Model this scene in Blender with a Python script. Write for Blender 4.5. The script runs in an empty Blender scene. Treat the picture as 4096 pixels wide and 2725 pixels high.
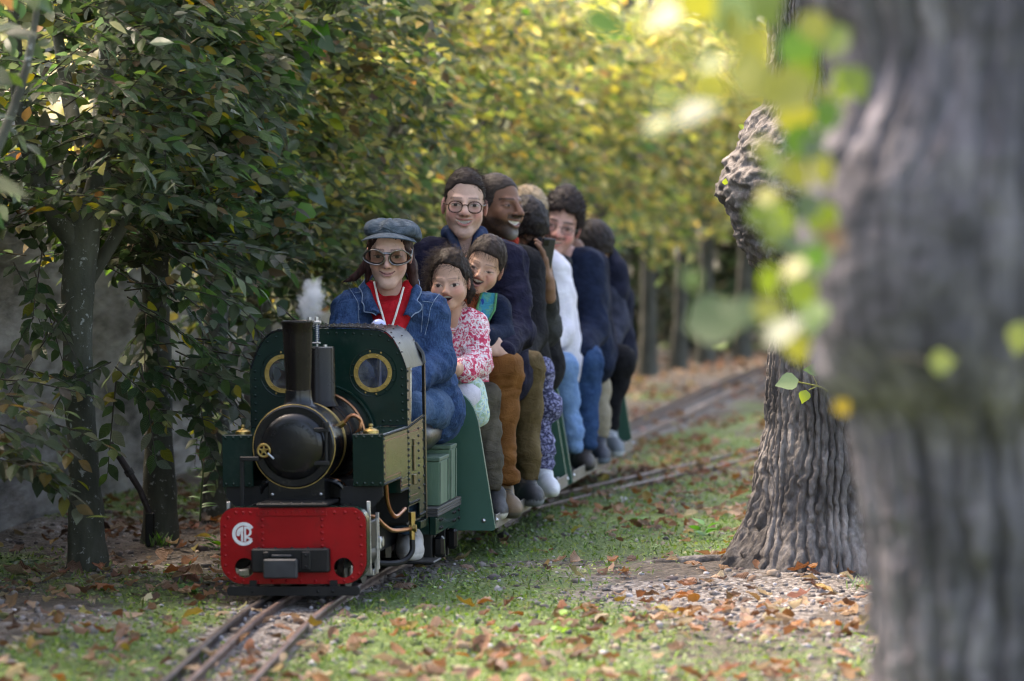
import bpy, math, random
import numpy as np
from mathutils import Vector, Matrix

# ------------------------------------------------------------------ camera, sky, sun, exposure
SC = bpy.context.scene
COL = SC.collection
FPX = 15360.0          # focal length in photograph pixels (135 mm on 36 mm, 4096 px wide)
CAMZ = 1.07            # camera height above the rail tops
HORY = 800.0           # photograph row of the horizon
cam_data = bpy.data.cameras.new('camera')
cam_data.sensor_width = 36.0
cam_data.lens = 135.0
cam_data.clip_start = 0.05
cam_data.clip_end = 2000.0
cam_data.shift_y = -(1362.5 - HORY) / 4096.0
cam_data.dof.use_dof = True
cam_data.dof.focus_distance = 11.32
cam_data.dof.aperture_fstop = 2.8
cam = bpy.data.objects.new('camera', cam_data)
COL.objects.link(cam)
cam.location = (0, 0, CAMZ)
cam.rotation_euler = (math.radians(90), 0, 0)
SC.camera = cam

SUN_DIR = Vector((-0.52, 0.42, 1.0)).normalized()      # towards the sun
SUN_EL = math.asin(SUN_DIR.z)
SUN_AZ = math.atan2(SUN_DIR.x, SUN_DIR.y)
world = bpy.data.worlds.new('World')
SC.world = world
world.use_nodes = True
wn, wl = world.node_tree.nodes, world.node_tree.links
for n in list(wn):
    wn.remove(n)
w_out = wn.new('ShaderNodeOutputWorld')
w_bg = wn.new('ShaderNodeBackground')
w_sky = wn.new('ShaderNodeTexSky')
w_sky.sky_type = 'NISHITA'
w_sky.sun_disc = False
w_sky.sun_elevation = SUN_EL
w_sky.sun_rotation = SUN_AZ
w_sky.air_density = 1.0
w_sky.dust_density = 3.0
w_sky.ozone_density = 1.0
w_bg.inputs['Strength'].default_value = 0.15
wl.new(w_sky.outputs['Color'], w_bg.inputs['Color'])
wl.new(w_bg.outputs['Background'], w_out.inputs['Surface'])

sun_data = bpy.data.lights.new('sun', 'SUN')
sun_data.energy = 2.0
sun_data.angle = math.radians(12)
sun_data.color = (1.0, 0.94, 0.84)
sun = bpy.data.objects.new('sun', sun_data)
COL.objects.link(sun)
sun.location = (-10, 10, 15)
sun.rotation_euler = (-SUN_DIR).to_track_quat('-Z', 'Y').to_euler()

SC.view_settings.view_transform = 'Standard'
SC.view_settings.look = 'None'
SC.view_settings.exposure = 2.3
SC.view_settings.gamma = 1.0
SC.view_settings.use_white_balance = True       # daylight in the shade, as the camera was set
SC.view_settings.white_balance_temperature = 7600
SC.view_settings.white_balance_tint = 14
SC.view_settings.use_curve_mapping = False
SC.render.engine = 'CYCLES'
SC.cycles.use_denoising = True
SC.cycles.pixel_filter_type = 'BLACKMAN_HARRIS'
SC.cycles.filter_width = 1.15
SC.cycles.max_bounces = 4
SC.cycles.use_adaptive_sampling = True
SC.cycles.adaptive_threshold = 0.02
SC.cycles.diffuse_bounces = 2
SC.cycles.glossy_bounces = 2
SC.cycles.transmission_bounces = 4
SC.cycles.transparent_max_bounces = 5
SC.cycles.volume_bounces = 1
SC.cycles.sample_clamp_indirect = 4.0

RNG = np.random.default_rng(7)
random.seed(7)


# ------------------------------------------------------------------ small helpers
def P(px, py, Y):
    """world point whose image is photograph pixel (px, py) at depth Y"""
    return np.array([(px - 2048.0) / FPX * Y, Y, CAMZ - (py - HORY) / FPX * Y])


def V(*a):
    return np.array(a, float)


def tag(o, label=None, cat=None, group=None, kind=None):
    if label:
        o['label'] = label
    if cat:
        o['category'] = cat
    if group:
        o['group'] = group
    if kind:
        o['kind'] = kind
    return o


def empty(name, loc=(0, 0, 0), rot=(0, 0, 0)):
    o = bpy.data.objects.new(name, None)
    o.empty_display_size = 0.1
    COL.objects.link(o)
    o.location = [float(v) for v in loc]
    o.rotation_euler = rot
    return o


def link(name, me, material=None, parent=None):
    o = bpy.data.objects.new(name, me)
    COL.objects.link(o)
    if material is not None and len(me.materials) == 0:
        me.materials.append(material)
    if parent is not None:
        o.parent = parent
    return o


def np_mesh(name, verts, faces, material=None, parent=None, smooth=True, colors=None, uvs=None, obj=True):
    """verts (n,3); faces (m,k) array of tris or quads (or list of arrays); colors per vertex (n,3)"""
    me = bpy.data.meshes.new(name)
    verts = np.ascontiguousarray(verts, np.float32)
    fl = faces if isinstance(faces, list) else [faces]
    fl = [np.asarray(f, np.int32) for f in fl if len(f)]
    me.vertices.add(len(verts))
    me.vertices.foreach_set('co', verts.ravel())
    loops = np.concatenate([f.ravel() for f in fl])
    tot = np.concatenate([np.full(len(f), f.shape[1], np.int32) for f in fl])
    start = np.concatenate([[0], np.cumsum(tot)[:-1]]).astype(np.int32)
    me.loops.add(len(loops))
    me.loops.foreach_set('vertex_index', loops)
    me.polygons.add(len(tot))
    me.polygons.foreach_set('loop_start', start)
    me.polygons.foreach_set('loop_total', tot)
    if smooth:
        me.polygons.foreach_set('use_smooth', np.ones(len(tot), bool))
    if colors is not None:
        at = me.color_attributes.new('Col', 'FLOAT_COLOR', 'POINT')
        c4 = np.ones((len(verts), 4), np.float32)
        c4[:, :3] = colors
        at.data.foreach_set('color', c4.ravel())
    if uvs is not None:
        uv = me.uv_layers.new(name='UVMap')
        uv.data.foreach_set('uv', np.ascontiguousarray(uvs[loops], np.float32).ravel())
    me.update(calc_edges=True)
    me.validate()
    if material is not None:
        me.materials.append(material)
    if not obj:
        return me
    return link(name, me, None, parent)


def nrm(a):
    return a / (np.linalg.norm(a, axis=-1, keepdims=True) + 1e-9)


class MB:
    """collects boxes, tubes, lathes and prisms into ONE mesh"""

    def __init__(self):
        self.v = []
        self.f = []

    def add(self, vs, fs):
        o = len(self.v)
        self.v += [tuple(float(c) for c in v) for v in vs]
        self.f += [tuple(i + o for i in f) for f in fs]
        return self

    def box(self, x0, x1, y0, y1, z0, z1, bev=0.0):
        if bev <= 0:
            vs = [(x, y, z) for x in (x0, x1) for y in (y0, y1) for z in (z0, z1)]
            fs = [(0, 1, 3, 2), (4, 6, 7, 5), (0, 4, 5, 1), (2, 3, 7, 6), (0, 2, 6, 4), (1, 5, 7, 3)]
            return self.add(vs, fs)
        b = min(bev, (x1 - x0) / 2.01, (y1 - y0) / 2.01, (z1 - z0) / 2.01)
        vs, idx = [], {}
        for ix, X in enumerate((x0, x1)):
            for iy, Y in enumerate((y0, y1)):
                for iz, Z in enumerate((z0, z1)):
                    sx, sy, sz = (1 - 2 * ix), (1 - 2 * iy), (1 - 2 * iz)
                    idx[ix, iy, iz, 0] = len(vs); vs.append((X, Y + sy * b, Z + sz * b))
                    idx[ix, iy, iz, 1] = len(vs); vs.append((X + sx * b, Y, Z + sz * b))
                    idx[ix, iy, iz, 2] = len(vs); vs.append((X + sx * b, Y + sy * b, Z))
        g = lambda a, b_, c, k: idx[a, b_, c, k]
        fs = []
        for i in (0, 1):
            q = [g(i, 0, 0, 0), g(i, 1, 0, 0), g(i, 1, 1, 0), g(i, 0, 1, 0)]; fs.append(q if i else q[::-1])
            q = [g(0, i, 0, 1), g(0, i, 1, 1), g(1, i, 1, 1), g(1, i, 0, 1)]; fs.append(q if i else q[::-1])
            q = [g(0, 0, i, 2), g(1, 0, i, 2), g(1, 1, i, 2), g(0, 1, i, 2)]; fs.append(q if i else q[::-1])
        for a in (0, 1):
            for c in (0, 1):
                fs.append((g(a, 0, c, 0), g(a, 0, c, 2), g(a, 1, c, 2), g(a, 1, c, 0)))
                fs.append((g(a, c, 0, 0), g(a, c, 0, 1), g(a, c, 1, 1), g(a, c, 1, 0)))
                fs.append((g(0, a, c, 1), g(0, a, c, 2), g(1, a, c, 2), g(1, a, c, 1)))
                for e in (0, 1):
                    fs.append((g(a, c, e, 0), g(a, c, e, 1), g(a, c, e, 2)))
        return self.add(vs, fs)

    def tube(self, pts, r, n=8, caps=True):
        pts = [np.asarray(p, float) for p in pts]
        rs = r if hasattr(r, '__len__') else [r] * len(pts)
        vs, fs = [], []
        up = None
        for i, p in enumerate(pts):
            t = pts[min(i + 1, len(pts) - 1)] - pts[max(i - 1, 0)]
            t = t / (np.linalg.norm(t) + 1e-12)
            if up is None:
                a = np.array([0, 0, 1.0]) if abs(t[2]) < 0.9 else np.array([1.0, 0, 0])
                up = np.cross(t, a)
            up = up - t * np.dot(up, t)
            up /= np.linalg.norm(up) + 1e-12
            w = np.cross(t, up)
            for k in range(n):
                an = 2 * math.pi * k / n
                vs.append(p + rs[i] * (math.cos(an) * up + math.sin(an) * w))
        for i in range(len(pts) - 1):
            for k in range(n):
                a, b = i * n + k, i * n + (k + 1) % n
                fs.append((a, b, b + n, a + n))
        if caps:
            fs.append(tuple(range(n))[::-1])
            fs.append(tuple((len(pts) - 1) * n + k for k in range(n)))
        return self.add(vs, fs)

    def lathe(self, prof, c=(0, 0, 0), axis='z', n=24, caps=True):
        """prof: list of (radius, height along axis)"""
        vs, fs = [], []
        for r, h in prof:
            for k in range(n):
                a = 2 * math.pi * k / n
                ca, sa = r * math.cos(a), r * math.sin(a)
                p = {'z': (ca, sa, h), 'y': (ca, h, sa), 'x': (h, ca, sa)}[axis]
                vs.append((p[0] + c[0], p[1] + c[1], p[2] + c[2]))
        for i in range(len(prof) - 1):
            for k in range(n):
                a, b = i * n + k, i * n + (k + 1) % n
                fs.append((a, b, b + n, a + n))
        if caps:
            if prof[0][0] > 1e-5:
                fs.append(tuple(range(n)))
            if prof[-1][0] > 1e-5:
                fs.append(tuple((len(prof) - 1) * n + k for k in range(n)))
        return self.add(vs, fs)

    def prism(self, poly, a, b, axis='y'):
        """poly: list of 2-D points, extruded from a to b along axis; the other two axes in order"""
        n = len(poly)
        vs = []
        for t in (a, b):
            for (u, w) in poly:
                vs.append({'y': (u, t, w), 'x': (t, u, w), 'z': (u, w, t)}[axis])
        fs = [tuple(range(n)), tuple(range(2 * n - 1, n - 1, -1))]
        for k in range(n):
            fs.append((k, k + n, (k + 1) % n + n, (k + 1) % n))
        return self.add(vs, fs)

    def torus(self, c, R, r, axis='y', n=24, m=8, a0=0.0, a1=2 * math.pi, sx=1.0, sz=1.0):
        full = abs(a1 - a0 - 2 * math.pi) < 1e-6
        pts = []
        cnt = n if full else n + 1
        vs, fs = [], []
        for i in range(cnt):
            a = a0 + (a1 - a0) * i / n
            for k in range(m):
                b = 2 * math.pi * k / m
                rr = R + r * math.cos(b)
                p = (rr * math.cos(a) * sx, r * math.sin(b), rr * math.sin(a) * sz)
                if axis == 'z':
                    p = (p[0], p[2], p[1])
                elif axis == 'x':
                    p = (p[1], p[0], p[2])
                vs.append((p[0] + c[0], p[1] + c[1], p[2] + c[2]))
        for i in range(n if full else n):
            i2 = (i + 1) % cnt if full else i + 1
            for k in range(m):
                fs.append((i * m + k, i * m + (k + 1) % m, i2 * m + (k + 1) % m, i2 * m + k))
        return self.add(vs, fs)

    def mesh(self, name, smooth=False, angle=None):
        me = bpy.data.meshes.new(name)
        me.from_pydata(self.v, [], self.f)
        import bmesh
        bm = bmesh.new(); bm.from_mesh(me)
        bmesh.ops.recalc_face_normals(bm, faces=bm.faces)
        bm.to_mesh(me); bm.free()
        if smooth:
            me.polygons.foreach_set('use_smooth', np.ones(len(me.polygons), bool))
            me.set_sharp_from_angle(angle=math.radians(angle or 35))
        me.update()
        return me

    def build(self, name, material, parent=None, smooth=True, angle=35):
        return link(name, self.mesh(name, smooth, angle), material, parent)


# ------------------------------------------------------------------ vectorised value noise
def _hash(ix, iy, iz, seed):
    h = (ix.astype(np.int64) * 374761393 + iy.astype(np.int64) * 668265263 + iz.astype(np.int64) * 2147483647 + seed * 974634777) & 0xffffffff
    h = ((h ^ (h >> 13)) * 1274126177) & 0xffffffff
    h = (h ^ (h >> 16)) & 0xffffff
    return h.astype(np.float32) / 8388607.5 - 1.0


def noise3(p, seed=0):
    p = np.asarray(p, np.float32)
    i = np.floor(p).astype(np.int64)
    f = p - i
    u = f * f * f * (f * (f * 6 - 15) + 10)
    r = 0
    for dx in (0, 1):
        wx = u[..., 0] if dx else 1 - u[..., 0]
        for dy in (0, 1):
            wy = u[..., 1] if dy else 1 - u[..., 1]
            for dz in (0, 1):
                wz = u[..., 2] if dz else 1 - u[..., 2]
                r = r + wx * wy * wz * _hash(i[..., 0] + dx, i[..., 1] + dy, i[..., 2] + dz, seed)
    return r


def fbm(p, octaves=3, seed=0):
    r, a, s = 0, 1.0, 0.0
    q = np.asarray(p, np.float32)
    for o in range(octaves):
        r = r + a * noise3(q, seed + o * 17)
        s += a
        a *= 0.5
        q = q * 2.03
    return r / s


# ------------------------------------------------------------------ materials
MATS = {}


def new_mat(name):
    m = bpy.data.materials.new(name)
    m.use_nodes = True
    n, l = m.node_tree.nodes, m.node_tree.links
    for x in list(n):
        n.remove(x)
    out = n.new('ShaderNodeOutputMaterial')
    bs = n.new('ShaderNodeBsdfPrincipled')
    l.new(bs.outputs[0], out.inputs[0])
    MATS[name] = m
    return m, n, l, bs, out


def ramp(n, stops):
    r = n.new('ShaderNodeValToRGB')
    e = r.color_ramp.elements
    while len(e) > 1:
        e.remove(e[-1])
    e[0].position = stops[0][0]
    e[0].color = (*stops[0][1], 1)
    for p, c in stops[1:]:
        x = e.new(p)
        x.color = (*c, 1)
    return r


def tex(n, l, kind, scale, detail=4.0, vec=None, coord='Object', stretch=None, rough=0.55):
    tc = n.new('ShaderNodeTexCoord')
    src = tc.outputs[coord]
    if stretch is not None:
        mp = n.new('ShaderNodeMapping')
        mp.inputs['Scale'].default_value = stretch
        l.new(src, mp.inputs[0])
        src = mp.outputs[0]
    if kind == 'noise':
        t = n.new('ShaderNodeTexNoise')
        t.inputs['Scale'].default_value = scale
        t.inputs['Detail'].default_value = detail
        t.inputs['Roughness'].default_value = rough
    elif kind == 'voronoi':
        t = n.new('ShaderNodeTexVoronoi')
        t.inputs['Scale'].default_value = scale
    elif kind == 'wave':
        t = n.new('ShaderNodeTexWave')
        t.inputs['Scale'].default_value = scale
    l.new(src, t.inputs['Vector'])
    return t


def simple(name, c1, c2=None, rough=0.5, metal=0.0, scale=30.0, bump=0.0, bscale=None, spec=0.5, coat=0.0, stretch=None,
           rough2=None, detail=4.0, lo=0.35, hi=0.65, sheen=0.0):
    m, n, l, bs, out = new_mat(name)
    c2 = c2 or tuple(min(1, c * 1.25 + 0.004) for c in c1)
    t = tex(n, l, 'noise', scale, detail, stretch=stretch)
    r = ramp(n, [(lo, c1), (hi, c2)])
    l.new(t.outputs['Fac'], r.inputs[0])
    l.new(r.outputs[0], bs.inputs['Base Color'])
    bs.inputs['Roughness'].default_value = rough
    bs.inputs['Metallic'].default_value = metal
    bs.inputs['Specular IOR Level'].default_value = spec
    bs.inputs['Coat Weight'].default_value = coat
    bs.inputs['Coat Roughness'].default_value = 0.12
    if sheen:
        bs.inputs['Sheen Weight'].default_value = sheen
    if rough2 is not None:
        mr = n.new('ShaderNodeMapRange')
        mr.inputs['To Min'].default_value = rough
        mr.inputs['To Max'].default_value = rough2
        t2 = tex(n, l, 'noise', scale * 0.37, 5)
        l.new(t2.outputs['Fac'], mr.inputs['Value'])
        l.new(mr.outputs[0], bs.inputs['Roughness'])
    if bump > 0:
        t3 = tex(n, l, 'noise', bscale or scale * 4, 5, stretch=stretch)
        b = n.new('ShaderNodeBump')
        b.inputs['Strength'].default_value = 1.0
        b.inputs['Distance'].default_value = bump
        l.new(t3.outputs['Fac'], b.inputs['Height'])
        l.new(b.outputs[0], bs.inputs['Normal'])
    return m


def leaf_material(name, transl=0.45, rough=0.45, vein=True):
    """colour from the per-leaf attribute Col, light passes through"""
    m, n, l, bs, out = new_mat(name)
    at = n.new('ShaderNodeAttribute')
    at.attribute_name = 'Col'
    t = tex(n, l, 'noise', 60, 3)
    hsv = n.new('ShaderNodeHueSaturation')
    mr = n.new('ShaderNodeMapRange')
    mr.inputs['To Min'].default_value = 0.7
    mr.inputs['To Max'].default_value = 1.3
    l.new(t.outputs['Fac'], mr.inputs['Value'])
    l.new(mr.outputs[0], hsv.inputs['Value'])
    l.new(at.outputs['Color'], hsv.inputs['Color'])
    l.new(hsv.outputs[0], bs.inputs['Base Color'])
    bs.inputs['Roughness'].default_value = rough
    tr = n.new('ShaderNodeBsdfTranslucent')
    h2 = n.new('ShaderNodeHueSaturation')
    h2.inputs['Saturation'].default_value = 1.15
    h2.inputs['Value'].default_value = 1.5
    l.new(hsv.outputs[0], h2.inputs['Color'])
    l.new(h2.outputs[0], tr.inputs['Color'])
    if vein:
        uvn = n.new('ShaderNodeUVMap')
        sep = n.new('ShaderNodeSeparateXYZ')
        l.new(uvn.outputs[0], sep.inputs[0])
        ab = n.new('ShaderNodeMath'); ab.operation = 'ABSOLUTE'
        l.new(sep.outputs[0], ab.inputs[0])
        su = n.new('ShaderNodeMath'); su.operation = 'SUBTRACT'
        l.new(sep.outputs[1], su.inputs[0])
        l.new(ab.outputs[0], su.inputs[1])
        mu = n.new('ShaderNodeMath'); mu.operation = 'MULTIPLY'
        mu.inputs[1].default_value = 60.0
        l.new(su.outputs[0], mu.inputs[0])
        si = n.new('ShaderNodeMath'); si.operation = 'SINE'
        l.new(mu.outputs[0], si.inputs[0])
        b = n.new('ShaderNodeBump')
        b.inputs['Distance'].default_value = 0.0025
        b.inputs['Strength'].default_value = 0.8
        l.new(si.outputs[0], b.inputs['Height'])
        l.new(b.outputs[0], bs.inputs['Normal'])
    mx = n.new('ShaderNodeMixShader')
    mx.inputs[0].default_value = transl
    l.new(bs.outputs[0], mx.inputs[1])
    l.new(tr.outputs[0], mx.inputs[2])
    l.new(mx.outputs[0], out.inputs[0])
    return m


def attr_material(name, rough=0.5, sss=0.0, bump=0.0, bscale=400.0, var=0.12, vscale=40, spec=0.4, sheen=0.0):
    """colour from the vertex attribute Col"""
    m, n, l, bs, out = new_mat(name)
    at = n.new('ShaderNodeAttribute')
    at.attribute_name = 'Col'
    t = tex(n, l, 'noise', vscale, 4)
    mr = n.new('ShaderNodeMapRange')
    mr.inputs['To Min'].default_value = 1 - var
    mr.inputs['To Max'].default_value = 1 + var
    hsv = n.new('ShaderNodeHueSaturation')
    l.new(t.outputs['Fac'], mr.inputs['Value'])
    l.new(mr.outputs[0], hsv.inputs['Value'])
    l.new(at.outputs['Color'], hsv.inputs['Color'])
    l.new(hsv.outputs[0], bs.inputs['Base Color'])
    bs.inputs['Roughness'].default_value = rough
    bs.inputs['Specular IOR Level'].default_value = spec
    if sheen:
        bs.inputs['Sheen Weight'].default_value = sheen
    if sss > 0:
        bs.inputs['Subsurface Weight'].default_value = sss
        bs.inputs['Subsurface Radius'].default_value = (0.012, 0.005, 0.003)
        bs.inputs['Subsurface Scale'].default_value = 0.6
    if bump > 0:
        t3 = tex(n, l, 'noise', bscale, 3)
        b = n.new('ShaderNodeBump')
        b.inputs['Distance'].default_value = bump
        l.new(t3.outputs['Fac'], b.inputs['Height'])
        l.new(b.outputs[0], bs.inputs['Normal'])
    return m


# ------------------------------------------------------------------ track geometry: centre line x(y) of the 7 1/4 inch track
_TY = np.array([5.0, 7.0, 8.79, 10.01, 10.6, 11.7, 13.6, 15.5, 17.05, 19.0, 21.0, 24.4, 27.0, 30.0])
_TX = np.array([-0.78, -0.74, -0.667, -0.598, -0.54, -0.40, -0.135, 0.145, 0.40, 0.745, 1.06, 1.63, 2.15, 2.9])


def smooth_interp(x, xs, ys):
    """Catmull-Rom through (xs, ys)"""
    x = np.atleast_1d(np.asarray(x, float))
    m = np.gradient(ys, xs)
    k = np.clip(np.searchsorted(xs, x) - 1, 0, len(xs) - 2)
    h = xs[k + 1] - xs[k]
    t = (x - xs[k]) / h
    t2, t3 = t * t, t * t * t
    r = (2 * t3 - 3 * t2 + 1) * ys[k] + (t3 - 2 * t2 + t) * h * m[k] + (-2 * t3 + 3 * t2) * ys[k + 1] + (t3 - t2) * h * m[k + 1]
    lo, hi = x < xs[0], x > xs[-1]
    r = np.where(lo, ys[0] + (x - xs[0]) * m[0], r)
    r = np.where(hi, ys[-1] + (x - xs[-1]) * m[-1], r)
    return r


def track_x(y):
    r = smooth_interp(y, _TY, _TX)
    return float(r[0]) if np.ndim(y) == 0 else r


_SY = np.array([11.0, 12.2, 13.4, 14.46, 15.4, 16.2, 18.0, 21.0])
_SX = np.array([-0.47, -0.28, 0.0, 0.36, 0.70, 0.975, 1.62, 2.75])


def siding_x(y):
    r = smooth_interp(y, _SY, _SX)
    return float(r[0]) if np.ndim(y) == 0 else r


# hedge line: left of the track, then it closes the view to the right at the far end
_HY = np.array([4.0, 8.0, 11.4, 12.2, 13.1, 16.0, 20.0, 23.5, 25.5, 27.0, 28.0, 29.0])
_HX = np.array([-1.75, -1.52, -1.26, -1.115, -1.0, -0.56, 0.10, 0.78, 1.35, 2.0, 2.7, 3.7])


def hedge_x(y):
    r = smooth_interp(y, _HY, _HX)
    return float(r[0]) if np.ndim(y) == 0 else r


def ground_z(x, y):
    """ground height below the rail tops"""
    x = np.asarray(x, float); y = np.asarray(y, float)
    d = np.abs(x - track_x(np.atleast_1d(y).ravel()).reshape(np.shape(np.atleast_1d(y)))) if np.ndim(y) else abs(x - track_x(float(y)))
    base = -0.030 + 0.012 * np.clip((d - 0.15) / 0.5, 0, 1)
    p = np.stack([x * 1.7, y * 1.7, np.zeros_like(x)], -1)
    return base + 0.012 * noise3(p, 3) + 0.006 * noise3(p * 4.1, 5)

# ================================================================== ground, rails, wall
def gz(x, y):
    x = np.atleast_1d(np.asarray(x, float)).ravel()
    y = np.atleast_1d(np.asarray(y, float)).ravel()
    d = np.abs(x - track_x(y))
    base = -0.034 + 0.014 * np.clip((d - 0.14) / 0.4, 0, 1)
    p = np.stack([x * 1.7, y * 1.7, np.zeros_like(x)], -1)
    # the soil rises a little round the lime tree
    t = np.exp(-(((x - 0.93) / 0.45) ** 2 + ((y - 11.3) / 0.6) ** 2))
    near = (np.abs(x) < 12) & (y < 60)
    return base + near * (0.010 * noise3(p, 3) + 0.006 * noise3(p * 4.1, 5)) + 0.03 * t


def green_amount(x, y):
    p = np.stack([x * 1.3, y * 0.8, 0 * x], -1)
    g = 0.5 + 0.9 * fbm(p, 3, 11)
    d = x - track_x(y)
    g = g + 0.28 * np.exp(-((d - 0.42) / 0.30) ** 2) - 0.55 * np.exp(-(d / 0.16) ** 2)
    g = g - 0.75 * np.exp(-(((x - 0.72) / 0.42) ** 2 + ((y - 10.6) / 0.55) ** 2)) + 0.25 * np.exp(-((y - 9.1) / 0.7) ** 2) * (x > -0.4)     # gravel by the tree
    g = g - 0.35 * np.exp(-((x - hedge_x(y)) / 0.3) ** 2)
    g = g - 0.25 * np.clip((y - 15) / 8, 0, 1)
    g = g + 0.30 * (d < -0.15) * np.clip((11.0 - y) / 1.5, 0, 1) * (x > hedge_x(y) + 0.25)
    return np.clip(g, 0, 1)


def gravel_amount(x, y):
    d = x - track_x(y)
    g = 0.25 + 0.5 * fbm(np.stack([x * 2, y * 1.5, 0 * x], -1), 2, 23)
    g = g + 0.6 * np.exp(-(((x - 0.66) / 0.42) ** 2 + ((y - 10.5) / 0.6) ** 2)) + 0.5 * np.exp(-(d / 0.2) ** 2)
    return np.clip(g, 0, 1)


def build_ground():
    xs = np.unique(np.concatenate([-np.geomspace(3, 400, 26), np.arange(-3, -1.6, 0.12), np.arange(-1.6, 2.0, 0.04), np.arange(2, 5, 0.15), np.geomspace(5, 400, 24)]))
    ys = np.unique(np.concatenate([np.linspace(-60, 6, 18), np.arange(6, 8.2, 0.15), np.arange(8.2, 17, 0.05), np.arange(17, 32, 0.12), np.geomspace(32, 900, 26)]))
    gx, gy = np.meshgrid(xs, ys)
    x, y = gx.ravel(), gy.ravel()
    z = gz(x, y)
    v = np.stack([x, y, z], -1)
    nx, ny = len(xs), len(ys)
    i = np.arange(nx * ny).reshape(ny, nx)
    f = np.stack([i[:-1, :-1], i[:-1, 1:], i[1:, 1:], i[1:, :-1]], -1).reshape(-1, 4)
    col = np.stack([green_amount(x, y), gravel_amount(x, y), np.exp(-((x - hedge_x(y)) / 0.5) ** 2)], -1)
    m, n, l, bs, out = new_mat('ground_soil')
    at = n.new('ShaderNodeAttribute'); at.attribute_name = 'Col'
    sep = n.new('ShaderNodeSeparateColor'); l.new(at.outputs['Color'], sep.inputs[0])
    # soil
    t1 = tex(n, l, 'noise', 35, 6); soil = ramp(n, [(0.3, (0.028, 0.021, 0.015)), (0.5, (0.062, 0.048, 0.036)), (0.72, (0.13, 0.105, 0.085))]); l.new(t1.outputs['Fac'], soil.inputs[0])
    # gravel stones
    vo = tex(n, l, 'voronoi', 75); vc = ramp(n, [(0.0, (0.07, 0.058, 0.05)), (0.35, (0.13, 0.11, 0.10)), (0.7, (0.20, 0.175, 0.16)), (1.0, (0.32, 0.30, 0.29))]); 
    sp = n.new('ShaderNodeSeparateColor'); l.new(vo.outputs['Color'], sp.inputs[0]); l.new(sp.outputs[0], vc.inputs[0])
    # moss
    t2 = tex(n, l, 'noise', 90, 5); moss = ramp(n, [(0.3, (0.045, 0.075, 0.018)), (0.55, (0.10, 0.16, 0.035)), (0.75, (0.17, 0.22, 0.06))]); l.new(t2.outputs['Fac'], moss.inputs[0])
    def soft(src, scale, lo, hi, amp):
        t = tex(n, l, 'noise', scale, 5)
        a = n.new('ShaderNodeMath'); a.operation = 'MULTIPLY_ADD'; a.inputs[1].default_value = amp; l.new(t.outputs['Fac'], a.inputs[0]); l.new(src, a.inputs[2])
        r = n.new('ShaderNodeMapRange'); r.inputs['From Min'].default_value = lo; r.inputs['From Max'].default_value = hi; l.new(a.outputs[0], r.inputs['Value'])
        return r.outputs[0]
    m1 = n.new('ShaderNodeMix'); m1.data_type = 'RGBA'; l.new(soft(sep.outputs[1], 14, 0.75, 1.0, 0.8), m1.inputs[0]); l.new(soil.outputs[0], m1.inputs[6]); l.new(vc.outputs[0], m1.inputs[7])
    m2 = n.new('ShaderNodeMix'); m2.data_type = 'RGBA'; l.new(soft(sep.outputs[0], 22, 0.85, 1.1, 0.9), m2.inputs[0]); l.new(m1.outputs[2], m2.inputs[6]); l.new(moss.outputs[0], m2.inputs[7])
    l.new(m2.outputs[2], bs.inputs['Base Color'])
    bs.inputs['Roughness'].default_value = 0.9
    b = n.new('ShaderNodeBump'); b.inputs['Distance'].default_value = 0.012
    ad = n.new('ShaderNodeMath'); ad.operation = 'SUBTRACT'; l.new(t1.outputs['Fac'], ad.inputs[0]); l.new(vo.outputs['Distance'], ad.inputs[1])
    l.new(ad.outputs[0], b.inputs['Height']); l.new(b.outputs[0], bs.inputs['Normal'])
    o = np_mesh('ground', v, f, m, colors=col)
    tag(o, kind='structure')
    o['label'] = 'mossy gravel ground strewn with leaves'


build_ground()

M_RAIL = simple('rusty_rail_steel', (0.07, 0.045, 0.038), (0.16, 0.11, 0.10), rough=0.38, metal=0.55, scale=25, bump=0.0008, bscale=220, rough2=0.65)
M_RAIL_DARK = simple('dark_rail_steel', (0.035, 0.028, 0.026), (0.09, 0.07, 0.065), rough=0.4, metal=0.5, scale=25, bump=0.0008, bscale=220, rough2=0.7)


def sweep_rail(name, fx, off, y0, y1, mat, parent, h=0.034, head=0.0145, step=0.12, dz=0.0):
    ys = np.arange(y0, y1 + 1e-6, step)
    cx = fx(ys)
    dx = np.gradient(cx, ys)
    nrm = np.stack([np.ones_like(dx), -dx], -1)
    nrm /= np.linalg.norm(nrm, axis=1)[:, None]
    prof = [(-head / 2, -0.001), (-head / 2 + 0.002, 0.0), (head / 2 - 0.002, 0.0), (head / 2, -0.001), (head / 2, -0.010), (0.0035, -0.014), (0.0035, -h + 0.006), (0.016, -h + 0.002), (0.016, -h - 0.012),
            (-0.016, -h - 0.012), (-0.016, -h + 0.002), (-0.0035, -h + 0.006), (-0.0035, -0.014), (-head / 2, -0.010)]
    k = len(prof)
    vs = []
    wob = 0.0018 * noise3(np.stack([ys * 1.3, 0 * ys + off * 50, 0 * ys], -1), 31)
    for (u, z) in prof:
        vs.append(np.stack([cx + nrm[:, 0] * (off + u + wob), ys + nrm[:, 1] * (off + u), 0 * ys + z + dz + wob * 0.5], -1))
    v = np.stack(vs, 1).reshape(-1, 3)
    n = len(ys)
    i = np.arange(n * k).reshape(n, k)
    j = np.roll(i, -1, axis=1)
    f = np.stack([i[:-1], j[:-1], j[1:], i[1:]], -1).reshape(-1, 4)
    o = np_mesh(name, v, f, mat, parent, smooth=False)
    return o


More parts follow.
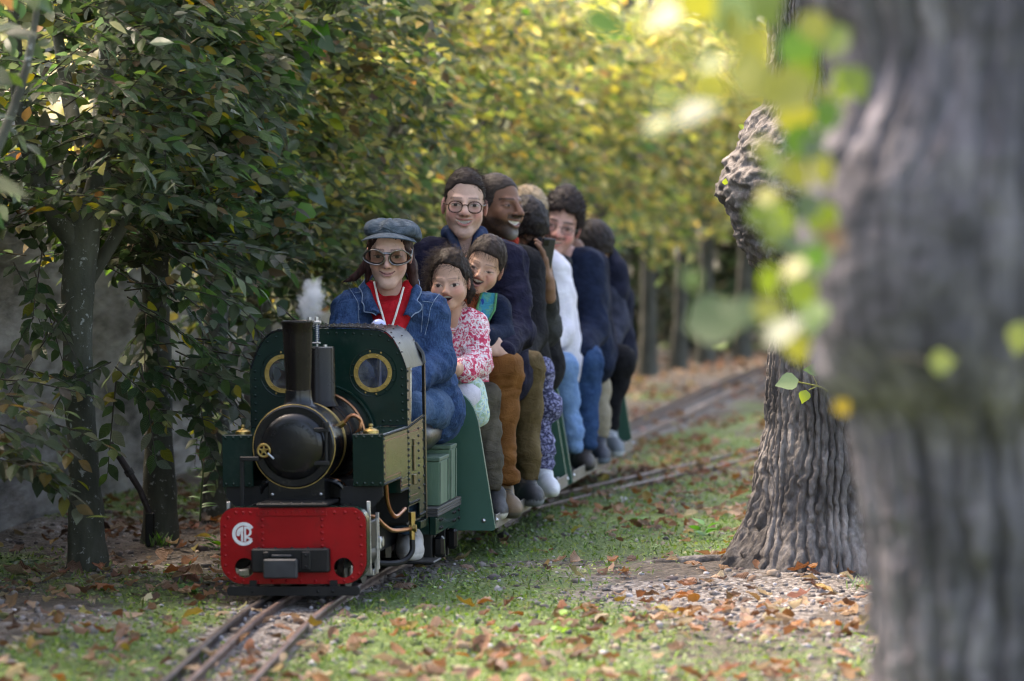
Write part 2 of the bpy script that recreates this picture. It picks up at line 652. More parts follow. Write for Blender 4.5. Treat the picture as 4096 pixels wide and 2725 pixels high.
main_track = empty('railway_track', (0, 0, 0))
tag(main_track, 'rusty miniature railway track with three rails running under the train', 'track')
sweep_rail('rail', track_x, -0.099, 4.0, 31, M_RAIL_DARK, main_track)
sweep_rail('rail', track_x, -0.042, 4.0, 31, M_RAIL, main_track)
sweep_rail('rail', track_x, 0.099, 4.0, 31, M_RAIL, main_track)
M_SLEEPER = simple('sleeper_wood', (0.05, 0.04, 0.032), (0.10, 0.085, 0.07), rough=0.9, scale=40, bump=0.003)
siding = empty('siding_track', (0, 0, 0))
tag(siding, 'narrow rusty siding track branching off to the right behind the lime tree', 'track')
sweep_rail('rail', siding_x, -0.066, 12.9, 20.5, M_RAIL, siding, dz=-0.004)
sweep_rail('rail', siding_x, 0.066, 12.9, 20.5, M_RAIL, siding, dz=-0.004)


def build_wall():
    ys = np.arange(3.0, 19.5, 0.10)
    zs = np.arange(-0.1, 1.36, 0.06)
    hx = hedge_x(ys) - 0.62
    dx = np.gradient(hx, ys)
    nr = np.stack([np.ones_like(dx), -dx], -1); nr /= np.linalg.norm(nr, axis=1)[:, None]
    Yg, Zg = np.meshgrid(ys, zs, indexing='ij')
    d = 0.02 * fbm(np.stack([Yg * 0.8, Zg * 5, 0 * Yg], -1), 3, 41)
    X = hx[:, None] + nr[:, :1] * d; Yy = Yg + nr[:, 1:] * d
    top_front = np.stack([X, Yy, Zg], -1)
    back = np.stack([hx[:, None] - nr[:, :1] * 0.35 + 0 * Zg, Yg - nr[:, 1:] * 0.35, Zg], -1)
    a, b = len(ys), len(zs)
    V1 = top_front.reshape(-1, 3); V2 = back[:, [0, -1]].reshape(-1, 3)
    i = np.arange(a * b).reshape(a, b)
    f1 = np.stack([i[:-1, :-1], i[1:, :-1], i[1:, 1:], i[:-1, 1:]], -1).reshape(-1, 4)
    j = a * b + np.arange(a * 2).reshape(a, 2)
    f2 = np.stack([i[:-1, -1], i[1:, -1], j[1:, 1], j[:-1, 1]], -1)
    f3 = np.stack([j[:-1, 0], j[:-1, 1], j[1:, 1], j[1:, 0]], -1)
    m, n, l, bs, out = new_mat('old_lime_render')
    t = tex(n, l, 'noise', 4, 9, stretch=(1, 0.16, 1), rough=0.7); r = ramp(n, [(0.30, (0.10, 0.095, 0.09)), (0.45, (0.26, 0.245, 0.235)), (0.58, (0.44, 0.43, 0.43)), (0.75, (0.58, 0.57, 0.58))]); l.new(t.outputs['Fac'], r.inputs[0])
    t2 = tex(n, l, 'noise', 11, 8, stretch=(1, 0.16, 0.9), rough=0.65); r2 = ramp(n, [(0.36, (0.22, 0.22, 0.20)), (0.50, (0.75, 0.74, 0.72)), (0.62, (1, 1, 1))]); l.new(t2.outputs['Fac'], r2.inputs[0])
    mx = n.new('ShaderNodeMix'); mx.data_type = 'RGBA'; mx.blend_type = 'MULTIPLY'; mx.inputs[0].default_value = 0.9
    l.new(r.outputs[0], mx.inputs[6]); l.new(r2.outputs[0], mx.inputs[7]); l.new(mx.outputs[2], bs.inputs['Base Color'])
    bs.inputs['Roughness'].default_value = 0.95
    b_ = n.new('ShaderNodeBump'); b_.inputs['Distance'].default_value = 0.02; l.new(t2.outputs['Fac'], b_.inputs['Height']); l.new(b_.outputs[0], bs.inputs['Normal'])
    o = np_mesh('garden_wall', np.concatenate([V1, V2]), [f1, f2, f3], m, smooth=True)
    tag(o, 'old mottled grey rendered garden wall behind the hornbeam trunks', 'wall')


build_wall()

# ================================================================== the train
from mathutils.geometry import tessellate_polygon


def circle(cx, cz, r, n=32, ph=0.0):
    return [(cx + r * math.cos(ph + 2 * math.pi * k / n), cz + r * math.sin(ph + 2 * math.pi * k / n)) for k in range(n)]


def plate(mb, outer, holes, a, b):
    """flat plate in the x-z plane from y=a to y=b with holes"""
    loops = [outer] + holes
    pts = [p for lp in loops for p in lp]
    tris = tessellate_polygon([[Vector((p[0], p[1], 0)) for p in lp] for lp in loops])
    n = len(pts)
    vs = [(p[0], a, p[1]) for p in pts] + [(p[0], b, p[1]) for p in pts]
    fs = [tuple(t) for t in tris] + [tuple(i + n for i in t[::-1]) for t in tris]
    o = 0
    for lp in loops:
        k = len(lp)
        for i in range(k):
            fs.append((o + i, o + (i + 1) % k, o + (i + 1) % k + n, o + i + n))
        o += k
    return mb.add(vs, fs)


def round_rect(x0, x1, z0, z1, r0, r1, n=8):
    """bottom corners radius r0, top corners radius r1"""
    pts = []
    for (cx, cz, r, a) in ((x1 - r1, z1 - r1, r1, 0), (x0 + r1, z1 - r1, r1, 90), (x0 + r0, z0 + r0, r0, 180), (x1 - r0, z0 + r0, r0, 270)):
        for k in range(n + 1):
            t = math.radians(a + 90 * k / n)
            pts.append((cx + r * math.cos(t), cz + r * math.sin(t)))
    return pts


_rv = MB()
_rv.lathe([(1.0, 0.0), (0.88, 0.38), (0.5, 0.68), (0.0, 0.8)], n=7)
RIVET_MESH = {}


def rivet(parent, loc, d, r, mat):
    if mat.name not in RIVET_MESH:
        me = _rv.mesh('rivet', True, 80)
        me.materials.append(mat)
        RIVET_MESH[mat.name] = me
    o = bpy.data.objects.new('rivet', RIVET_MESH[mat.name])
    COL.objects.link(o)
    o.parent = parent
    o.location = loc
    o.scale = (r, r, r)
    o.rotation_euler = Vector(d).to_track_quat('Z', 'Y').to_euler()
    return o


def line(a, b, n):
    return [tuple(np.array(a) + (np.array(b) - np.array(a)) * (i / (n - 1))) for i in range(n)]


G_LOCO = simple('locomotive_green_paint', (0.0035, 0.016, 0.012), (0.005, 0.021, 0.016), rough=0.10, scale=8, rough2=0.2, spec=0.34, bump=0.0003, bscale=60)
BLACK = simple('gloss_black_paint', (0.004, 0.004, 0.005), (0.007, 0.007, 0.008), rough=0.16, scale=14, rough2=0.30, spec=0.4, bump=0.0003, bscale=120)
BLACKM = simple('matt_black_paint', (0.005, 0.005, 0.006), (0.011, 0.011, 0.012), rough=0.4, scale=18, rough2=0.6, spec=0.3, bump=0.0006, bscale=150)
CHIM = simple('chimney_black_brown', (0.006, 0.0045, 0.004), (0.010, 0.007, 0.006), rough=0.22, scale=10, rough2=0.34, spec=0.22)
RED = simple('signal_red_paint', (0.26, 0.002, 0.005), (0.34, 0.004, 0.008), rough=0.22, scale=7, rough2=0.38, bump=0.0003, bscale=80, spec=0.3)
BRASS = simple('brass', (0.32, 0.22, 0.070), (0.45, 0.32, 0.12), rough=0.32, metal=1.0, scale=40, rough2=0.42)
COPPER = simple('copper', (0.34, 0.15, 0.075), (0.50, 0.24, 0.13), rough=0.28, metal=1.0, scale=50, rough2=0.42)
STEEL = simple('bright_steel', (0.42, 0.42, 0.43), (0.62, 0.62, 0.64), rough=0.28, metal=1.0, scale=60, rough2=0.45)
DSTEEL = simple('oily_steel', (0.05, 0.045, 0.04), (0.13, 0.12, 0.11), rough=0.4, metal=0.8, scale=60, rough2=0.6)
WHITE = simple('emblem_white', (0.62, 0.62, 0.63), (0.72, 0.72, 0.73), rough=0.5, scale=60)
GOLDL = simple('gold_lining', (0.36, 0.24, 0.07), (0.45, 0.31, 0.10), rough=0.4, metal=0.4, scale=30)
REDL = simple('red_lining', (0.20, 0.03, 0.03), (0.26, 0.05, 0.045), rough=0.4, scale=30)


def glass_mat():
    m, n, l, bs, out = new_mat('dusty_glass')
    bs.inputs['Base Color'].default_value = (0.75, 0.78, 0.8, 1)
    bs.inputs['Roughness'].default_value = 0.06
    bs.inputs['Transmission Weight'].default_value = 0.0
    t = tex(n, l, 'noise', 22, 5)
    r = n.new('ShaderNodeMapRange'); r.inputs['From Min'].default_value = 0.35; r.inputs['From Max'].default_value = 0.75
    r.inputs['To Min'].default_value = 0.03; r.inputs['To Max'].default_value = 0.16
    l.new(t.outputs['Fac'], r.inputs['Value'])
    tr = n.new('ShaderNodeBsdfTransparent'); tr.inputs[0].default_value = (0.34, 0.37, 0.42, 1)
    mx = n.new('ShaderNodeMixShader'); l.new(r.outputs[0], mx.inputs[0]); l.new(tr.outputs[0], mx.inputs[1]); l.new(bs.outputs[0], mx.inputs[2]); l.new(mx.outputs[0], out.inputs[0])
    return m


GLASS = glass_mat()


def grime(m, c, lo, hi, scale, amount, speck=False):
    """dust, soot and flaked specks mixed over a paint"""
    n, l = m.node_tree.nodes, m.node_tree.links
    bs = [x for x in n if x.type == 'BSDF_PRINCIPLED'][0]
    src = bs.inputs['Base Color'].links[0].from_socket
    t = tex(n, l, 'noise', scale, 7, rough=0.72)
    r = n.new('ShaderNodeMapRange'); r.inputs['From Min'].default_value = lo; r.inputs['From Max'].default_value = hi; r.inputs['To Max'].default_value = amount
    l.new(t.outputs['Fac'], r.inputs['Value'])
    mx = n.new('ShaderNodeMix'); mx.data_type = 'RGBA'
    l.new(r.outputs[0], mx.inputs[0]); l.new(src, mx.inputs[6]); mx.inputs[7].default_value = (*c, 1)
    l.new(mx.outputs[2], bs.inputs['Base Color'])


grime(RED, (0.035, 0.010, 0.010), 0.52, 0.72, 9, 0.75)
grime(RED, (0.30, 0.20, 0.18), 0.70, 0.74, 70, 0.6)
grime(G_LOCO, (0.06, 0.075, 0.065), 0.56, 0.80, 12, 0.30)
grime(G_LOCO, (0.35, 0.38, 0.36), 0.735, 0.76, 120, 0.6)
grime(BLACK, (0.035, 0.033, 0.030), 0.55, 0.80, 14, 0.5)


def text_mesh(s, size, extrude):
    cu = bpy.data.curves.new('t', 'FONT')
    cu.body = s
    cu.size = size
    cu.extrude = extrude
    cu.resolution_u = 2
    cu.align_x = 'CENTER'
    o = bpy.data.objects.new('t', cu)
    COL.objects.link(o)
    dg = bpy.context.evaluated_depsgraph_get()
    me = bpy.data.meshes.new_from_object(o.evaluated_get(dg))
    bpy.data.objects.remove(o)
    v = np.array([tuple(x.co) for x in me.vertices]) if len(me.vertices) else np.zeros((0, 3))
    f = [tuple(p.vertices) for p in me.polygons]
    bpy.data.meshes.remove(me)
    return v, f


def arc_text(mb, s, cx, cz, r, y, size, a_mid, step, extr=0.0008, flip=False):
    """letters along an arc in the x-z plane, reading from the front (seen from -y)"""
    n = len(s)
    for i, ch in enumerate(s):
        if ch == ' ':
            continue
        v, f = text_mesh(ch, size, extr)
        if len(v) == 0:
            continue
        a = a_mid - (i - (n - 1) / 2) * step if not flip else a_mid + (i - (n - 1) / 2) * step
        rot = a - math.pi / 2 if not flip else a + math.pi / 2
        c, s_ = math.cos(rot), math.sin(rot)
        X = cx + r * math.cos(a) + v[:, 0] * c - v[:, 1] * s_
        Z = cz + r * math.sin(a) + v[:, 0] * s_ + v[:, 1] * c
        mb.add(np.stack([X, y - v[:, 2], Z], -1), f)


def build_locomotive():
    th = math.atan(0.150)
    L = empty('steam_locomotive', (-0.585, 10.30, 0.0), (0.0, -0.016, -th))
    tag(L, 'dark green and black miniature steam locomotive with red front beam', 'locomotive')

    # --- buffer beam
    mb = MB()
    holes = [circle(-0.134, 0.083, 0.027, 28), circle(0.137, 0.083, 0.027, 28)]
    plate(mb, round_rect(-0.199, 0.199, 0.040, 0.244, 0.062, 0.040), holes, 0.0, 0.006)
    beam = mb.build('buffer_beam', RED, L)
    # rolled edge behind the plate
    mb = MB()
    o1 = round_rect(-0.2005, 0.2005, 0.0385, 0.2455, 0.062, 0.040)
    o2 = round_rect(-0.196, 0.196, 0.043, 0.241, 0.058, 0.036)
    plate(mb, o1, [o2], 0.0062, 0.050)
    mb.build('beam_flange', G_LOCO, L)
    RR = 0.0048
    rows = line((-0.155, 0, 0.231), (-0.115, 0, 0.231), 3) + line((0.115, 0, 0.231), (0.172, 0, 0.231), 3)
    rows += line((-0.186, 0, 0.195), (-0.186, 0, 0.090), 5) + line((0.186, 0, 0.195), (0.186, 0, 0.090), 5)
    rows += [(-0.176, 0, 0.218), (0.180, 0, 0.216), (-0.178, 0, 0.068), (0.178, 0, 0.068), (-0.160, 0, 0.056), (0.160, 0, 0.056)]
    rows += line((-0.138, 0, 0.048), (0.138, 0, 0.048), 8)
    rows += line((-0.083, 0, 0.212), (-0.083, 0, 0.142), 5) + line((0.080, 0, 0.212), (0.080, 0, 0.142), 5)
    for p in rows:
        rivet(beam, (p[0], -0.0002, p[2]), (0, -1, 0), RR, RED)
    # red angle strip below the footplate edge
    mb = MB(); mb.box(-0.096, 0.094, -0.004, -0.0005, 0.222, 0.241, 0.001)
    ang = mb.build('angle_strip', RED, L)
    for p in line((-0.085, 0, 0.233), (0.083, 0, 0.233), 9):
        rivet(ang, (p[0], -0.0042, p[2]), (0, -1, 0), 0.003, RED)
    mb = MB(); mb.box(-0.098, 0.096, -0.012, 0.16, 0.2475, 0.256, 0.002)
    fp = mb.build('footplate', BLACKM, L)
    for p in line((-0.088, 0, 0), (0.086, 0, 0), 7):
        rivet(fp, (p[0], -0.003, 0.256), (0, 0, 1), 0.0045, BLACKM)
    # coupling block and guard bar
    mb = MB(); mb.box(-0.109, 0.103, -0.032, -0.0015, 0.073, 0.137, 0.004)
    mb.box(0.030, 0.055, -0.040, -0.0325, 0.080, 0.130, 0.003)
    mb.box(-0.075, -0.058, -0.040, -0.0325, 0.112, 0.130, 0.003)
    cb = mb.build('coupling_block', BLACKM, L)
    for p in line((-0.09, 0, 0), (0.09, 0, 0), 5):
        rivet(cb, (p[0], -0.018, 0.137), (0, 0, 1), 0.0045, BLACKM)
    for z in (0.09, 0.12):
        rivet(cb, (0.0425, -0.0402, z), (0, -1, 0), 0.0045, BLACKM)
    mb = MB(); mb.box(-0.070, 0.023, -0.062, -0.0455, 0.060, 0.112, 0.004)
    mb.box(-0.05, 0.004, -0.046, -0.0325, 0.116, 0.122, 0.001)
    mb.build('drawbar_plate', simple('worn_black_iron', (0.016, 0.018, 0.022), (0.035, 0.038, 0.045), rough=0.45, scale=18, rough2=0.65), L)
    mb = MB()
    mb.prism([(-0.178, 0.014), (-0.174, 0.010), (0.176, 0.010), (0.183, 0.016), (0.183, 0.030), (0.178, 0.034), (-0.174, 0.034), (-0.180, 0.028)], -0.018, -0.004)
    mb.box(-0.12, -0.10, -0.004, 0.03, 0.016, 0.05); mb.box(0.10, 0.12, -0.004, 0.03, 0.016, 0.05)
    gb = mb.build('guard_bar', BLACKM, L)
    for x in (-0.11, 0.07, 0.11):
        rivet(gb, (x, -0.0182, 0.022), (0, -1, 0), 0.005, BLACKM)
    # emblem: ring like a C round the letters A and R
    mb = MB()
    cx, cz, y0, y1 = -0.1345, 0.1745, -0.0028, -0.0004
    def arcband(r0, r1, a0, a1, n=20):
        pts = [(cx + r1 * math.cos(math.radians(a0 + (a1 - a0) * k / n)), cz + r1 * math.sin(math.radians(a0 + (a1 - a0) * k / n))) for k in range(n + 1)]
        pts += [(cx + r0 * math.cos(math.radians(a1 - (a1 - a0) * k / n)), cz + r0 * math.sin(math.radians(a1 - (a1 - a0) * k / n))) for k in range(n + 1)]
        return pts
    mb.prism(arcband(0.0225, 0.0315, 32, 322), y0, y1)
    # A: quarter disc at the upper left, two legs
    q = [(cx - 0.0012, cz + 0.0198)] + [(cx + 0.0198 * math.cos(math.radians(a)), cz + 0.0198 * math.sin(math.radians(a))) for a in range(96, 200, 8)]
    q += [(cx - 0.0125, cz - 0.006), (cx - 0.0085, cz + 0.001), (cx - 0.0085, cz + 0.0065), (cx - 0.0012, cz + 0.0065)]
    mb.prism(q, y0, y1)
    mb.prism([(cx - 0.0072, cz + 0.006), (cx - 0.0072, cz - 0.0205), (cx - 0.0018, cz - 0.0205), (cx - 0.0018, cz + 0.006)], y0, y1)
    # R
    mb.prism([(cx + 0.0014, cz + 0.0198), (cx + 0.0014, cz - 0.0205), (cx + 0.0062, cz - 0.0205), (cx + 0.0062, cz + 0.0198)], y0, y1)
    pts = [(cx + 0.0064 + 0.0150 * math.sin(math.radians(a)), cz + 0.0055 + 0.0140 * math.cos(math.radians(a))) for a in range(0, 181, 12)]
    pts += [(cx + 0.0064 + 0.0098 * math.sin(math.radians(a)), cz + 0.0055 + 0.0092 * math.cos(math.radians(a))) for a in range(180, -1, -12)]
    mb.prism(pts, y0, y1)
    mb.prism([(cx + 0.0066, cz - 0.0082), (cx + 0.0125, cz - 0.0082), (cx + 0.0235, cz - 0.0135), (cx + 0.0205, cz - 0.0175), (cx + 0.0105, cz - 0.0125), (cx + 0.0066, cz - 0.0125)], y0, y1)
    e = mb.build('emblem', WHITE, L, smooth=False)
    e['label'] = 'round white letter emblem on the red beam'
    # --- smokebox, door, boiler
    bx, bz = -0.016, 0.402
    mb = MB()
    mb.lathe([(0.086, 0.105), (0.108, 0.1045), (0.1125, 0.108), (0.114, 0.114), (0.1145, 0.235), (0.1145, 0.24)], (bx, 0, bz), 'y', 56, caps=False)
    mb.build('smokebox', BLACK, L)
    mb = MB()
    prof = [(0.001, 0.082), (0.03, 0.0825), (0.055, 0.0845), (0.07, 0.0875), (0.078, 0.091), (0.0865, 0.0985), (0.090, 0.103), (0.091, 0.1055), (0.085, 0.11)]
    mb.lathe(prof, (bx, 0, bz), 'y', 56, caps=False)
    door = mb.build('smokebox_door', BLACK, L)
    mb = MB()
    arc_text(mb, 'STE DECAUVILLE AINE', bx, bz, 0.058, 0.0852, 0.0125, math.radians(88), math.radians(6.9), 0.0006)
    arc_text(mb, 'CORBEIL', bx, bz, 0.068, 0.0868, 0.0110, math.radians(270), math.radians(7.4), 0.0006, flip=True)
    mb.build('raised_lettering', BLACKM, door, smooth=False)
    mb = MB()
    mb.torus((bx - 0.077, 0.078, bz - 0.009), 0.0165, 0.0035, 'y', 20, 8)
    mb.lathe([(0.006, 0.072), (0.006, 0.095)], (bx - 0.077, 0, bz - 0.009), 'y', 12)
    for k in range(5):
        a = k * 2 * math.pi / 5 + 0.3
        mb.tube([(bx - 0.077, 0.078, bz - 0.009), (bx - 0.077 + 0.0165 * math.cos(a), 0.078, bz - 0.009 + 0.0165 * math.sin(a))], 0.0022, 6)
    mb.build('handwheel', BRASS, door)
    mb = MB(); mb.tube([(bx - 0.065, 0.074, bz - 0.016), (bx - 0.049, 0.074, bz - 0.031)], 0.0026, 8)
    mb.build('door_lever', STEEL, door)
    mb = MB()
    mb.tube([(bx + 0.092, 0.094, bz - 0.048), (bx + 0.092, 0.094, bz + 0.052)], 0.0048, 8)
    for z in (-0.045, 0.045):
        mb.box(bx + 0.058, bx + 0.100, 0.0885, 0.0985, bz + z - 0.006, bz + z + 0.006, 0.002)
    mb.lathe([(0.008, -0.008), (0.010, 0.0), (0.008, 0.008)], (bx + 0.092, 0.094, bz + 0.058), 'z', 12)
    mb.build('hinge', BLACKM, door)
    mb = MB(); mb.torus((bx, 0.109, bz), 0.1133, 0.0014, 'y', 56, 6); mb.torus((bx, 0.238, bz), 0.1140, 0.0016, 'y', 56, 6)
    mb.build('lining_ring', GOLDL, L)
    mb = MB()
    mb.lathe([(0.110, 0.241), (0.110, 0.40), (0.110, 0.46)], (bx, 0, bz), 'y', 48, caps=False)
    mb.lathe([(0.110, 0.46), (0.128, 0.462), (0.128, 0.519)], (bx, 0, bz), 'y', 48, caps=False)
    boiler = mb.build('boiler', BLACK, L)
    for yy in (0.275, 0.37):
        mb = MB(); mb.lathe([(0.1105, yy - 0.005), (0.1118, yy - 0.004), (0.1118, yy + 0.004), (0.1105, yy + 0.005)], (bx, 0, bz), 'y', 48, caps=False)
        mb.build('boiler_band', GOLDL if yy < 0.3 else BLACKM, boiler)
    mb = MB(); mb.torus((bx, 0.463, bz), 0.1285, 0.0045, 'y', 48, 8); mb.build('copper_ring', COPPER, boiler)
    mb = MB(); mb.torus((bx, 0.50, bz), 0.148, 0.004, 'y', 40, 6); mb.build('cab_ring', G_LOCO, boiler)
    for k in range(9):
        a = math.radians(8 + k * 18)
        rivet(boiler, (bx + 0.142 * math.cos(a), 0.5185, bz + 0.142 * math.sin(a)), (0, -1, 0), 0.0042, G_LOCO)
    # saddle
    mb = MB()
    mb.prism([(-0.088, 0.2565), (0.066, 0.2565), (0.066, 0.330), (-0.088, 0.330)], 0.110, 0.20)
    mb.prism([(-0.088, 0.2565), (-0.088, 0.262), (-0.11, 0.2565)], 0.112, 0.19)
    sd = mb.build('saddle', BLACK, L, smooth=False)
    for x in (-0.078, 0.056):
        rivet(sd, (x, 0.1098, 0.272), (0, -1, 0), 0.0045, STEEL)
    # chimney
    mb = MB()
    cxm = -0.016
    mb.lathe([(0.0365, 0.738), (0.040, 0.741), (0.0445, 0.7405), (0.0455, 0.737), (0.0445, 0.733), (0.0418, 0.729), (0.0405, 0.70), (0.0375, 0.63), (0.0345, 0.566), (0.0342, 0.552)], (cxm, 0.18, 0), 'z', 40, caps=False)
    mb.lathe([(0.0365, 0.738), (0.033, 0.60)], (cxm, 0.18, 0), 'z', 40, caps=False)
    ch = mb.build('chimney', CHIM, L)
    mb = MB()
    mb.lathe([(0.0345, 0.5515), (0.0360, 0.5505), (0.0365, 0.535), (0.0385, 0.522), (0.043, 0.513), (0.050, 0.507), (0.055, 0.500)], (cxm, 0.18, 0), 'z', 40, caps=False)
    mb.build('chimney_base', BLACK, ch)
    # dome and safety valve
    mb = MB()
    mb.lathe([(0.0, 0.664), (0.046, 0.664), (0.0505, 0.662), (0.0515, 0.657), (0.0515, 0.518), (0.056, 0.508), (0.060, 0.500)], (0.004, 0.33, 0), 'z', 40, caps=False)
    dome = mb.build('steam_dome', CHIM, L)
    mb = MB()
    mb.tube([(0.030, 0.33, 0.664), (0.030, 0.33, 0.669)], 0.006, 6)
    mb.build('dome_nut', STEEL, dome)
    mb = MB()
    for dx in (-0.012, 0.008):
        mb.tube([(dx + 0.0, 0.325, 0.664), (dx, 0.325, 0.738)], 0.0032, 8)
    mb.box(-0.022, 0.018, 0.317, 0.333, 0.672, 0.676, 0.001)
    mb.box(-0.024, 0.020, 0.316, 0.334, 0.728, 0.735, 0.001)
    mb.tube([(-0.012, 0.325, 0.735), (-0.012, 0.325, 0.746)], 0.006, 6); mb.tube([(0.008, 0.325, 0.735), (0.008, 0.325, 0.746)], 0.006, 6)
    sv = mb.build('safety_valve', STEEL, L)
    mb = MB()
    for dx in (-0.012, 0.008):
        mb.tube([(dx + 0.0058 * math.cos(a * 0.7), 0.325 + 0.0058 * math.sin(a * 0.7), 0.677 + a * 0.00062) for a in range(80)], 0.0011, 5)
    mb.build('valve_spring', simple('blued_steel', (0.06, 0.08, 0.14), (0.1, 0.13, 0.2), rough=0.3, metal=1.0), sv)
    # --- cab front
    yc = 0.52
    HW = 0.224
    outer = []
    for k in range(25):            # arched roof line with rounded shoulders
        t = -1 + 2 * k / 24
        x = HW * t
        z = 0.708 - 0.018 * t * t - 0.10 * max(0, (abs(t) - 0.62) / 0.38) ** 2.6
        outer.append((x, z))
    outer += [(HW, 0.565), (HW, 0.434), (0.145, 0.434), (0.145, 0.30), (-0.145, 0.30), (-0.145, 0.434), (-HW, 0.434), (-HW, 0.565)]
    mb = MB()
    plate(mb, outer[::-1], [circle(-0.128, 0.582, 0.043, 32), circle(0.128, 0.582, 0.043, 32)], yc, yc + 0.004)
    cab = mb.build('cab_front', G_LOCO, L)
    for t in np.linspace(-0.9, 0.9, 17):
        z = 0.708 - 0.018 * t * t - 0.10 * max(0, (abs(t) - 0.62) / 0.38) ** 2.6 - 0.013
        rivet(cab, (HW * t * 0.985, yc - 0.0002, z), (0, -1, 0), 0.0042, G_LOCO)
    for s in (-1, 1):
        for z in np.linspace(0.59, 0.452, 7):
            rivet(cab, (s * (HW - 0.013), yc - 0.0002, z), (0, -1, 0), 0.0042, G_LOCO)
        for x in (0.155, 0.175, 0.195):
            rivet(cab, (s * x, yc - 0.0002, 0.446), (0, -1, 0), 0.0042, G_LOCO)
        c = s * 0.128
        mb = MB(); mb.torus((c, yc - 0.0004, 0.582), 0.0665, 0.0012, 'y', 40, 5)
        mb.build('window_plate_edge', G_LOCO, cab)
        mb = MB()
        plate(mb, circle(c, 0.582, 0.0545, 40), [circle(c, 0.582, 0.0425, 40)], yc - 0.0045, yc - 0.0008)
        ring = mb.build('window_ring', BRASS, L)
        for k in range(12):
            a = (k + 0.5) * math.pi / 6
            rivet(ring, (c + 0.0485 * math.cos(a), yc - 0.0046, 0.582 + 0.0485 * math.sin(a)), (0, -1, 0), 0.0030, BRASS)
            a = (k + 0.25) * math.pi / 6
            rivet(cab, (c + 0.0605 * math.cos(a), yc - 0.0002, 0.582 + 0.0605 * math.sin(a)), (0, -1, 0), 0.0033, BRASS if k % 6 in (2, 3) else G_LOCO)
        mb = MB(); mb.lathe([(0.0, 0.0), (0.0435, 0.0)], (c, yc + 0.001, 0.582), 'y', 32, caps=False)
        mb.build('window_pane', GLASS, ring)
    # --- roof
    n = 41
    vs, fs = [], []
    mb = MB()
    def roof_z(t):
        return 0.7095 - 0.018 * t * t - 0.10 * max(0, (abs(t) - 0.62) / 0.38) ** 2.6
    ROOF0, ROOF1 = yc - 0.006, 0.80
    for lay in (0, 1):
        for k in range(n):
            t = -1 + 2 * k / (n - 1)
            for y in (ROOF0, ROOF1):
                vs.append((HW * 1.005 * t, y, roof_z(t) + (0.0035 if lay == 0 else 0.0002)))
    for lay in (0, 1):
        o = lay * 2 * n
        for k in range(n - 1):
            fs.append((o + 2 * k, o + 2 * k + 1, o + 2 * k + 3, o + 2 * k + 2))
    for k in range(n - 1):
        for e in (0, 1):
            fs.append((2 * k + e, 2 * k + 2 + e, 2 * n + 2 * k + 2 + e, 2 * n + 2 * k + e))
    mb.add(vs, fs)
    roof = mb.build('cab_roof', simple('roof_black', (0.004, 0.004, 0.005), (0.008, 0.008, 0.009), rough=0.22, scale=16, rough2=0.4, spec=0.18, bump=0.0008, bscale=30), L)
    for row, y in enumerate((ROOF0 + 0.012, ROOF0 + 0.045, 0.66, ROOF1 - 0.012)):
        for t in np.linspace(-0.93, 0.93, 19):
            if abs(t) > 0.9 and row in (1, 2):
                continue
            tt = t + (0.05 if row % 2 else 0)
            rivet(roof, (HW * 1.005 * tt, y, roof_z(tt) + 0.0034), (2 * 0.08 * tt, 0, 1), 0.0042, BLACK)
    # cab pillars
    for s in (-1, 1):
        mb = MB()
        x0, x1 = sorted((s * (HW + 0.0012), s * (HW - 0.0018)))
        mb.box(x0, x1, yc - 0.004, yc + 0.052, 0.436, 0.596, 0.0005)
        pil = mb.build('cab_pillar', G_LOCO, L)
        for z in np.linspace(0.585, 0.45, 6):
            rivet(pil, (s * (HW + 0.0013), yc + 0.008, z), (s, 0, 0), 0.0040, BLACK)
        # rear corner post, curved at the top into the roof
        mb = MB()
        xx = s * (HW + 0.004)
        mb.box(min(xx, xx - s * 0.008), max(xx, xx - s * 0.008), 0.785, 0.805, 0.150, 0.596, 0.001)
        mb.tube([(xx - s * 0.004, 0.795, 0.596), (xx - s * 0.008, 0.795, 0.625), (xx - s * 0.03, 0.795, 0.655)], 0.008, 8)
        mb.build('cab_post', BLACK, L)
    # --- side tanks and cab side sheets
    for s in (-1, 1):
        mb = MB()
        def mir(x0, x1):
            return (x0, x1) if s > 0 else (-x1, -x0)
        a, b = mir(0.138, 0.224)
        mb.box(a, b, 0.145, 0.519, 0.290, 0.432, 0.0015)
        tank = mb.build('side_tank', G_LOCO, L)
        a, b = mir(0.139, 0.2235)
        mb = MB(); mb.box(a, b, 0.40, 0.519, 0.252, 0.2895, 0.001)
        mb.build('tank_step', G_LOCO, tank)
        for p in line((0.149, 0, 0.424), (0.214, 0, 0.424), 4) + line((0.149, 0, 0.298), (0.214, 0, 0.298), 4):
            rivet(tank, (s * p[0], 0.1448, p[2]), (0, -1, 0), 0.0045, G_LOCO)
        if s > 0:
            pts = line((0, 0.152, 0.427), (0, 0.512, 0.427), 26) + line((0, 0.150, 0.418), (0, 0.150, 0.304), 7) + line((0, 0.152, 0.295), (0, 0.40, 0.295), 18) + line((0, 0.405, 0.257), (0, 0.512, 0.257), 8) + [(0, 0.404, 0.272), (0, 0.404, 0.284)]
            for p in pts:
                rivet(tank, (0.2241, p[1], p[2]), (1, 0, 0), 0.0040, BLACK)
            mb = MB()
            for (y0_, y1_, z0_, z1_) in ((0.17, 0.505, 0.4105, 0.4122), (0.17, 0.395, 0.3095, 0.3112), (0.17, 0.1717, 0.3113, 0.4104), (0.3945, 0.3962, 0.27, 0.3094), (0.3963, 0.505, 0.27, 0.2717)):
                mb.box(0.2241, 0.2244, y0_, y1_, z0_, z1_)
            mb.build('tank_lining', REDL, tank, smooth=False)
        mb = MB()
        cxx = s * 0.178
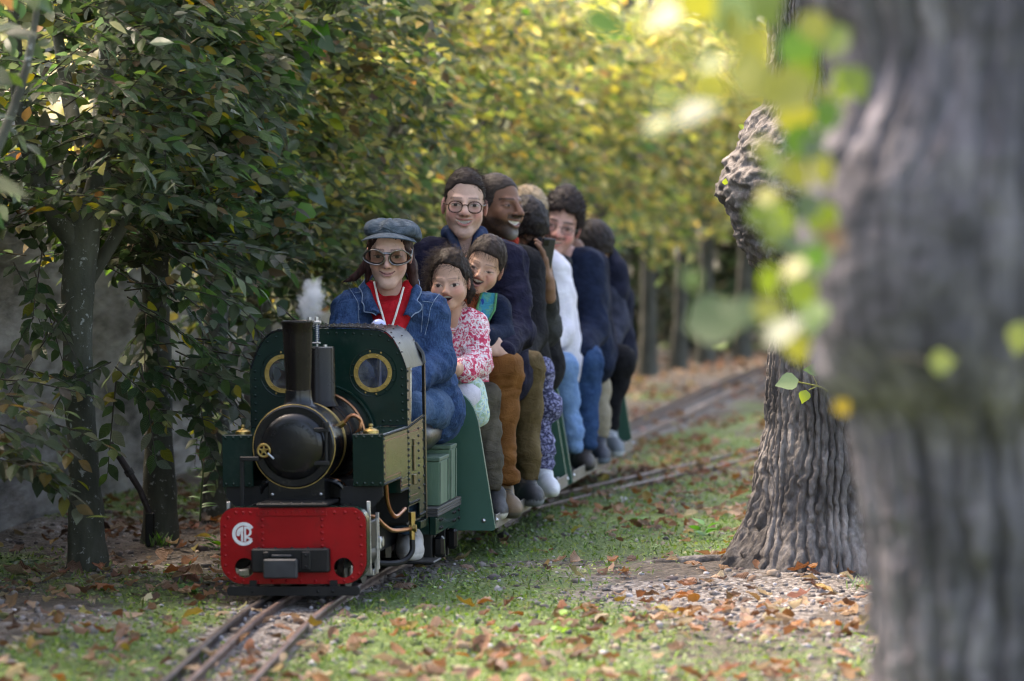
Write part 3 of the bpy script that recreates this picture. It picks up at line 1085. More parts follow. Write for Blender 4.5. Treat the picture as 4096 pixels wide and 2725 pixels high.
        mb.lathe([(0.0215, 0.432), (0.021, 0.438), (0.015, 0.442), (0.007, 0.444), (0.004, 0.448), (0.0065, 0.452), (0.005, 0.456), (0.0, 0.457)], (cxx, 0.205, 0), 'z', 24, caps=False)
        mb.build('filler_cap', BRASS, tank)
        mb = MB()
        for p in line((0, 0.17, 0), (0, 0.50, 0), 22):
            mb.lathe([(0.003, 0.432), (0.0025, 0.4335), (0.0, 0.4342)], (s * 0.146, p[1], 0), 'z', 6, caps=False)
        mb.build('tank_edge_rivet_strip', G_LOCO, tank)
        # cab side sheet
        mb = MB()
        xa, xb = s * 0.2245, s * 0.2215
        poly = [(0.5215, 0.434), (0.785, 0.452), (0.785, 0.160), (0.690, 0.160), (0.690, 0.205), (0.575, 0.205), (0.5215, 0.205)]
        mb.prism(poly, min(xa, xb), max(xa, xb), 'x')
        side = mb.build('cab_side', G_LOCO, L, smooth=False)
        if s > 0:
            pts = line((0, 0.53, 0.428), (0, 0.78, 0.445), 12) + line((0, 0.529, 0.415), (0, 0.529, 0.215), 13) + line((0, 0.772, 0.43), (0, 0.772, 0.17), 11) + line((0, 0.69, 0.415), (0, 0.69, 0.245), 9) + line((0, 0.535, 0.212), (0, 0.685, 0.212), 8) + line((0, 0.697, 0.168), (0, 0.765, 0.168), 5)
            for p in pts:
                rivet(side, (0.2247, p[1], p[2]), (1, 0, 0), 0.0042, BLACK)
            mb = MB()
            mb.box(0.2247, 0.2285, 0.595, 0.622, 0.300, 0.372, 0.001); mb.box(0.2247, 0.2285, 0.602, 0.615, 0.3725, 0.390, 0.001)
            mb.box(0.2247, 0.2290, 0.590, 0.626, 0.262, 0.290, 0.001)
            mb.build('maker_plate', simple('dull_bronze', (0.10, 0.075, 0.035), (0.16, 0.12, 0.06), rough=0.4, metal=0.8, scale=60), side)
            mb = MB(); mb.box(0.2247, 0.2249, 0.545, 0.755, 0.412, 0.4135); mb.box(0.2247, 0.2249, 0.545, 0.67, 0.232, 0.2335); mb.build('side_lining', REDL, side, smooth=False)
    # bracket plates beneath the tanks
    for s in (-1, 1):
        mb = MB()
        poly = [(s * 0.100, 0.2895), (s * 0.218, 0.2895), (s * 0.218, 0.262), (s * 0.165, 0.205), (s * 0.100, 0.205)]
        mb.prism(poly if s > 0 else poly[::-1], 0.16, 0.165)
        mb.build('tank_bracket', BLACKM, L, smooth=False)
    # frames, black block as shadow between them, running plate
    mb = MB()
    for s in (-1, 1):
        x0, x1 = sorted((s * 0.126, s * 0.130))
        mb.box(x0, x1, 0.052, 0.99, 0.075, 0.246)
    mb.box(-0.1255, 0.1255, 0.30, 0.99, 0.10, 0.235)
    mb.box(-0.137, 0.137, 0.25, 0.519, 0.252, 0.30)
    mb.build('frames_and_shadow_block', BLACKM, L, smooth=False)
    mb = MB()
    mb.box(-0.215, 0.215, 0.54, 0.80, 0.150, 0.1595, 0.002)
    mb.box(0.10, 0.2215, 0.525, 0.535, 0.1600, 0.40)
    mb.box(-0.2215, -0.10, 0.525, 0.535, 0.1600, 0.40)
    mb.build('cab_floor', BLACKM, L, smooth=False)
    mb = MB(); mb.box(0.2005, 0.2275, 0.690, 0.812, 0.128, 0.1495, 0.001); mb.build('running_angle', G_LOCO, L)
    # wheels
    for yy in (0.24, 0.46):
        for s in (-1, 1):
            mb = MB()
            mb.lathe([(0.0, -0.008), (0.052, -0.008), (0.058, -0.006), (0.058, 0.008), (0.064, 0.010), (0.064, 0.014), (0.0, 0.014)], (s * 0.090, yy, 0.058), 'x', 28, caps=False)
            w = mb.build('wheel', DSTEEL, L)
            mb = MB()
            mb.box(s * 0.112 - 0.004, s * 0.112 + 0.004, yy - 0.012, yy + 0.012, 0.035, 0.075, 0.002)
            mb.build('crank', STEEL, w)
    # cylinder and motion on both sides
    for s in (-1, 1):
        mb = MB()
        mb.lathe([(0.0, 0.085), (0.030, 0.085), (0.033, 0.089), (0.033, 0.160), (0.030, 0.164), (0.0, 0.164)], (s * 0.165, 0, 0.105), 'y', 24, caps=False)
        mb.box(*sorted((s * 0.132, s * 0.198)), 0.09, 0.16, 0.125, 0.20, 0.003)
        cyl = mb.build('cylinder', BLACKM, L)
        mb = MB()
        for (yy, z0, z1, w) in ((0.075, 0.06, 0.255, 0.006), (0.175, 0.05, 0.20, 0.007), (0.198, 0.06, 0.215, 0.006)):
            x0, x1 = sorted((s * 0.188, s * 0.198)); mb.box(x0, x1, yy, yy + w, z0, z1, 0.001)
        x0, x1 = sorted((s * 0.160, s * 0.1875)); mb.box(x0, x1, 0.168, 0.21, 0.045, 0.062, 0.002)
        mb.box(*sorted((s * 0.186, s * 0.206)), 0.182, 0.194, 0.115, 0.15, 0.003)
        mb.tube([(s * 0.165, 0.165, 0.105), (s * 0.165, 0.24, 0.105)], 0.0055, 8)
        mb.box(*sorted((s * 0.116, s * 0.124)), 0.235, 0.47, 0.050, 0.066, 0.003)
        mb.build('valve_gear', STEEL, L)
        mb = MB(); mb.lathe([(0.0, 0.0), (0.012, 0.0), (0.014, 0.003), (0.014, 0.010), (0.0, 0.010)], (s * 0.199 if s > 0 else -0.209, 0.20, 0.135), 'x', 16, caps=False)
        mb.build('crosshead_pin', STEEL, L)
    # pipes
    def pipe(name, pts, r, mat):
        pts = np.array(pts, float)
        t = np.linspace(0, len(pts) - 1, (len(pts) - 1) * 6 + 1)
        q = np.stack([smooth_interp(t, np.arange(len(pts)).astype(float), pts[:, k]) for k in range(3)], -1)
        mb = MB(); mb.tube(q, r, 8)
        return mb.build(name, mat, L)
    pipe('copper_pipe', [(0.096, 0.24, 0.455), (0.112, 0.24, 0.474), (0.130, 0.24, 0.476), (0.142, 0.25, 0.462), (0.140, 0.25, 0.440), (0.124, 0.26, 0.420), (0.118, 0.27, 0.38), (0.125, 0.28, 0.35)], 0.0052, COPPER)
    mb = MB(); mb.tube([(0.084, 0.24, 0.448), (0.100, 0.24, 0.459)], 0.0088, 6); mb.build('pipe_union', BRASS, L)
    pipe('copper_pipe', [(0.20, 0.30, 0.285), (0.20, 0.32, 0.235), (0.206, 0.34, 0.205), (0.215, 0.37, 0.19), (0.225, 0.45, 0.205)], 0.006, COPPER)
    pipe('copper_pipe', [(0.165, 0.20, 0.205), (0.185, 0.22, 0.200), (0.20, 0.26, 0.175), (0.215, 0.32, 0.155), (0.235, 0.42, 0.150), (0.244, 0.46, 0.150)], 0.006, COPPER)
    mb = MB(); mb.tube([(0.244, 0.455, 0.115), (0.244, 0.455, 0.19)], 0.008, 8); mb.tube([(0.244, 0.455, 0.17), (0.244, 0.455, 0.195)], 0.0105, 6); mb.tube([(0.236, 0.455, 0.15), (0.256, 0.455, 0.15)], 0.011, 6)
    mb.build('steam_valve', BRASS, L)
    pipe('rubber_hose', [(0.244, 0.455, 0.118), (0.243, 0.45, 0.085), (0.225, 0.42, 0.062), (0.195, 0.36, 0.060), (0.15, 0.30, 0.07)], 0.008, BLACKM)
    for k, off in enumerate((0.0, 0.014, 0.028)):
        pipe('steam_pipe', [(0.062, 0.16 + off, 0.305), (0.088, 0.16 + off, 0.300), (0.104, 0.165 + off, 0.285), (0.108, 0.17 + off, 0.258), (0.108, 0.17 + off, 0.225)], 0.0068, [BLACK, BLACK, COPPER][k])
    pipe('steam_pipe', [(-0.088, 0.16, 0.305), (-0.106, 0.16, 0.298), (-0.118, 0.165, 0.28), (-0.120, 0.17, 0.25)], 0.0075, BLACK)
    # upright lever rod at the left of the smokebox
    mb = MB(); mb.box(-0.156, -0.146, 0.06, 0.072, 0.200, 0.372, 0.001); mb.box(-0.156, -0.105, 0.058, 0.074, 0.366, 0.378, 0.002)
    mb.build('hand_rail_bracket', BLACKM, L)
    # regulator lever and polished reach rod seen through the cab opening
    mb = MB(); mb.tube([(0.205, 0.66, 0.42), (0.208, 0.665, 0.56), (0.208, 0.665, 0.575)], 0.0045, 8); mb.torus((0.208, 0.665, 0.587), 0.012, 0.0032, 'x', 16, 6)
    mb.build('reach_rod', STEEL, L)
    mb = MB(); mb.lathe([(0.0, 0.7245), (0.010, 0.7225), (0.019, 0.715), (0.0235, 0.702), (0.021, 0.688), (0.010, 0.680)], (0.088, 0.83, 0), 'z', 24, caps=False)
    mb.tube([(0.088, 0.83, 0.68), (0.088, 0.83, 0.25)], 0.006, 8)
    mb.build('regulator_knob', simple('lavender_enamel', (0.34, 0.38, 0.62), (0.42, 0.46, 0.70), rough=0.2, scale=30), L)
    # foot rests
    mb = MB(); mb.box(-0.262, 0.262, 0.70, 0.83, 0.026, 0.034, 0.003); mb.box(-0.18, -0.16, 0.80, 0.812, 0.0345, 0.150); mb.box(0.16, 0.18, 0.80, 0.812, 0.0345, 0.150)
    mb.build('footrest', BLACKM, L)
    return L


LOCO = build_locomotive()


def train_frame(y_front, y_back):
    """matrix of a vehicle whose ends sit on the track at those depths"""
    x0, x1 = track_x(y_front), track_x(y_back)
    th = math.atan2(x1 - x0, y_back - y_front)
    return x0, th, math.hypot(x1 - x0, y_back - y_front)


WOODG = simple('painted_green_wood', (0.055, 0.115, 0.072), (0.085, 0.155, 0.10), rough=0.6, scale=14, bump=0.0012, bscale=90, stretch=(1, 1, 0.25))
WOODG_EDGE = simple('painted_green_wood_worn', (0.045, 0.09, 0.06), (0.085, 0.14, 0.095), rough=0.62, scale=22, bump=0.0014, bscale=120)
PLYDARK = simple('tarred_plank', (0.018, 0.017, 0.017), (0.06, 0.056, 0.053), rough=0.6, scale=20, bump=0.003, bscale=60, stretch=(1, 0.15, 4))
VINYL = simple('black_vinyl', (0.010, 0.010, 0.013), (0.018, 0.018, 0.022), rough=0.30, scale=30, bump=0.002, bscale=60, rough2=0.45)


def build_truck():
    x0, th, ln = train_frame(11.12, 11.62)
    T = empty('driving_truck', (x0, 11.12, 0), (0, -0.008, -th))
    tag(T, 'black driving truck with seat coupled behind the locomotive cab', 'wagon')
    mb = MB()
    for k in range(3):
        mb.box(-0.262, 0.262, 0.03, 0.50, 0.150 + k * 0.0085, 0.1575 + k * 0.0085, 0.001)
    mb.build('deck_plank', PLYDARK, T)
    mb = MB()
    mb.box(0.238, 0.258, 0.02, 0.50, 0.098, 0.1495, 0.002); mb.box(-0.258, -0.238, 0.02, 0.50, 0.098, 0.1495, 0.002); mb.box(-0.237, 0.237, 0.02, 0.04, 0.10, 0.149); mb.box(-0.237, 0.237, 0.48, 0.50, 0.10, 0.149)
    fr = mb.build('underframe', G_LOCO, T)
    for yy in (0.10, 0.13, 0.36, 0.39, 0.47):
        for z in (0.112, 0.136):
            rivet(fr, (0.2582, yy, z), (1, 0, 0), 0.0055, BLACKM)
    for s in (-1, 1):
        for yy in (0.115, 0.375):
            mb = MB()
            for dy in (-0.030, 0.030):
                x0_, x1_ = sorted((s * 0.212, s * 0.236)); mb.box(x0_, x1_, yy + dy - 0.012, yy + dy + 0.012, 0.006, 0.12, 0.002)
            ax = mb.build('axle_guard', BLACKM, T)
            mb = MB(); xa, xb = sorted((s * 0.2365, s * 0.268)); mb.box(xa, xb, yy - 0.020, yy + 0.020, 0.028, 0.088, 0.008); mb.build('axle_box', BLACK, ax)
            mb = MB(); mb.lathe([(0.0, -0.006), (0.048, -0.006), (0.048, 0.006), (0.054, 0.008), (0.054, 0.012), (0.0, 0.012)], (s * 0.090, yy, 0.050), 'x', 24, caps=False); mb.build('wheel', DSTEEL, ax)
            rivet(ax, (s * 0.2362, yy - 0.03, 0.10), (s, 0, 0), 0.006, BLACKM)
    # saddle seat
    n, mseg = 25, 28
    vs, fs = [], []
    prof = [(0.0, 0.0), (0.6, 0.002), (0.85, 0.012), (0.97, 0.035), (1.0, 0.060), (0.95, 0.088), (0.85, 0.104), (0.6, 0.110), (0.0, 0.112)]
    for (q, h) in prof:
        for k in range(mseg):
            a = 2 * math.pi * k / mseg
            ca, sa = math.cos(a), math.sin(a)
            ex = 0.5
            X = math.copysign(abs(ca) ** ex, ca) * 0.235 * q
            Y = math.copysign(abs(sa) ** ex, sa) * 0.20 * q
            vs.append((X, 0.235 + Y, 0.305 + h + 0.012 * (X / 0.2) ** 2))
    for i in range(len(prof) - 1):
        for k in range(mseg):
            a, b = i * mseg + k, i * mseg + (k + 1) % mseg
            fs.append((a, b, b + mseg, a + mseg))
    MB().add(vs, fs).build('seat', VINYL, T, angle=60)
    mb = MB(); mb.box(-0.15, 0.10, 0.06, 0.42, 0.1760, 0.304, 0.004); mb.build('seat_box', BLACKM, T)
    # two green boxes on the deck
    R = Matrix.Rotation(-th, 4, 'Z')
    for (lab, ua, ub, va, vb, z0, z1) in (('small pale green wooden box on the truck deck under the black seat', 0.168, 0.252, 0.115, 0.295, 0.1765, 0.318),
                                          ('taller green wooden box with a lid behind the smaller box', 0.165, 0.252, 0.330, 0.450, 0.1765, 0.340)):
        w = R @ Vector(((ua + ub) / 2, (va + vb) / 2, 0))
        B = empty('wooden_box', (x0 + w.x, 11.12 + w.y, z0), (0, 0, -th))
        hu, hv, hh = (ub - ua) / 2, (vb - va) / 2, z1 - z0
        mb = MB(); mb.box(-hu, hu, -hv, hv, 0.001, hh - 0.012, 0.002); mb.build('crate_body', WOODG, B)
        mb = MB(); mb.box(-hu - 0.002, hu + 0.002, -hv - 0.003, hv + 0.003, hh - 0.0115, hh, 0.002); lid = mb.build('lid', WOODG_EDGE, B)
        for (q0, q1) in ((-hv + 0.004, -hv + 0.018), (hv - 0.018, hv - 0.004)):
            mb = MB(); mb.box(hu + 0.0003, hu + 0.003, q0, q1, 0.004, hh - 0.014); mb.build('corner_batten', WOODG_EDGE, B)
        tag(B, lab, 'box', 'green boxes on the driving truck')
    return T


TRUCK = build_truck()

G_CAR = simple('coach_green_paint', (0.019, 0.078, 0.054), (0.025, 0.092, 0.066), rough=0.42, scale=6, rough2=0.5, bump=0.0003, bscale=40)
EDGE_METAL = simple('painted_angle_iron', (0.13, 0.115, 0.10), (0.20, 0.18, 0.16), rough=0.45, metal=0.3, scale=20, rough2=0.6)
FLOORM = simple('dark_floorboard', (0.03, 0.028, 0.025), (0.07, 0.065, 0.06), rough=0.8, scale=30)
CAR_HW = 0.352


def build_car(y0, y1, label):
    x0, th, ln = train_frame(y0, y1)
    C = empty('passenger_car', (x0, y0, 0), (0, 0, -th))
    tag(C, label, 'wagon', 'ride-on passenger cars')
    def board_poly():
        pts = []
        hw, top = CAR_HW, 0.502
        right = [(hw - 0.006, 0.066), (hw, 0.074)]
        right += [(hw - 0.052, 0.395)]
        c, r = (hw - 0.052 - 0.120, 0.385), 0.118
        for k in range(1, 9):
            a = math.radians(5 + k * 85 / 8)
            right.append((c[0] + r * math.cos(a), c[1] + r * math.sin(a)))
        left = [(-p[0], p[1]) for p in right[::-1]]
        return right + left
    for yy in (0.0, ln - 0.034):
        mb = MB(); mb.prism(board_poly(), yy, yy + 0.022)
        b = mb.build('end_board', G_CAR, C, smooth=True, angle=25)
        for s in (-1, 1):
            rivet(b, (s * (CAR_HW - 0.035), yy - 0.0003, 0.096), (0, -1, 0), 0.0075, STEEL)
    for s in (-1, 1):
        mb = MB()
        xa, xb = sorted((s * (CAR_HW - 0.004), s * CAR_HW)); mb.box(xa, xb, 0.0225, ln - 0.035, 0.070, 0.112, 0.0008)
        e = mb.build('edge_rail', EDGE_METAL, C)
        for yy in (0.032, ln - 0.045):
            rivet(e, (s * (CAR_HW + 0.0002), yy, 0.096), (s, 0, 0), 0.0075, STEEL)
        mb = MB(); xa, xb = sorted((s * 0.12, s * (CAR_HW - 0.0045))); mb.box(xa, xb, 0.0225, ln - 0.035, 0.072, 0.082); mb.build('footboard', FLOORM, C)
    mb = MB(); mb.box(-0.115, 0.115, 0.10, ln - 0.10, 0.083, 0.395, 0.004); mb.build('bench_box', G_CAR, C)
    mb = MB(); mb.box(-0.145, 0.145, 0.08, ln - 0.09, 0.3955, 0.440, 0.014); mb.build('bench_cushion', VINYL, C)
    for yy in (0.3, ln - 0.3):
        for s in (-1, 1):
            mb = MB(); mb.lathe([(0.0, -0.006), (0.045, -0.006), (0.045, 0.006), (0.051, 0.008), (0.051, 0.012), (0.0, 0.012)], (s * 0.09, yy, 0.047), 'x', 24, caps=False); mb.build('wheel', DSTEEL, C)
    return C


CAR1 = build_car(11.70, 13.50, 'green ride-on passenger car directly behind the driver')
CAR2 = build_car(13.60, 15.48, 'rearmost green ride-on passenger car')

# ================================================================== trees and foliage
LEAF_HEDGE = leaf_material('hornbeam_leaf', 0.46, 0.33)
LEAF_LIME = leaf_material('lime_leaf', 0.40, 0.5, vein=False)
BARK_HORN = simple('hornbeam_bark', (0.035, 0.036, 0.026), (0.10, 0.10, 0.082), rough=0.85, scale=16, bump=0.004, bscale=60, stretch=(1, 1, 0.35), lo=0.38, hi=0.72)


def lichen_bark():
    m, n, l, bs, out = new_mat('hornbeam_bark_lichen')
    t = tex(n, l, 'noise', 16, 6, stretch=(1, 1, 0.3)); r = ramp(n, [(0.35, (0.040, 0.040, 0.028)), (0.55, (0.075, 0.078, 0.055)), (0.75, (0.12, 0.12, 0.10))]); l.new(t.outputs['Fac'], r.inputs[0])
    t2 = tex(n, l, 'noise', 48, 4, rough=0.6); r2 = ramp(n, [(0.60, (0, 0, 0)), (0.66, (1, 1, 1))]); l.new(t2.outputs['Fac'], r2.inputs[0])
    mx = n.new('ShaderNodeMix'); mx.data_type = 'RGBA'; l.new(r2.outputs[0], mx.inputs[0]); l.new(r.outputs[0], mx.inputs[6]); mx.inputs[7].default_value = (0.30, 0.31, 0.29, 1)
    l.new(mx.outputs[2], bs.inputs['Base Color']); bs.inputs['Roughness'].default_value = 0.85
    b = n.new('ShaderNodeBump'); b.inputs['Distance'].default_value = 0.004; l.new(t2.outputs['Fac'], b.inputs['Height']); l.new(b.outputs[0], bs.inputs['Normal'])
    return m


BARK_LICHEN = lichen_bark()
TWIG = simple('twig_bark', (0.035, 0.028, 0.02), (0.07, 0.055, 0.04), rough=0.8, scale=40)


# leaf templates: x across, y along the midrib, z normal; (verts, faces, uv)
def leaf_template(ws, fold=0.18, droop=0.16, wave=0.0):
    """ws: half widths at evenly spaced stations between base and tip"""
    k = len(ws)
    ys = np.linspace(0, 1, k + 2)
    v = [(0, 0, 0)]
    for i, w in enumerate(ws):
        y = ys[i + 1]
        z = -droop * y * y
        s = wave * (1 if i % 2 else -1)
        v += [(-w, y, z + fold * w + s), (0, y, z), (w, y, z + fold * w - s)]
    v.append((0, 1, -droop))
    f3 = [(0, 2, 1), (0, 3, 2)]
    f4 = []
    for i in range(k - 1):
        a = 1 + 3 * i
        f4 += [(a, a + 1, a + 4, a + 3), (a + 1, a + 2, a + 5, a + 4)]
    a = 1 + 3 * (k - 1)
    t = len(v) - 1
    f3 += [(a, a + 1, t), (a + 1, a + 2, t)]
    v = np.array(v, float)
    uv = v[:, :2].copy()
    return v, np.array(f3), np.array(f4), uv


T_HORN = leaf_template([0.19, 0.27, 0.24, 0.13], 0.22, 0.15)
T_HORN_MID = leaf_template([0.23, 0.26, 0.16], 0.22, 0.15)
T_HORN_LOW = leaf_template([0.24, 0.20], 0.2, 0.12)
T_LIME = leaf_template([0.34, 0.42, 0.34, 0.16], 0.15, 0.18)
T_HEART = leaf_template([0.36, 0.36, 0.26, 0.13], 0.22, 0.25)


def leaves_arrays(T, pos, ax, nm, ln, cols, wid=1.0):
    tv, f3, f4, uv = T
    n, k = len(pos), len(tv)
    ax = nrm(ax)
    xx = nrm(np.cross(ax, nm))
    zz = np.cross(xx, ax)
    ln = np.broadcast_to(np.asarray(ln, float), (n,))
    wd = np.broadcast_to(np.asarray(wid, float), (n,))
    V_ = (pos[:, None, :] + ln[:, None, None] * (tv[None, :, 0:1] * wd[:, None, None] * xx[:, None, :] + tv[None, :, 1:2] * ax[:, None, :] + tv[None, :, 2:3] * zz[:, None, :])).reshape(-1, 3)
    off = (np.arange(n) * k)[:, None, None]
    F3 = (f3[None] + off).reshape(-1, 3)
    F4 = (f4[None] + off).reshape(-1, 4) if len(f4) else np.zeros((0, 4), int)
    C = np.repeat(cols, k, axis=0)
    U = np.tile(uv, (n, 1))
    return V_, F3, F4, C, U


def leaf_cloud(name, T, pos, ax, nm, ln, cols, mat, parent, wid=1.0):
    V_, F3, F4, C, U = leaves_arrays(T, pos, ax, nm, ln, cols, wid)
    o = np_mesh(name, V_, [F4, F3], mat, parent, smooth=True, colors=C, uvs=U)
    o['kind'] = 'stuff'
    return o


def sprays(org, dirn, L, per, rng, leaf_len=0.06, droop=0.5, spread=0.9):
    """twigs with alternate leaves; returns leaf pos, axis, normal, and twig polylines (n,4,3)"""
    n = len(org)
    d = nrm(dirn)
    up = np.array([0, 0, 1.0]) + 0.35 * rng.normal(size=(n, 3))
    side = nrm(np.cross(d, up))
    nm = np.cross(side, d)
    ts = (np.arange(per) + 0.6) / per
    t = ts[None, :] + rng.uniform(-0.03, 0.03, (n, per))
    sag = -droop * 0.35
    pts = lambda tt: org[:, None, :] + (L[:, None] * tt)[..., None] * d[:, None, :] + np.array([0, 0, 1.0]) * (sag * L[:, None] * tt * tt)[..., None]
    pos = pts(t)
    s = np.where(np.arange(per) % 2 == 0, 1.0, -1.0)[None, :, None]
    ax = d[:, None, :] * 0.75 + side[:, None, :] * s * spread + np.array([0, 0, -0.28]) * (0.5 + t[..., None]) + 0.22 * rng.normal(size=(n, per, 3))
    nmv = nm[:, None, :] + 0.38 * rng.normal(size=(n, per, 3))
    tw = pts(np.repeat(np.array([[0, 0.35, 0.7, 0.97]]), n, 0))
    return pos.reshape(-1, 3), ax.reshape(-1, 3), nmv.reshape(-1, 3), tw


def twig_mesh(name, tw, r0, mat, parent):
    """3-sided tapered tubes along polylines tw (n,k,3)"""
    n, k, _ = tw.shape
    d = nrm(np.gradient(tw, axis=1))
    a = nrm(np.cross(d, np.array([0.3, 0.2, 1.0])))
    b = np.cross(d, a)
    r = np.linspace(1, 0.35, k)[None, :, None] * np.broadcast_to(np.asarray(r0, float).reshape(-1, 1, 1), (n, 1, 1))
    rings = [tw + r * (math.cos(q) * a + math.sin(q) * b) for q in (0, 2.094, 4.189)]
    V_ = np.stack(rings, 2).reshape(-1, 3)
    i = np.arange(n * k * 3).reshape(n, k, 3)
    j = np.roll(i, -1, axis=2)
    F = np.stack([i[:, :-1], j[:, :-1], j[:, 1:], i[:, 1:]], -1).reshape(-1, 4)
    o = np_mesh(name, V_, F, mat, parent)
    return o


def limb_arrays(path, rad, n=14, rough=0.06, seed=0, seg=0.05):
    """ring loft along a polyline with radii; returns verts, quads"""
    path = np.array(path, float); rad = np.array(rad, float)
    s = np.concatenate([[0], np.cumsum(np.linalg.norm(np.diff(path, axis=0), axis=1))])
    m = max(4, int(s[-1] / seg) + 1)
    q = np.linspace(0, s[-1], m)
    c = np.stack([smooth_interp(q, s, path[:, k]) for k in range(3)], -1)
    r = smooth_interp(q, s, rad)
    d = nrm(np.gradient(c, axis=0))
    up = np.array([1.0, 0.1, 0.05])
    A, B = [], []
    for i in range(m):
        up = up - d[i] * np.dot(up, d[i]); up /= np.linalg.norm(up) + 1e-9
        A.append(up.copy()); B.append(np.cross(d[i], up))
    A, B = np.array(A), np.array(B)
    th = np.linspace(0, 2 * np.pi, n, endpoint=False)
    ring = np.cos(th)[None, :, None] * A[:, None, :] + np.sin(th)[None, :, None] * B[:, None, :]
    P0 = c[:, None, :] + r[:, None, None] * ring
    dis = rough * r[:, None] * fbm(P0 * 14, 3, seed) * 2
    V_ = (P0 + ring * dis[..., None]).reshape(-1, 3)
    i = np.arange(m * n).reshape(m, n); j = np.roll(i, -1, axis=1)
    F = np.stack([i[:-1], j[:-1], j[1:], i[1:]], -1).reshape(-1, 4)
    return V_, F


def join_arrays(parts):
    vs, fs, o = [], [], 0
    for v, f in parts:
        vs.append(v); fs.append(f + o); o += len(v)
    return np.concatenate(vs), np.concatenate(fs)


PAL_SHADE = np.array([(0.040, 0.075, 0.030), (0.060, 0.10, 0.038), (0.085, 0.115, 0.060), (0.13, 0.15, 0.095), (0.07, 0.12, 0.032), (0.17, 0.175, 0.115), (0.24, 0.21, 0.04), (0.16, 0.10, 0.045)])
PW_NEAR = np.array([0.20, 0.22, 0.20, 0.12, 0.13, 0.06, 0.05, 0.02])
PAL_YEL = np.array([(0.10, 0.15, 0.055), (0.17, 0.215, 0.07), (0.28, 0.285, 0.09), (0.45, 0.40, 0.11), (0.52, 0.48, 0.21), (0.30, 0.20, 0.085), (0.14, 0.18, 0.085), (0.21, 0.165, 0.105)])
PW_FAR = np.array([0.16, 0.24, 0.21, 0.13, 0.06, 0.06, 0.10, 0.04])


def pick_cols(rng, n, pal, w, jit=0.2):
    c = pal[rng.choice(len(pal), n, p=w / w.sum())]
    return np.clip(c * np.exp(rng.normal(0, jit, (n, 1))) * np.exp(rng.normal(0, 0.07, (n, 3))), 0, 0.8)


_LEAF_VARIANTS = {}


def leaf_variant(key, T, col, mat):
    if key not in _LEAF_VARIANTS:
        tv, f3, f4, uv = T
        me = np_mesh('leaf', tv, [f4, f3], mat, None, True, np.repeat(col[None], len(tv), 0), uv, obj=False)
        _LEAF_VARIANTS[key] = me
    return _LEAF_VARIANTS[key]


def leaf_object(T, tname, pos, ax, nm, ln, col, mat, parent, name='leaf'):
    q = tuple(np.round(np.log(np.maximum(col, 0.01)) * 2.2).astype(int))
    me = leaf_variant((tname, mat.name, q), T, np.asarray(col), mat)
    o = bpy.data.objects.new(name, me)
    COL.objects.link(o)
    y = Vector(ax).normalized(); x = y.cross(Vector(nm)).normalized(); z = x.cross(y)
    M = Matrix((x, y, z)).transposed().to_4x4()
    M = Matrix.Translation(Vector(pos)) @ M @ Matrix.Scale(float(ln), 4)
    o.parent = parent
    pm = Matrix.Translation(parent.location) if parent is not None else Matrix()
    o.matrix_local = pm.inverted() @ M
    return o


# ------------------------------------------------------------------ the hornbeam row
TREE_Y = [8.3, 9.25, 10.15, 11.4, 12.2, 13.1, 13.95, 14.8, 15.7, 16.6, 17.5, 18.4, 19.3, 20.2, 21.1, 22.0, 22.9, 23.8, 24.6, 25.4, 26.1, 26.7, 27.3, 27.9]
TREE_LABEL = {}


def hedge_zmin(y):
    y = np.asarray(y, float)
    return np.interp(y, [8, 10.5, 11.6, 12.6, 14, 18, 23, 28], [1.05, 1.0, 0.90, 0.82, 0.70, 0.66, 0.90, 0.98]) + 0.16 * noise3(np.stack([y * 1.7, 0 * y, 0 * y], -1), 77)


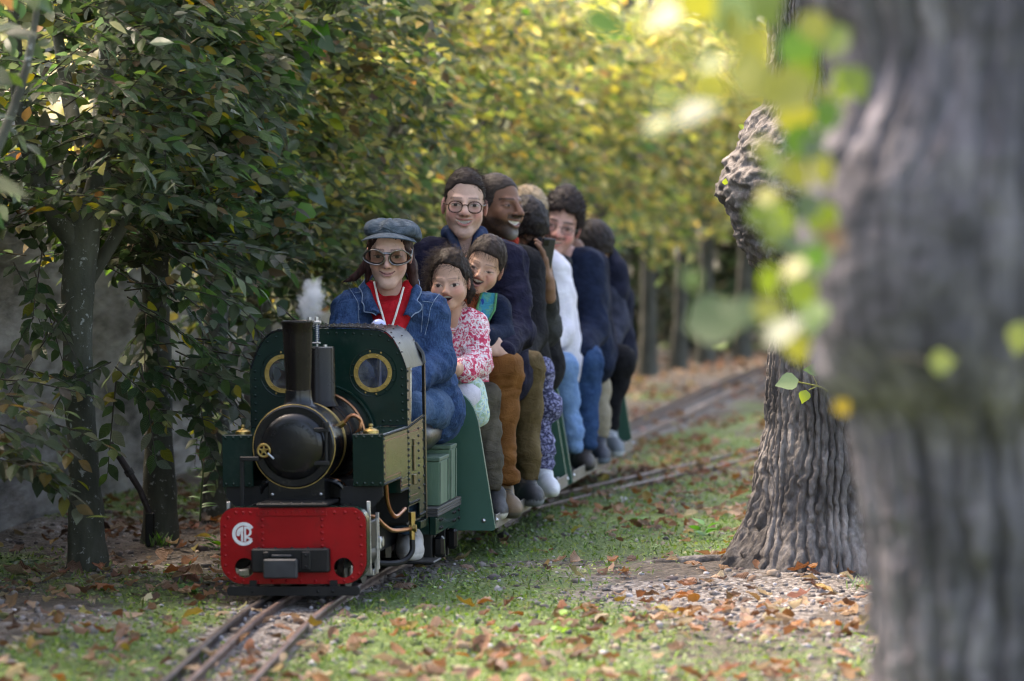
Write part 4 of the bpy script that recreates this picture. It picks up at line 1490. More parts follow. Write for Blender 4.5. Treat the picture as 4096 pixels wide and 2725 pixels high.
def build_hornbeams():
    rng = np.random.default_rng(101)
    names = ['first', 'second', 'third', 'fourth', 'fifth', 'sixth', 'seventh', 'eighth', 'ninth', 'tenth', 'eleventh', 'twelfth', 'thirteenth', 'fourteenth', 'fifteenth', 'sixteenth',
             'seventeenth', 'eighteenth', 'nineteenth', 'twentieth', 'twenty-first', 'twenty-second', 'twenty-third', 'twenty-fourth', 'twenty-fifth']
    special = {10.15: 'hornbeam off the left edge with low brown-tinged sprays reaching in', 11.4: 'lichen-spotted hornbeam trunk forking low, nearest in the row at far left',
               12.2: 'hornbeam with dark slim trunk behind the nearest forked one', 13.1: 'hornbeam whose trunk stands just left of the locomotive cab',
               27.9: 'last hornbeam where the hedge turns behind the lime tree'}
    k = 0
    for ti, ty in enumerate(TREE_Y):
        tx = hedge_x(ty) + (rng.uniform(-0.04, 0.04) if ty not in (11.4, 12.2, 13.1) else 0) - (0.16 if ty == 10.15 else 0)
        if ty == 13.1:
            tx = P(868, 0, 13.1)[0]
        z0 = float(gz(tx, ty)[0]) - 0.03
        root = empty('hornbeam_tree', (tx, ty, z0))
        vis = ty >= 11.4
        lab = special.get(ty)
        if lab is None:
            lab = f'{names[ti - 3]} hornbeam trunk of the hedge row counted from the left edge' if vis else ('hornbeam beside the camera, out of the left edge' if ty < 9 else 'hornbeam just beyond the left edge of the view')
        tag(root, lab, 'tree', 'hornbeam hedge row')
        r = rng.uniform(0.038, 0.052)
        fork = rng.uniform(0.95, 1.35)
        lean = rng.normal(0, 0.05, 2)
        parts = []
        if ty == 11.4:
            r, fork = 0.050, 0.97
            path = [(0, 0, 0), (-0.005, 0, 0.25), (-0.025, 0, 0.55), (-0.030, 0, 0.80), (-0.015, 0, 1.0), (0.035, 0, 1.2), (0.055, 0.02, 1.6), (0.05, 0.02, 2.4), (0.03, 0, 3.0)]
            rad = [0.066, 0.048, 0.044, 0.045, 0.049, 0.033, 0.022, 0.014, 0.008]
            parts.append(limb_arrays(path, rad, 26, 0.07, 3, 0.025))
            parts.append(limb_arrays([(-0.02, 0, 0.98), (-0.10, -0.02, 1.10), (-0.17, -0.03, 1.28), (-0.22, 0, 1.7), (-0.2, 0, 2.5)], [0.040, 0.034, 0.026, 0.018, 0.008], 18, 0.07, 4, 0.03))
        else:
            path = [(0, 0, 0), (lean[0] * 0.2, lean[1] * 0.2, 0.3), (lean[0] * 0.5, lean[1] * 0.5, 0.7), (lean[0] * 0.9, lean[1], fork), (lean[0] * 1.5, lean[1] * 2, fork + 0.7), (lean[0] * 1.2, lean[1] * 2, 2.9)]
            rad = [r * 1.45, r * 1.08, r, r * 1.0, r * 0.55, r * 0.2]
            parts.append(limb_arrays(path, rad, 16 if ty < 18 else 10, 0.08, ti, 0.04))
        nb = 5 if ty < 17 else 3
        for b in range(nb):
            a = rng.uniform(0, 2 * np.pi)
            h = rng.uniform(fork - 0.2, fork + 0.6)
            q = np.array([math.cos(a) * 0.35, math.sin(a) * 0.55, 0])
            p0 = np.array([lean[0] * 0.9, lean[1], h])
            parts.append(limb_arrays([p0, p0 + q * 0.35 + (0, 0, 0.18), p0 + q * 0.8 + (0, 0, 0.5), p0 + q * 1.05 + (0, 0, 1.1)], [r * 0.5, r * 0.40, r * 0.26, r * 0.1], 8, 0.08, ti + b, 0.06))
        v, f = join_arrays(parts)
        np_mesh('trunk', v, f, BARK_LICHEN if ty < 15 else BARK_HORN, root)

        # foliage of this tree: sprays through the hedge volume between it and its neighbours
        y_lo = (ty + TREE_Y[ti - 1]) / 2 if ti else ty - 0.5
        y_hi = (ty + TREE_Y[ti + 1]) / 2 if ti < len(TREE_Y) - 1 else ty + 0.9
        span = y_hi - y_lo
        near = ty < 14.5
        frac = np.clip((ty - 12) / 6, 0, 1)
        groups = []
        # (number of sprays, z range, leaf length, leaves per spray)
        if ty < 10.1:
            groups.append((int(50 * span), 1.0, 2.6, 0.10, 10))
        elif near:
            groups.append((int(620 * span), None, 1.80, 0.053, 12))
            groups.append((int(60 * span), 1.75, 2.55, 0.085, 10))
        elif ty < 19:
            groups.append((int(330 * span), None, 2.20, 0.062, 10))
            if ty < 16.2:
                groups.append((int(40 * span), 2.1, 2.65, 0.10, 9))
        else:
            groups.append((int(260 * span), None, 2.15, 0.072, 9))
        ALL = []
        TW = []
        for (ns, zl, zh, ll, per) in groups:
            y = rng.uniform(y_lo - 0.1, y_hi + 0.1, ns)
            zlo = hedge_zmin(y) if zl is None else np.full(ns, zl)
            z = zlo + (zh - zlo) * rng.uniform(0, 1, ns) ** 1.05
            bulge = 0.30 + 0.16 * noise3(np.stack([y * 1.9, z * 2.2, 0 * y], -1), 55) + np.clip((z - 1.2) * 0.16, 0, 0.3)
            if ty > 13.5:
                bulge = bulge + 0.08
            off = rng.uniform(-0.6, 1, ns)
            off = np.sign(off) * np.abs(off) ** 0.55
            off = np.where(off < 0, off * (0.22 if ty > 11.5 else 0.60), off * bulge)
            x = hedge_x(y) + off
            slope = (hedge_x(y + 0.1) - hedge_x(y - 0.1)) / 0.2
            out = np.stack([np.ones(ns), -slope, np.zeros(ns)], -1)
            out = nrm(out)
            side = np.sign(off)[:, None]
            d = out * side * 0.75 + np.stack([0.25 * rng.normal(size=ns), -0.45 + 0.45 * rng.normal(size=ns), 0.10 + 0.35 * rng.normal(size=ns)], -1)
            L = rng.uniform(0.16, 0.34, ns) * (1.0 if ll < 0.09 else 1.5)
            org = np.stack([x, y, z], -1) - nrm(d) * L[:, None] * 0.5
            keep = (noise3(org * 4.2, 91) > (-0.55 if near else -0.62) + 0.45 * np.clip((1.35 - z) / 0.4, 0, 1) * (ty > 12.8)) & ~((2048 + org[:, 0] / org[:, 1] * FPX > -250) & (org[:, 1] < 10.9))
            # gaps of the photograph: open window onto the wall below the crowns
            pos, ax, nmv, tw = sprays(org[keep], d[keep], L[keep], per, rng, ll)
            ln = ll * rng.uniform(0.72, 1.3, len(pos))
            yy = pos[:, 1]
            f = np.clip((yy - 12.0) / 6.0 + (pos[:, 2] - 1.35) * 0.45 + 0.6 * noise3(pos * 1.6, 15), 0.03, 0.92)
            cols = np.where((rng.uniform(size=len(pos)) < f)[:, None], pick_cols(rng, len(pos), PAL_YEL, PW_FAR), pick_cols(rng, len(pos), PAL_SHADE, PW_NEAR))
            if ty > 13:      # sunlight on the far crowns put into the leaf colour
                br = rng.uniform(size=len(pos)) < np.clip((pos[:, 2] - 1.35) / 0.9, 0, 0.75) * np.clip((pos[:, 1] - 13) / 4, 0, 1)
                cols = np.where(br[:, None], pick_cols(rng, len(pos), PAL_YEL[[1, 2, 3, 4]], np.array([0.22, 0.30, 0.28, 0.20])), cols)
            ALL.append((pos, ax, nmv, ln, cols, per))
            TW.append(tw)
        pos = np.concatenate([a[0] for a in ALL]); ax = np.concatenate([a[1] for a in ALL]); nmv = np.concatenate([a[2] for a in ALL]); ln = np.concatenate([a[3] for a in ALL]); cols = np.concatenate([a[4] for a in ALL])
        loc = np.array([tx, ty, z0])
        single = np.zeros(len(pos), bool)
        if 11 <= ty < 13.5:
            # the leaves nearest the camera, singly
            px = 2048 + pos[:, 0] / pos[:, 1] * FPX; py = HORY - (pos[:, 2] - CAMZ) / pos[:, 1] * FPX
            score = pos[:, 1] - 0.8 * (pos[:, 0] - hedge_x(pos[:, 1])) + np.where((px > 0) & (py > 0) & (px < 2600), 0, 50)
            single[np.argsort(score)[:190]] = True
        m = ~single
        T = T_HORN_MID if ty < 13.5 else T_HORN_LOW
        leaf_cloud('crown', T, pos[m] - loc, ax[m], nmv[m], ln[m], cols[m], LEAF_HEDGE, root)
        for i in np.nonzero(single)[0]:
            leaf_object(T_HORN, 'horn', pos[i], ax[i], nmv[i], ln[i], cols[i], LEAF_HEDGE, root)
        if ty < 19:
            tw = np.concatenate(TW) - loc
            o = twig_mesh('twig_mass', tw, 0.0024, TWIG, root); o['kind'] = 'stuff'
    # ---- low sprays at the left edge and beside the second trunk (placed where the photograph shows them)
    low = []
    roots = {round(o.location.y, 2): o for o in COL.objects if o.name.startswith('hornbeam_tree')}
    def low_spray(tree_y, px, py, Y, dpx, dpy, n, ll, pal, w, size=0.30):
        root = roots[round(tree_y, 2)]
        o0 = P(px, py, Y)
        d = P(px + dpx, py + dpy, Y - 0.12) - o0
        for s in range(n):
            o = o0 + rng.normal(0, 0.05, 3) * (1, 1, 0.8)
            dd = d + rng.normal(0, 0.06, 3)
            pos, ax, nmv, tw = sprays(o[None], dd[None], np.array([size * rng.uniform(0.8, 1.2)]), 12, rng, ll)
            cols = pick_cols(rng, len(pos), pal, w)
            for i in range(len(pos)):
                leaf_object(T_HORN, 'horn', pos[i], ax[i], nmv[i], ll * rng.uniform(0.8, 1.25), cols[i], LEAF_HEDGE, root)
            oo = twig_mesh('twig', tw - np.array(root.location), 0.003, TWIG, root)
    PAL_LOW = np.array([(0.10, 0.10, 0.065), (0.14, 0.13, 0.09), (0.13, 0.095, 0.05), (0.18, 0.13, 0.03), (0.07, 0.085, 0.04)])
    W_LOW = np.array([0.3, 0.25, 0.15, 0.1, 0.2])
    low_spray(10.15, -120, 1640, 10.55, 300, 60, 7, 0.056, PAL_LOW, W_LOW)
    low_spray(10.15, -80, 1800, 10.6, 300, 110, 6, 0.056, PAL_LOW, W_LOW)
    low_spray(10.15, 120, 1760, 10.8, 260, 100, 3, 0.052, PAL_LOW, W_LOW, 0.24)
    low_spray(11.4, 640, 1480, 11.25, 260, 120, 6, 0.055, PAL_SHADE, PW_NEAR)
    low_spray(11.4, 700, 1380, 11.3, 280, 90, 5, 0.055, PAL_SHADE, PW_NEAR)
    low_spray(11.4, 720, 1530, 11.2, 150, 220, 4, 0.055, PAL_SHADE, PW_NEAR)
    low_spray(11.4, 480, 1420, 11.25, 60, 190, 4, 0.055, PAL_SHADE, PW_NEAR)
    low_spray(11.4, 560, 1150, 11.2, 330, 130, 6, 0.055, PAL_SHADE, PW_NEAR)
    low_spray(11.4, 620, 1000, 11.15, 330, 130, 6, 0.055, PAL_SHADE, PW_NEAR)
    low_spray(12.2, 900, 1180, 11.9, 180, 150, 5, 0.055, PAL_SHADE, PW_NEAR)
    low_spray(11.4, 300, 1250, 11.2, -160, 160, 3, 0.055, PAL_SHADE, PW_NEAR)
    low_spray(11.4, 330, 1500, 11.3, -260, 60, 3, 0.055, PAL_SHADE, PW_NEAR)
    low_spray(12.2, 820, 1330, 12.0, 120, 230, 5, 0.055, PAL_SHADE, PW_NEAR)
    low_spray(12.2, 600, 1250, 12.05, -40, 260, 4, 0.055, PAL_SHADE, PW_NEAR)
    low_spray(11.4, 120, 1080, 11.3, 60, 260, 4, 0.052, PAL_SHADE, PW_NEAR)
    low_spray(10.15, -60, 1500, 10.9, 260, -20, 3, 0.052, PAL_LOW, W_LOW)
    low_spray(13.1, 930, 1500, 12.8, 40, 260, 3, 0.05, PAL_SHADE, PW_NEAR)
    return roots


HORNBEAMS = build_hornbeams()


# ------------------------------------------------------------------ broad heart-leaved shrub growing up through the hedge
def build_lilac():
    rng = np.random.default_rng(5)
    base = P(1046, 2080, 12.75)
    root = empty('lilac_shrub', (base[0], base[1], -0.02))
    tag(root, 'thin-stemmed shrub with large bright green heart-shaped leaves left of the driver', 'shrub')
    loc = np.array(root.location)
    def pth(pts, Y):
        return [P(a, b, Y + dy) - loc for (a, b, dy) in pts]
    v, f = join_arrays([limb_arrays(pth([(1046, 2080, 0), (1048, 1500, 0), (1040, 1000, 0), (1050, 700, 0), (1060, 480, 0)], 12.75), [0.006, 0.0055, 0.005, 0.004, 0.002], 8, 0.03, 1, 0.05),
                        limb_arrays(pth([(985, 1080, 0), (960, 760, 0), (1010, 560, 0), (1065, 320, 0), (1130, 180, 0), (1330, 90, 0)], 12.6), [0.010, 0.009, 0.0085, 0.008, 0.006, 0.003], 8, 0.03, 2, 0.05),
                        limb_arrays(pth([(1045, 900, 0), (1120, 840, -0.05), (1230, 790, -0.1)], 12.75), [0.003, 0.0025, 0.0015], 6, 0.03, 3, 0.05)])
    np_mesh('stem', v, f, TWIG, root)
    spots = [(1250, 150, 0.10, -70), (1205, 215, 0.095, -100), (1165, 300, 0.09, -80), (1290, 120, 0.08, -50), (1120, 360, 0.09, -100), (1195, 360, 0.08, -75), (1085, 200, 0.08, -120), (1140, 150, 0.075, -40),
             (1060, 420, 0.08, -110), (1310, 180, 0.07, -60), (1275, 790, 0.085, -35), (1215, 860, 0.09, -115), (1115, 870, 0.065, -80), (1080, 900, 0.065, -130), (1130, 1230, 0.06, -95), (1050, 1190, 0.06, -120),
             (1010, 1130, 0.055, -100), (1075, 1090, 0.05, -30), (1105, 580, 0.08, -85), (1010, 640, 0.07, -95), (1000, 450, 0.08, -120), (1220, 290, 0.08, -60)]
    pal = np.array([(0.035, 0.12, 0.02), (0.06, 0.17, 0.02), (0.09, 0.21, 0.03), (0.07, 0.11, 0.07)])
    for (px, py, ln, ang) in spots:
        p = P(px, py, 12.55 + rng.uniform(-0.1, 0.15))
        a = math.radians(ang + rng.uniform(-15, 15))
        ax = np.array([math.cos(a), -0.35 + 0.3 * rng.normal(), math.sin(a)])
        nm = np.array([0.3 * rng.normal(), -1.0, 0.35 + 0.3 * rng.normal()])
        leaf_object(T_HEART, 'heart', p - nrm(ax) * ln * 0.5, ax, nm, ln, pal[rng.integers(4)], LEAF_LIME, root)


build_lilac()


# ------------------------------------------------------------------ lime trees on the right
def bark_mat(name, dark, mid, light, moss=None):
    m, n, l, bs, out = new_mat(name)
    t = tex(n, l, 'noise', 26, 8, stretch=(1, 1, 0.22), rough=0.62)
    r = ramp(n, [(0.30, dark), (0.48, mid), (0.66, light)])
    l.new(t.outputs['Fac'], r.inputs[0])
    t4 = tex(n, l, 'noise', 5, 4); r4 = ramp(n, [(0.32, (0.42, 0.41, 0.42)), (0.5, (0.85, 0.84, 0.84)), (0.68, (1.2, 1.17, 1.15))]); l.new(t4.outputs['Fac'], r4.inputs[0])
    mx = n.new('ShaderNodeMix'); mx.data_type = 'RGBA'; mx.blend_type = 'MULTIPLY'; mx.inputs[0].default_value = 1.0
    l.new(r.outputs[0], mx.inputs[6]); l.new(r4.outputs[0], mx.inputs[7]); l.new(mx.outputs[2], bs.inputs['Base Color'])
    bs.inputs['Roughness'].default_value = 0.92
    t3 = tex(n, l, 'noise', 110, 6, stretch=(1, 1, 0.5))
    b = n.new('ShaderNodeBump'); b.inputs['Distance'].default_value = 0.006; l.new(t3.outputs['Fac'], b.inputs['Height']); l.new(b.outputs[0], bs.inputs['Normal'])
    return m


BARK_LIME = bark_mat('lime_bark', (0.040, 0.034, 0.030), (0.115, 0.102, 0.095), (0.25, 0.228, 0.215))
BARK_LIME2 = bark_mat('lime_bark_smooth', (0.040, 0.036, 0.042), (0.110, 0.100, 0.112), (0.22, 0.20, 0.22))


def bark_trunk(name, Y, left, right, nth, nz, ridge, depth, mat, parent, burl=None, ztop=2.6, zbot=-0.12, seed=0, flare=0.0, fl_n=7):
    """left/right: outline of the trunk in photograph pixels [(row, col)...] at depth Y, turned into a round trunk with furrowed bark"""
    zs = np.linspace(zbot, ztop, nz)
    lz = np.array([P(c, r, Y)[2] for r, c in left]); lx = np.array([P(c, r, Y)[0] for r, c in left])
    rz = np.array([P(c, r, Y)[2] for r, c in right]); rx = np.array([P(c, r, Y)[0] for r, c in right])
    o = np.argsort(lz); lz, lx = lz[o], lx[o]
    o = np.argsort(rz); rz, rx = rz[o], rx[o]
    L_ = np.interp(zs, lz, lx); R_ = np.interp(zs, rz, rx)
    nf = int(nth * 0.8)          # most of the columns on the side that faces the track and the camera
    th = np.concatenate([np.linspace(math.radians(150), math.radians(390), nf, endpoint=False), np.linspace(math.radians(390), math.radians(510), nth - nf, endpoint=False)])
    cx = np.interp(zs, rz, (np.interp(rz, lz, lx) + rx) / 2)
    # centre line from the trunk without its burls: smooth it strongly
    k = max(3, nz // 6)
    ker = np.ones(2 * k + 1) / (2 * k + 1)
    cxs = np.convolve(np.pad(cx, k, mode='edge'), ker, 'valid')
    rl = cxs - L_; rr = R_ - cxs
    ct = np.cos(th)[None, :]; st = np.sin(th)[None, :]
    wl = np.clip(-ct, 0, 1) ** 1.0; wr = np.clip(ct, 0, 1)
    rm = (rl + rr)[:, None] / 2
    rad = np.where(ct < 0, rm + (rl[:, None] - rm) * wl, rm + (rr[:, None] - rm) * wr)
    Z = np.repeat(zs[:, None], nth, 1)
    if flare > 0:
        e = np.exp(-np.clip(Z + 0.03, 0, 9) / 0.16)
        rad = rad * (1 + flare * e * (0.35 + 0.65 * np.cos(th * fl_n + 0.7 + 0.8 * np.sin(th * 2))[None, :]))
    Rm = float(np.median(rm))
    # furrowed bark: wandering vertical ridges, broken across into plates
    px = np.cos(th)[None, :] * Rm; py = np.sin(th)[None, :] * Rm
    N_ = max(6, round(2 * np.pi * Rm / ridge))
    kf = 0.16 / ridge
    w1 = noise3(np.stack([px * kf + 0 * Z, py * kf + 0 * Z, Z * kf * 0.20], -1), seed + 10)
    w2 = noise3(np.stack([px * kf * 3 + 0 * Z, py * kf * 3 + 0 * Z, Z * kf * 0.7], -1), seed + 11)
    w3 = noise3(np.stack([px * kf * 9 + 0 * Z, py * kf * 9 + 0 * Z, Z * kf * 5], -1), seed + 12)
    u = N_ * th[None, :] / (2 * np.pi) + 2.0 * w1 + 0.75 * w2 + 0.22 * w3
    cell = np.floor(u); fr = u - cell
    sst = lambda t_, a_, b_: np.clip((t_ - a_) / (b_ - a_), 0, 1) ** 2 * (3 - 2 * np.clip((t_ - a_) / (b_ - a_), 0, 1))
    groove = sst(np.minimum(fr, 1 - fr) + 0.05 * w3, 0.02, 0.24)
    ci = np.mod(cell, N_)
    h0 = _hash(ci, ci * 0, ci * 0, seed + 1)
    zl = Z / (ridge * 3.6) * (1 + 0.3 * h0) + h0 * 7 + 1.2 * w2 + 0.5 * w3
    cz_ = np.floor(zl); fz = zl - cz_
    crack = sst(np.minimum(fz, 1 - fz), 0.0, 0.13)
    ph = 0.5 + 0.5 * _hash(ci, cz_, ci * 0, seed + 2)
    fine = fbm(np.stack([px * 150 + 0 * Z, py * 150 + 0 * Z, Z * 60], -1), 3, seed + 50)
    disp = depth * (groove * (0.42 + 0.58 * ph) * (0.80 + 0.20 * crack) + 0.24 * fine)
    disp = disp - depth * 0.35
    big = fbm(np.stack([px * 5 + 0 * Z, py * 5 + 0 * Z, Z * 4], -1), 3, seed + 60)
    rough_burl = 0
    if burl is not None:
        for (bz, ba, sz, sa, amp, *zc_) in burl:
            da = np.angle(np.exp(1j * (th - ba)))[None, :]
            g = np.exp(-((Z - bz) / sz) ** 2 - (da / sa) ** 2)
            if zc_:
                g = g * sst(Z + 0.03 * noise3(np.stack([px * 9 + 0 * Z, py * 9 + 0 * Z, 0 * Z], -1), 5), zc_[0] - 0.05, zc_[0] + 0.03)
            rad = rad + amp * g
            rough_burl = rough_burl + g
        kn = fbm(np.stack([px * 22 + 0 * Z, py * 22 + 0 * Z, Z * 22], -1), 4, seed + 70) + 0.6 * fbm(np.stack([px * 60 + 0 * Z, py * 60 + 0 * Z, Z * 60], -1), 2, seed + 71)
        rb = np.clip(rough_burl, 0, 1)
        disp = disp * (1 - 0.92 * rb) + (0.024 if Rm < 0.19 else 0.008) * kn * rb
    rad = rad + disp + 0.012 * big * Rm / 0.15
    X = cxs[:, None] + rad * ct; Yy = Y + rad * st
    loc = np.array(parent.location)
    V_ = (np.stack([X, Yy, Z], -1) - loc).reshape(-1, 3)
    i = np.arange(nz * nth).reshape(nz, nth); j = np.roll(i, -1, axis=1)
    F = np.stack([i[:-1], j[:-1], j[1:], i[1:]], -1).reshape(-1, 4)
    return np_mesh(name, V_, F, mat, parent)


def build_limes():
    rng = np.random.default_rng(21)
    # --- the sharp one
    Y = 11.28
    c = P(3270, 2260, Y)
    root = empty('lime_tree', (c[0], Y, -0.02))
    tag(root, 'gnarled lime tree with furrowed grey bark and a warty burl, roots flaring', 'tree', 'lime trees along the right')
    left = [(-800, 3110), (0, 3098), (250, 3082), (420, 3062), (443, 3030), (539, 2968), (600, 2945), (657, 2935), (734, 2905), (778, 2912), (861, 2940), (912, 2950), (976, 2968), (1008, 2995), (1059, 3015), (1091, 3048), (1155, 3068), (1257, 3080), (1327, 3086), (1573, 3082), (1709, 3075), (1773, 3056), (1864, 3033), (1955, 3022), (2055, 2996), (2155, 2955), (2255, 2905), (2400, 2850)]
    right = [(-800, 3340), (0, 3350), (300, 3350), (700, 3420), (1000, 3440), (1300, 3462), (1600, 3480), (1800, 3505), (2000, 3535), (2150, 3585), (2260, 3640), (2400, 3700)]
    burl = [(1.15, math.radians(200), 0.22, 1.0, 0.004), (0.98, math.radians(235), 0.20, 1.0, 0.004), (1.12, math.radians(205), 0.12, 0.7, 0.030), (1.02, math.radians(270), 0.16, 0.8, 0.05), (1.2, math.radians(250), 0.10, 0.5, 0.03), (0.62, math.radians(325), 0.10, 0.5, 0.03)]
    bark_trunk('trunk', Y, left, right, 380, 340, 0.0205, 0.021, BARK_LIME, root, burl, ztop=2.0, zbot=-0.06, seed=1, flare=0.12)
    # twig with four leaves on the trunk
    loc = np.array(root.location)
    q = [P(3310, 1565, 11.08) - loc, P(3270, 1545, 11.0) - loc, P(3200, 1530, 10.98) - loc, P(3150, 1520, 10.97) - loc]
    v, f = join_arrays([limb_arrays(q, [0.003, 0.0025, 0.002, 0.0015], 6, 0.02, 3, 0.01), limb_arrays([q[1], P(3250, 1500, 10.97) - loc], [0.0018, 0.0014], 6, 0.02, 3, 0.01), limb_arrays([q[1], P(3235, 1560, 10.97) - loc], [0.0018, 0.0014], 6, 0.02, 3, 0.01)])
    np_mesh('twig', v, f, simple('green_twig', (0.20, 0.20, 0.04), (0.28, 0.25, 0.06), rough=0.5), root)
    for (px, py, ax, ln, col) in ((3195, 1520, (-1, -0.2, -0.15), 0.070, (0.22, 0.30, 0.14)), (3290, 1485, (-0.9, -0.1, 0.15), 0.055, (0.07, 0.17, 0.03)), (3235, 1490, (0.5, -0.3, 0.5), 0.035, (0.10, 0.22, 0.03)), (3225, 1560, (-0.3, -0.3, -0.9), 0.042, (0.30, 0.36, 0.05)), (2898, 740, (0.2, -0.3, 1), 0.02, (0.3, 0.36, 0.06)), (2975, 515, (-0.7, -0.3, 0.6), 0.02, (0.3, 0.36, 0.06))):
        leaf_object(T_LIME, 'lime', P(px, py, 10.97), ax, (0.15, -1.0, 0.7), ln, np.array(col), LEAF_LIME, root)
    # crown high above the frame: limbs and leaf clusters (shade and reflections)
    def crown(root, cx, cy, n, rng, r0=1.3):
        loc = np.array(root.location)
        parts = []
        for b in range(7):
            a = b * 0.9 + rng.uniform(0, 0.4)
            p0 = np.array([cx, cy, 1.95 + 0.12 * b])
            q = np.array([math.cos(a), math.sin(a), 0]) * r0
            parts.append(limb_arrays([p0 - loc, p0 + q * 0.4 + (0, 0, 0.5) - loc, p0 + q * 0.8 + (0, 0, 1.2) - loc, p0 + q + (0, 0, 2.2) - loc], [0.075, 0.055, 0.035, 0.012], 8, 0.08, b, 0.12))
        v, f = join_arrays(parts)
        np_mesh('branch', v, f, BARK_LIME2, root)
        pos = np.array([cx, cy, 4.3]) + nrm(rng.normal(size=(n, 3))) * (rng.uniform(0.3, 1, (n, 1)) ** 0.6) * np.array([r0, r0 * 1.3, 1.5])
        ax = rng.normal(size=(n, 3)) + (0, 0, -0.6); nm = rng.normal(size=(n, 3)) * 0.6 + (0, 0, 1)
        leaf_cloud('crown', T_LIME, pos - loc, ax, nm, 0.10 * rng.uniform(0.7, 1.3, n), pick_cols(rng, n, np.array([(0.10, 0.20, 0.03), (0.25, 0.28, 0.03), (0.4, 0.36, 0.04)]), np.array([0.4, 0.4, 0.2])), LEAF_LIME, root)
    crown(root, c[0], Y, 900, rng, 1.0)

    # --- the near one, out of focus
    Y = 6.0
    c = P(3990, 800, Y)
    near = empty('lime_tree', (c[0], Y, -0.02))
    tag(near, 'big blurred lime trunk close to the camera at the right edge', 'tree', 'lime trees along the right')
    left = [(-900, 3200), (0, 3225), (178, 3310), (312, 3338), (446, 3310), (625, 3272), (893, 3266), (1071, 3275), (1250, 3300), (1418, 3312), (1509, 3330), (1582, 3380), (1618, 3432), (1800, 3466), (2027, 3478), (2209, 3503), (2482, 3520), (2725, 3540), (3300, 3480), (3700, 3400)]
    right = [(-900, 4560), (0, 4520), (1400, 4520), (1800, 4420), (2725, 4440), (3700, 4560)]
    burl = [(1.0, math.radians(245), 0.28, 0.9, 0.075, 0.74), (0.87, math.radians(215), 0.10, 0.6, 0.02), (1.35, math.radians(290), 0.12, 0.4, 0.03), (0.55, math.radians(300), 0.12, 0.4, 0.02)]
    bark_trunk('trunk', Y, left, right, 220, 260, 0.055, 0.034, BARK_LIME2, near, burl, ztop=2.6, zbot=-0.1, seed=5)
    loc = np.array(near.location)
    YG = [(0.16, 0.185, 0.03), (0.21, 0.22, 0.035), (0.13, 0.175, 0.03), (0.25, 0.245, 0.05)]
    PALE = [(0.085, 0.12, 0.060), (0.10, 0.13, 0.075), (0.075, 0.11, 0.05)]
    spots = [(2430, 95, 0.075, -10, 'g'), (2650, 60, 0.08, -150, 'y'), (2800, 20, 0.07, -60, 'y'), (2930, 60, 0.085, -30, 'p'), (3060, 20, 0.08, -80, 'y'), (3150, 110, 0.08, -120, 'y'), (3020, 190, 0.075, -40, 'y'),
             (2960, 270, 0.06, -160, 'y'), (3200, 200, 0.075, -70, 'g'), (3050, 330, 0.085, -20, 'y'), (3140, 370, 0.085, -150, 'y'), (2790, 440, 0.085, 35, 'p'), (2690, 380, 0.06, 10, 'y'), (2620, 500, 0.06, -170, 'y'), (2860, 350, 0.06, -20, 'y'), (2850, 250, 0.05, 30, 'y'),
             (3110, 480, 0.08, -60, 'y'), (3230, 470, 0.07, -110, 'g'), (3420, 330, 0.06, -70, 'y'), (3330, 400, 0.06, -30, 'y'), (3130, 580, 0.08, -100, 'g'), (3190, 600, 0.06, -20, 'p'), (3010, 650, 0.06, -120, 'y'), (3110, 700, 0.07, -40, 'y'), (3220, 690, 0.06, -60, 'y'),
             (3000, 780, 0.05, 20, 'y'), (3060, 880, 0.07, -30, 'y'), (3150, 830, 0.06, -130, 'p'), (3220, 880, 0.07, -60, 'y'), (3010, 930, 0.065, -100, 'y'), (3100, 990, 0.065, -20, 'p'), (3190, 1040, 0.06, -90, 'g'), (3260, 960, 0.055, -60, 'b'),
             (3090, 1080, 0.055, -150, 'y'), (3000, 1130, 0.055, -60, 'y'), (2770, 1120, 0.045, -80, 'p'), (2870, 1275, 0.105, 20, 'p'), (2960, 1240, 0.07, 150, 'p'), (3090, 1250, 0.06, -20, 'y'), (3140, 1310, 0.07, 30, 'p'), (3190, 1390, 0.05, -80, 'y'), (3210, 1180, 0.06, -60, 'y'),
             (3770, 1450, 0.045, 10, 'l'), (4080, 1350, 0.05, -100, 'l'), (3370, 1630, 0.03, -60, 'o'), (3250, 1270, 0.06, -100, 'g'), (2920, 130, 0.07, -110, 'y'), (3270, 60, 0.08, -90, 'g'), (2740, 200, 0.05, -20, 'y'), (3330, 170, 0.06, -140, 'y')]
    more = []
    for (px, py, ln, ang, k) in spots:
        if k in 'yg' and px > 2900 and py < 1250:
            more.append((px + rng.uniform(-90, 90), py + rng.uniform(-80, 80), ln * rng.uniform(0.7, 1.0), ang + rng.uniform(-60, 60), 'y'))
    spots = [q for i_, q in enumerate(spots) if not (3050 < q[0] < 3330 and q[1] < 450 and i_ % 2)] + more[::3]
    spots = [(px + (75 if 430 < py < 1150 and px > 2950 else 0), py, ln * (0.82 if 430 < py < 1150 else 0.95), an_, k) for (px, py, ln, an_, k) in spots]
    tw = []
    for (px, py, ln, ang, k) in spots:
        Yl = rng.uniform(4.7, 5.5) if k not in 'lo' else 5.5
        p = P(px, py, Yl)
        a = math.radians(ang + rng.uniform(-12, 12))
        ax = np.array([math.cos(a), 0.35 * rng.normal(), math.sin(a)])
        nm = np.array([0.35 * rng.normal() - 0.3, -0.75, 0.65 + 0.3 * rng.normal()])
        col = {'y': YG[rng.integers(4)], 'p': PALE[rng.integers(3)], 'g': (0.09, 0.17, 0.03), 'b': (0.16, 0.10, 0.05), 'l': (0.15, 0.18, 0.06), 'o': (0.22, 0.17, 0.04)}[k]
        leaf_object(T_LIME, 'lime', p - nrm(ax) * ln * 0.5, ax, nm, ln * 1.12 * Yl / 5.8, np.array(col), LEAF_LIME, near)
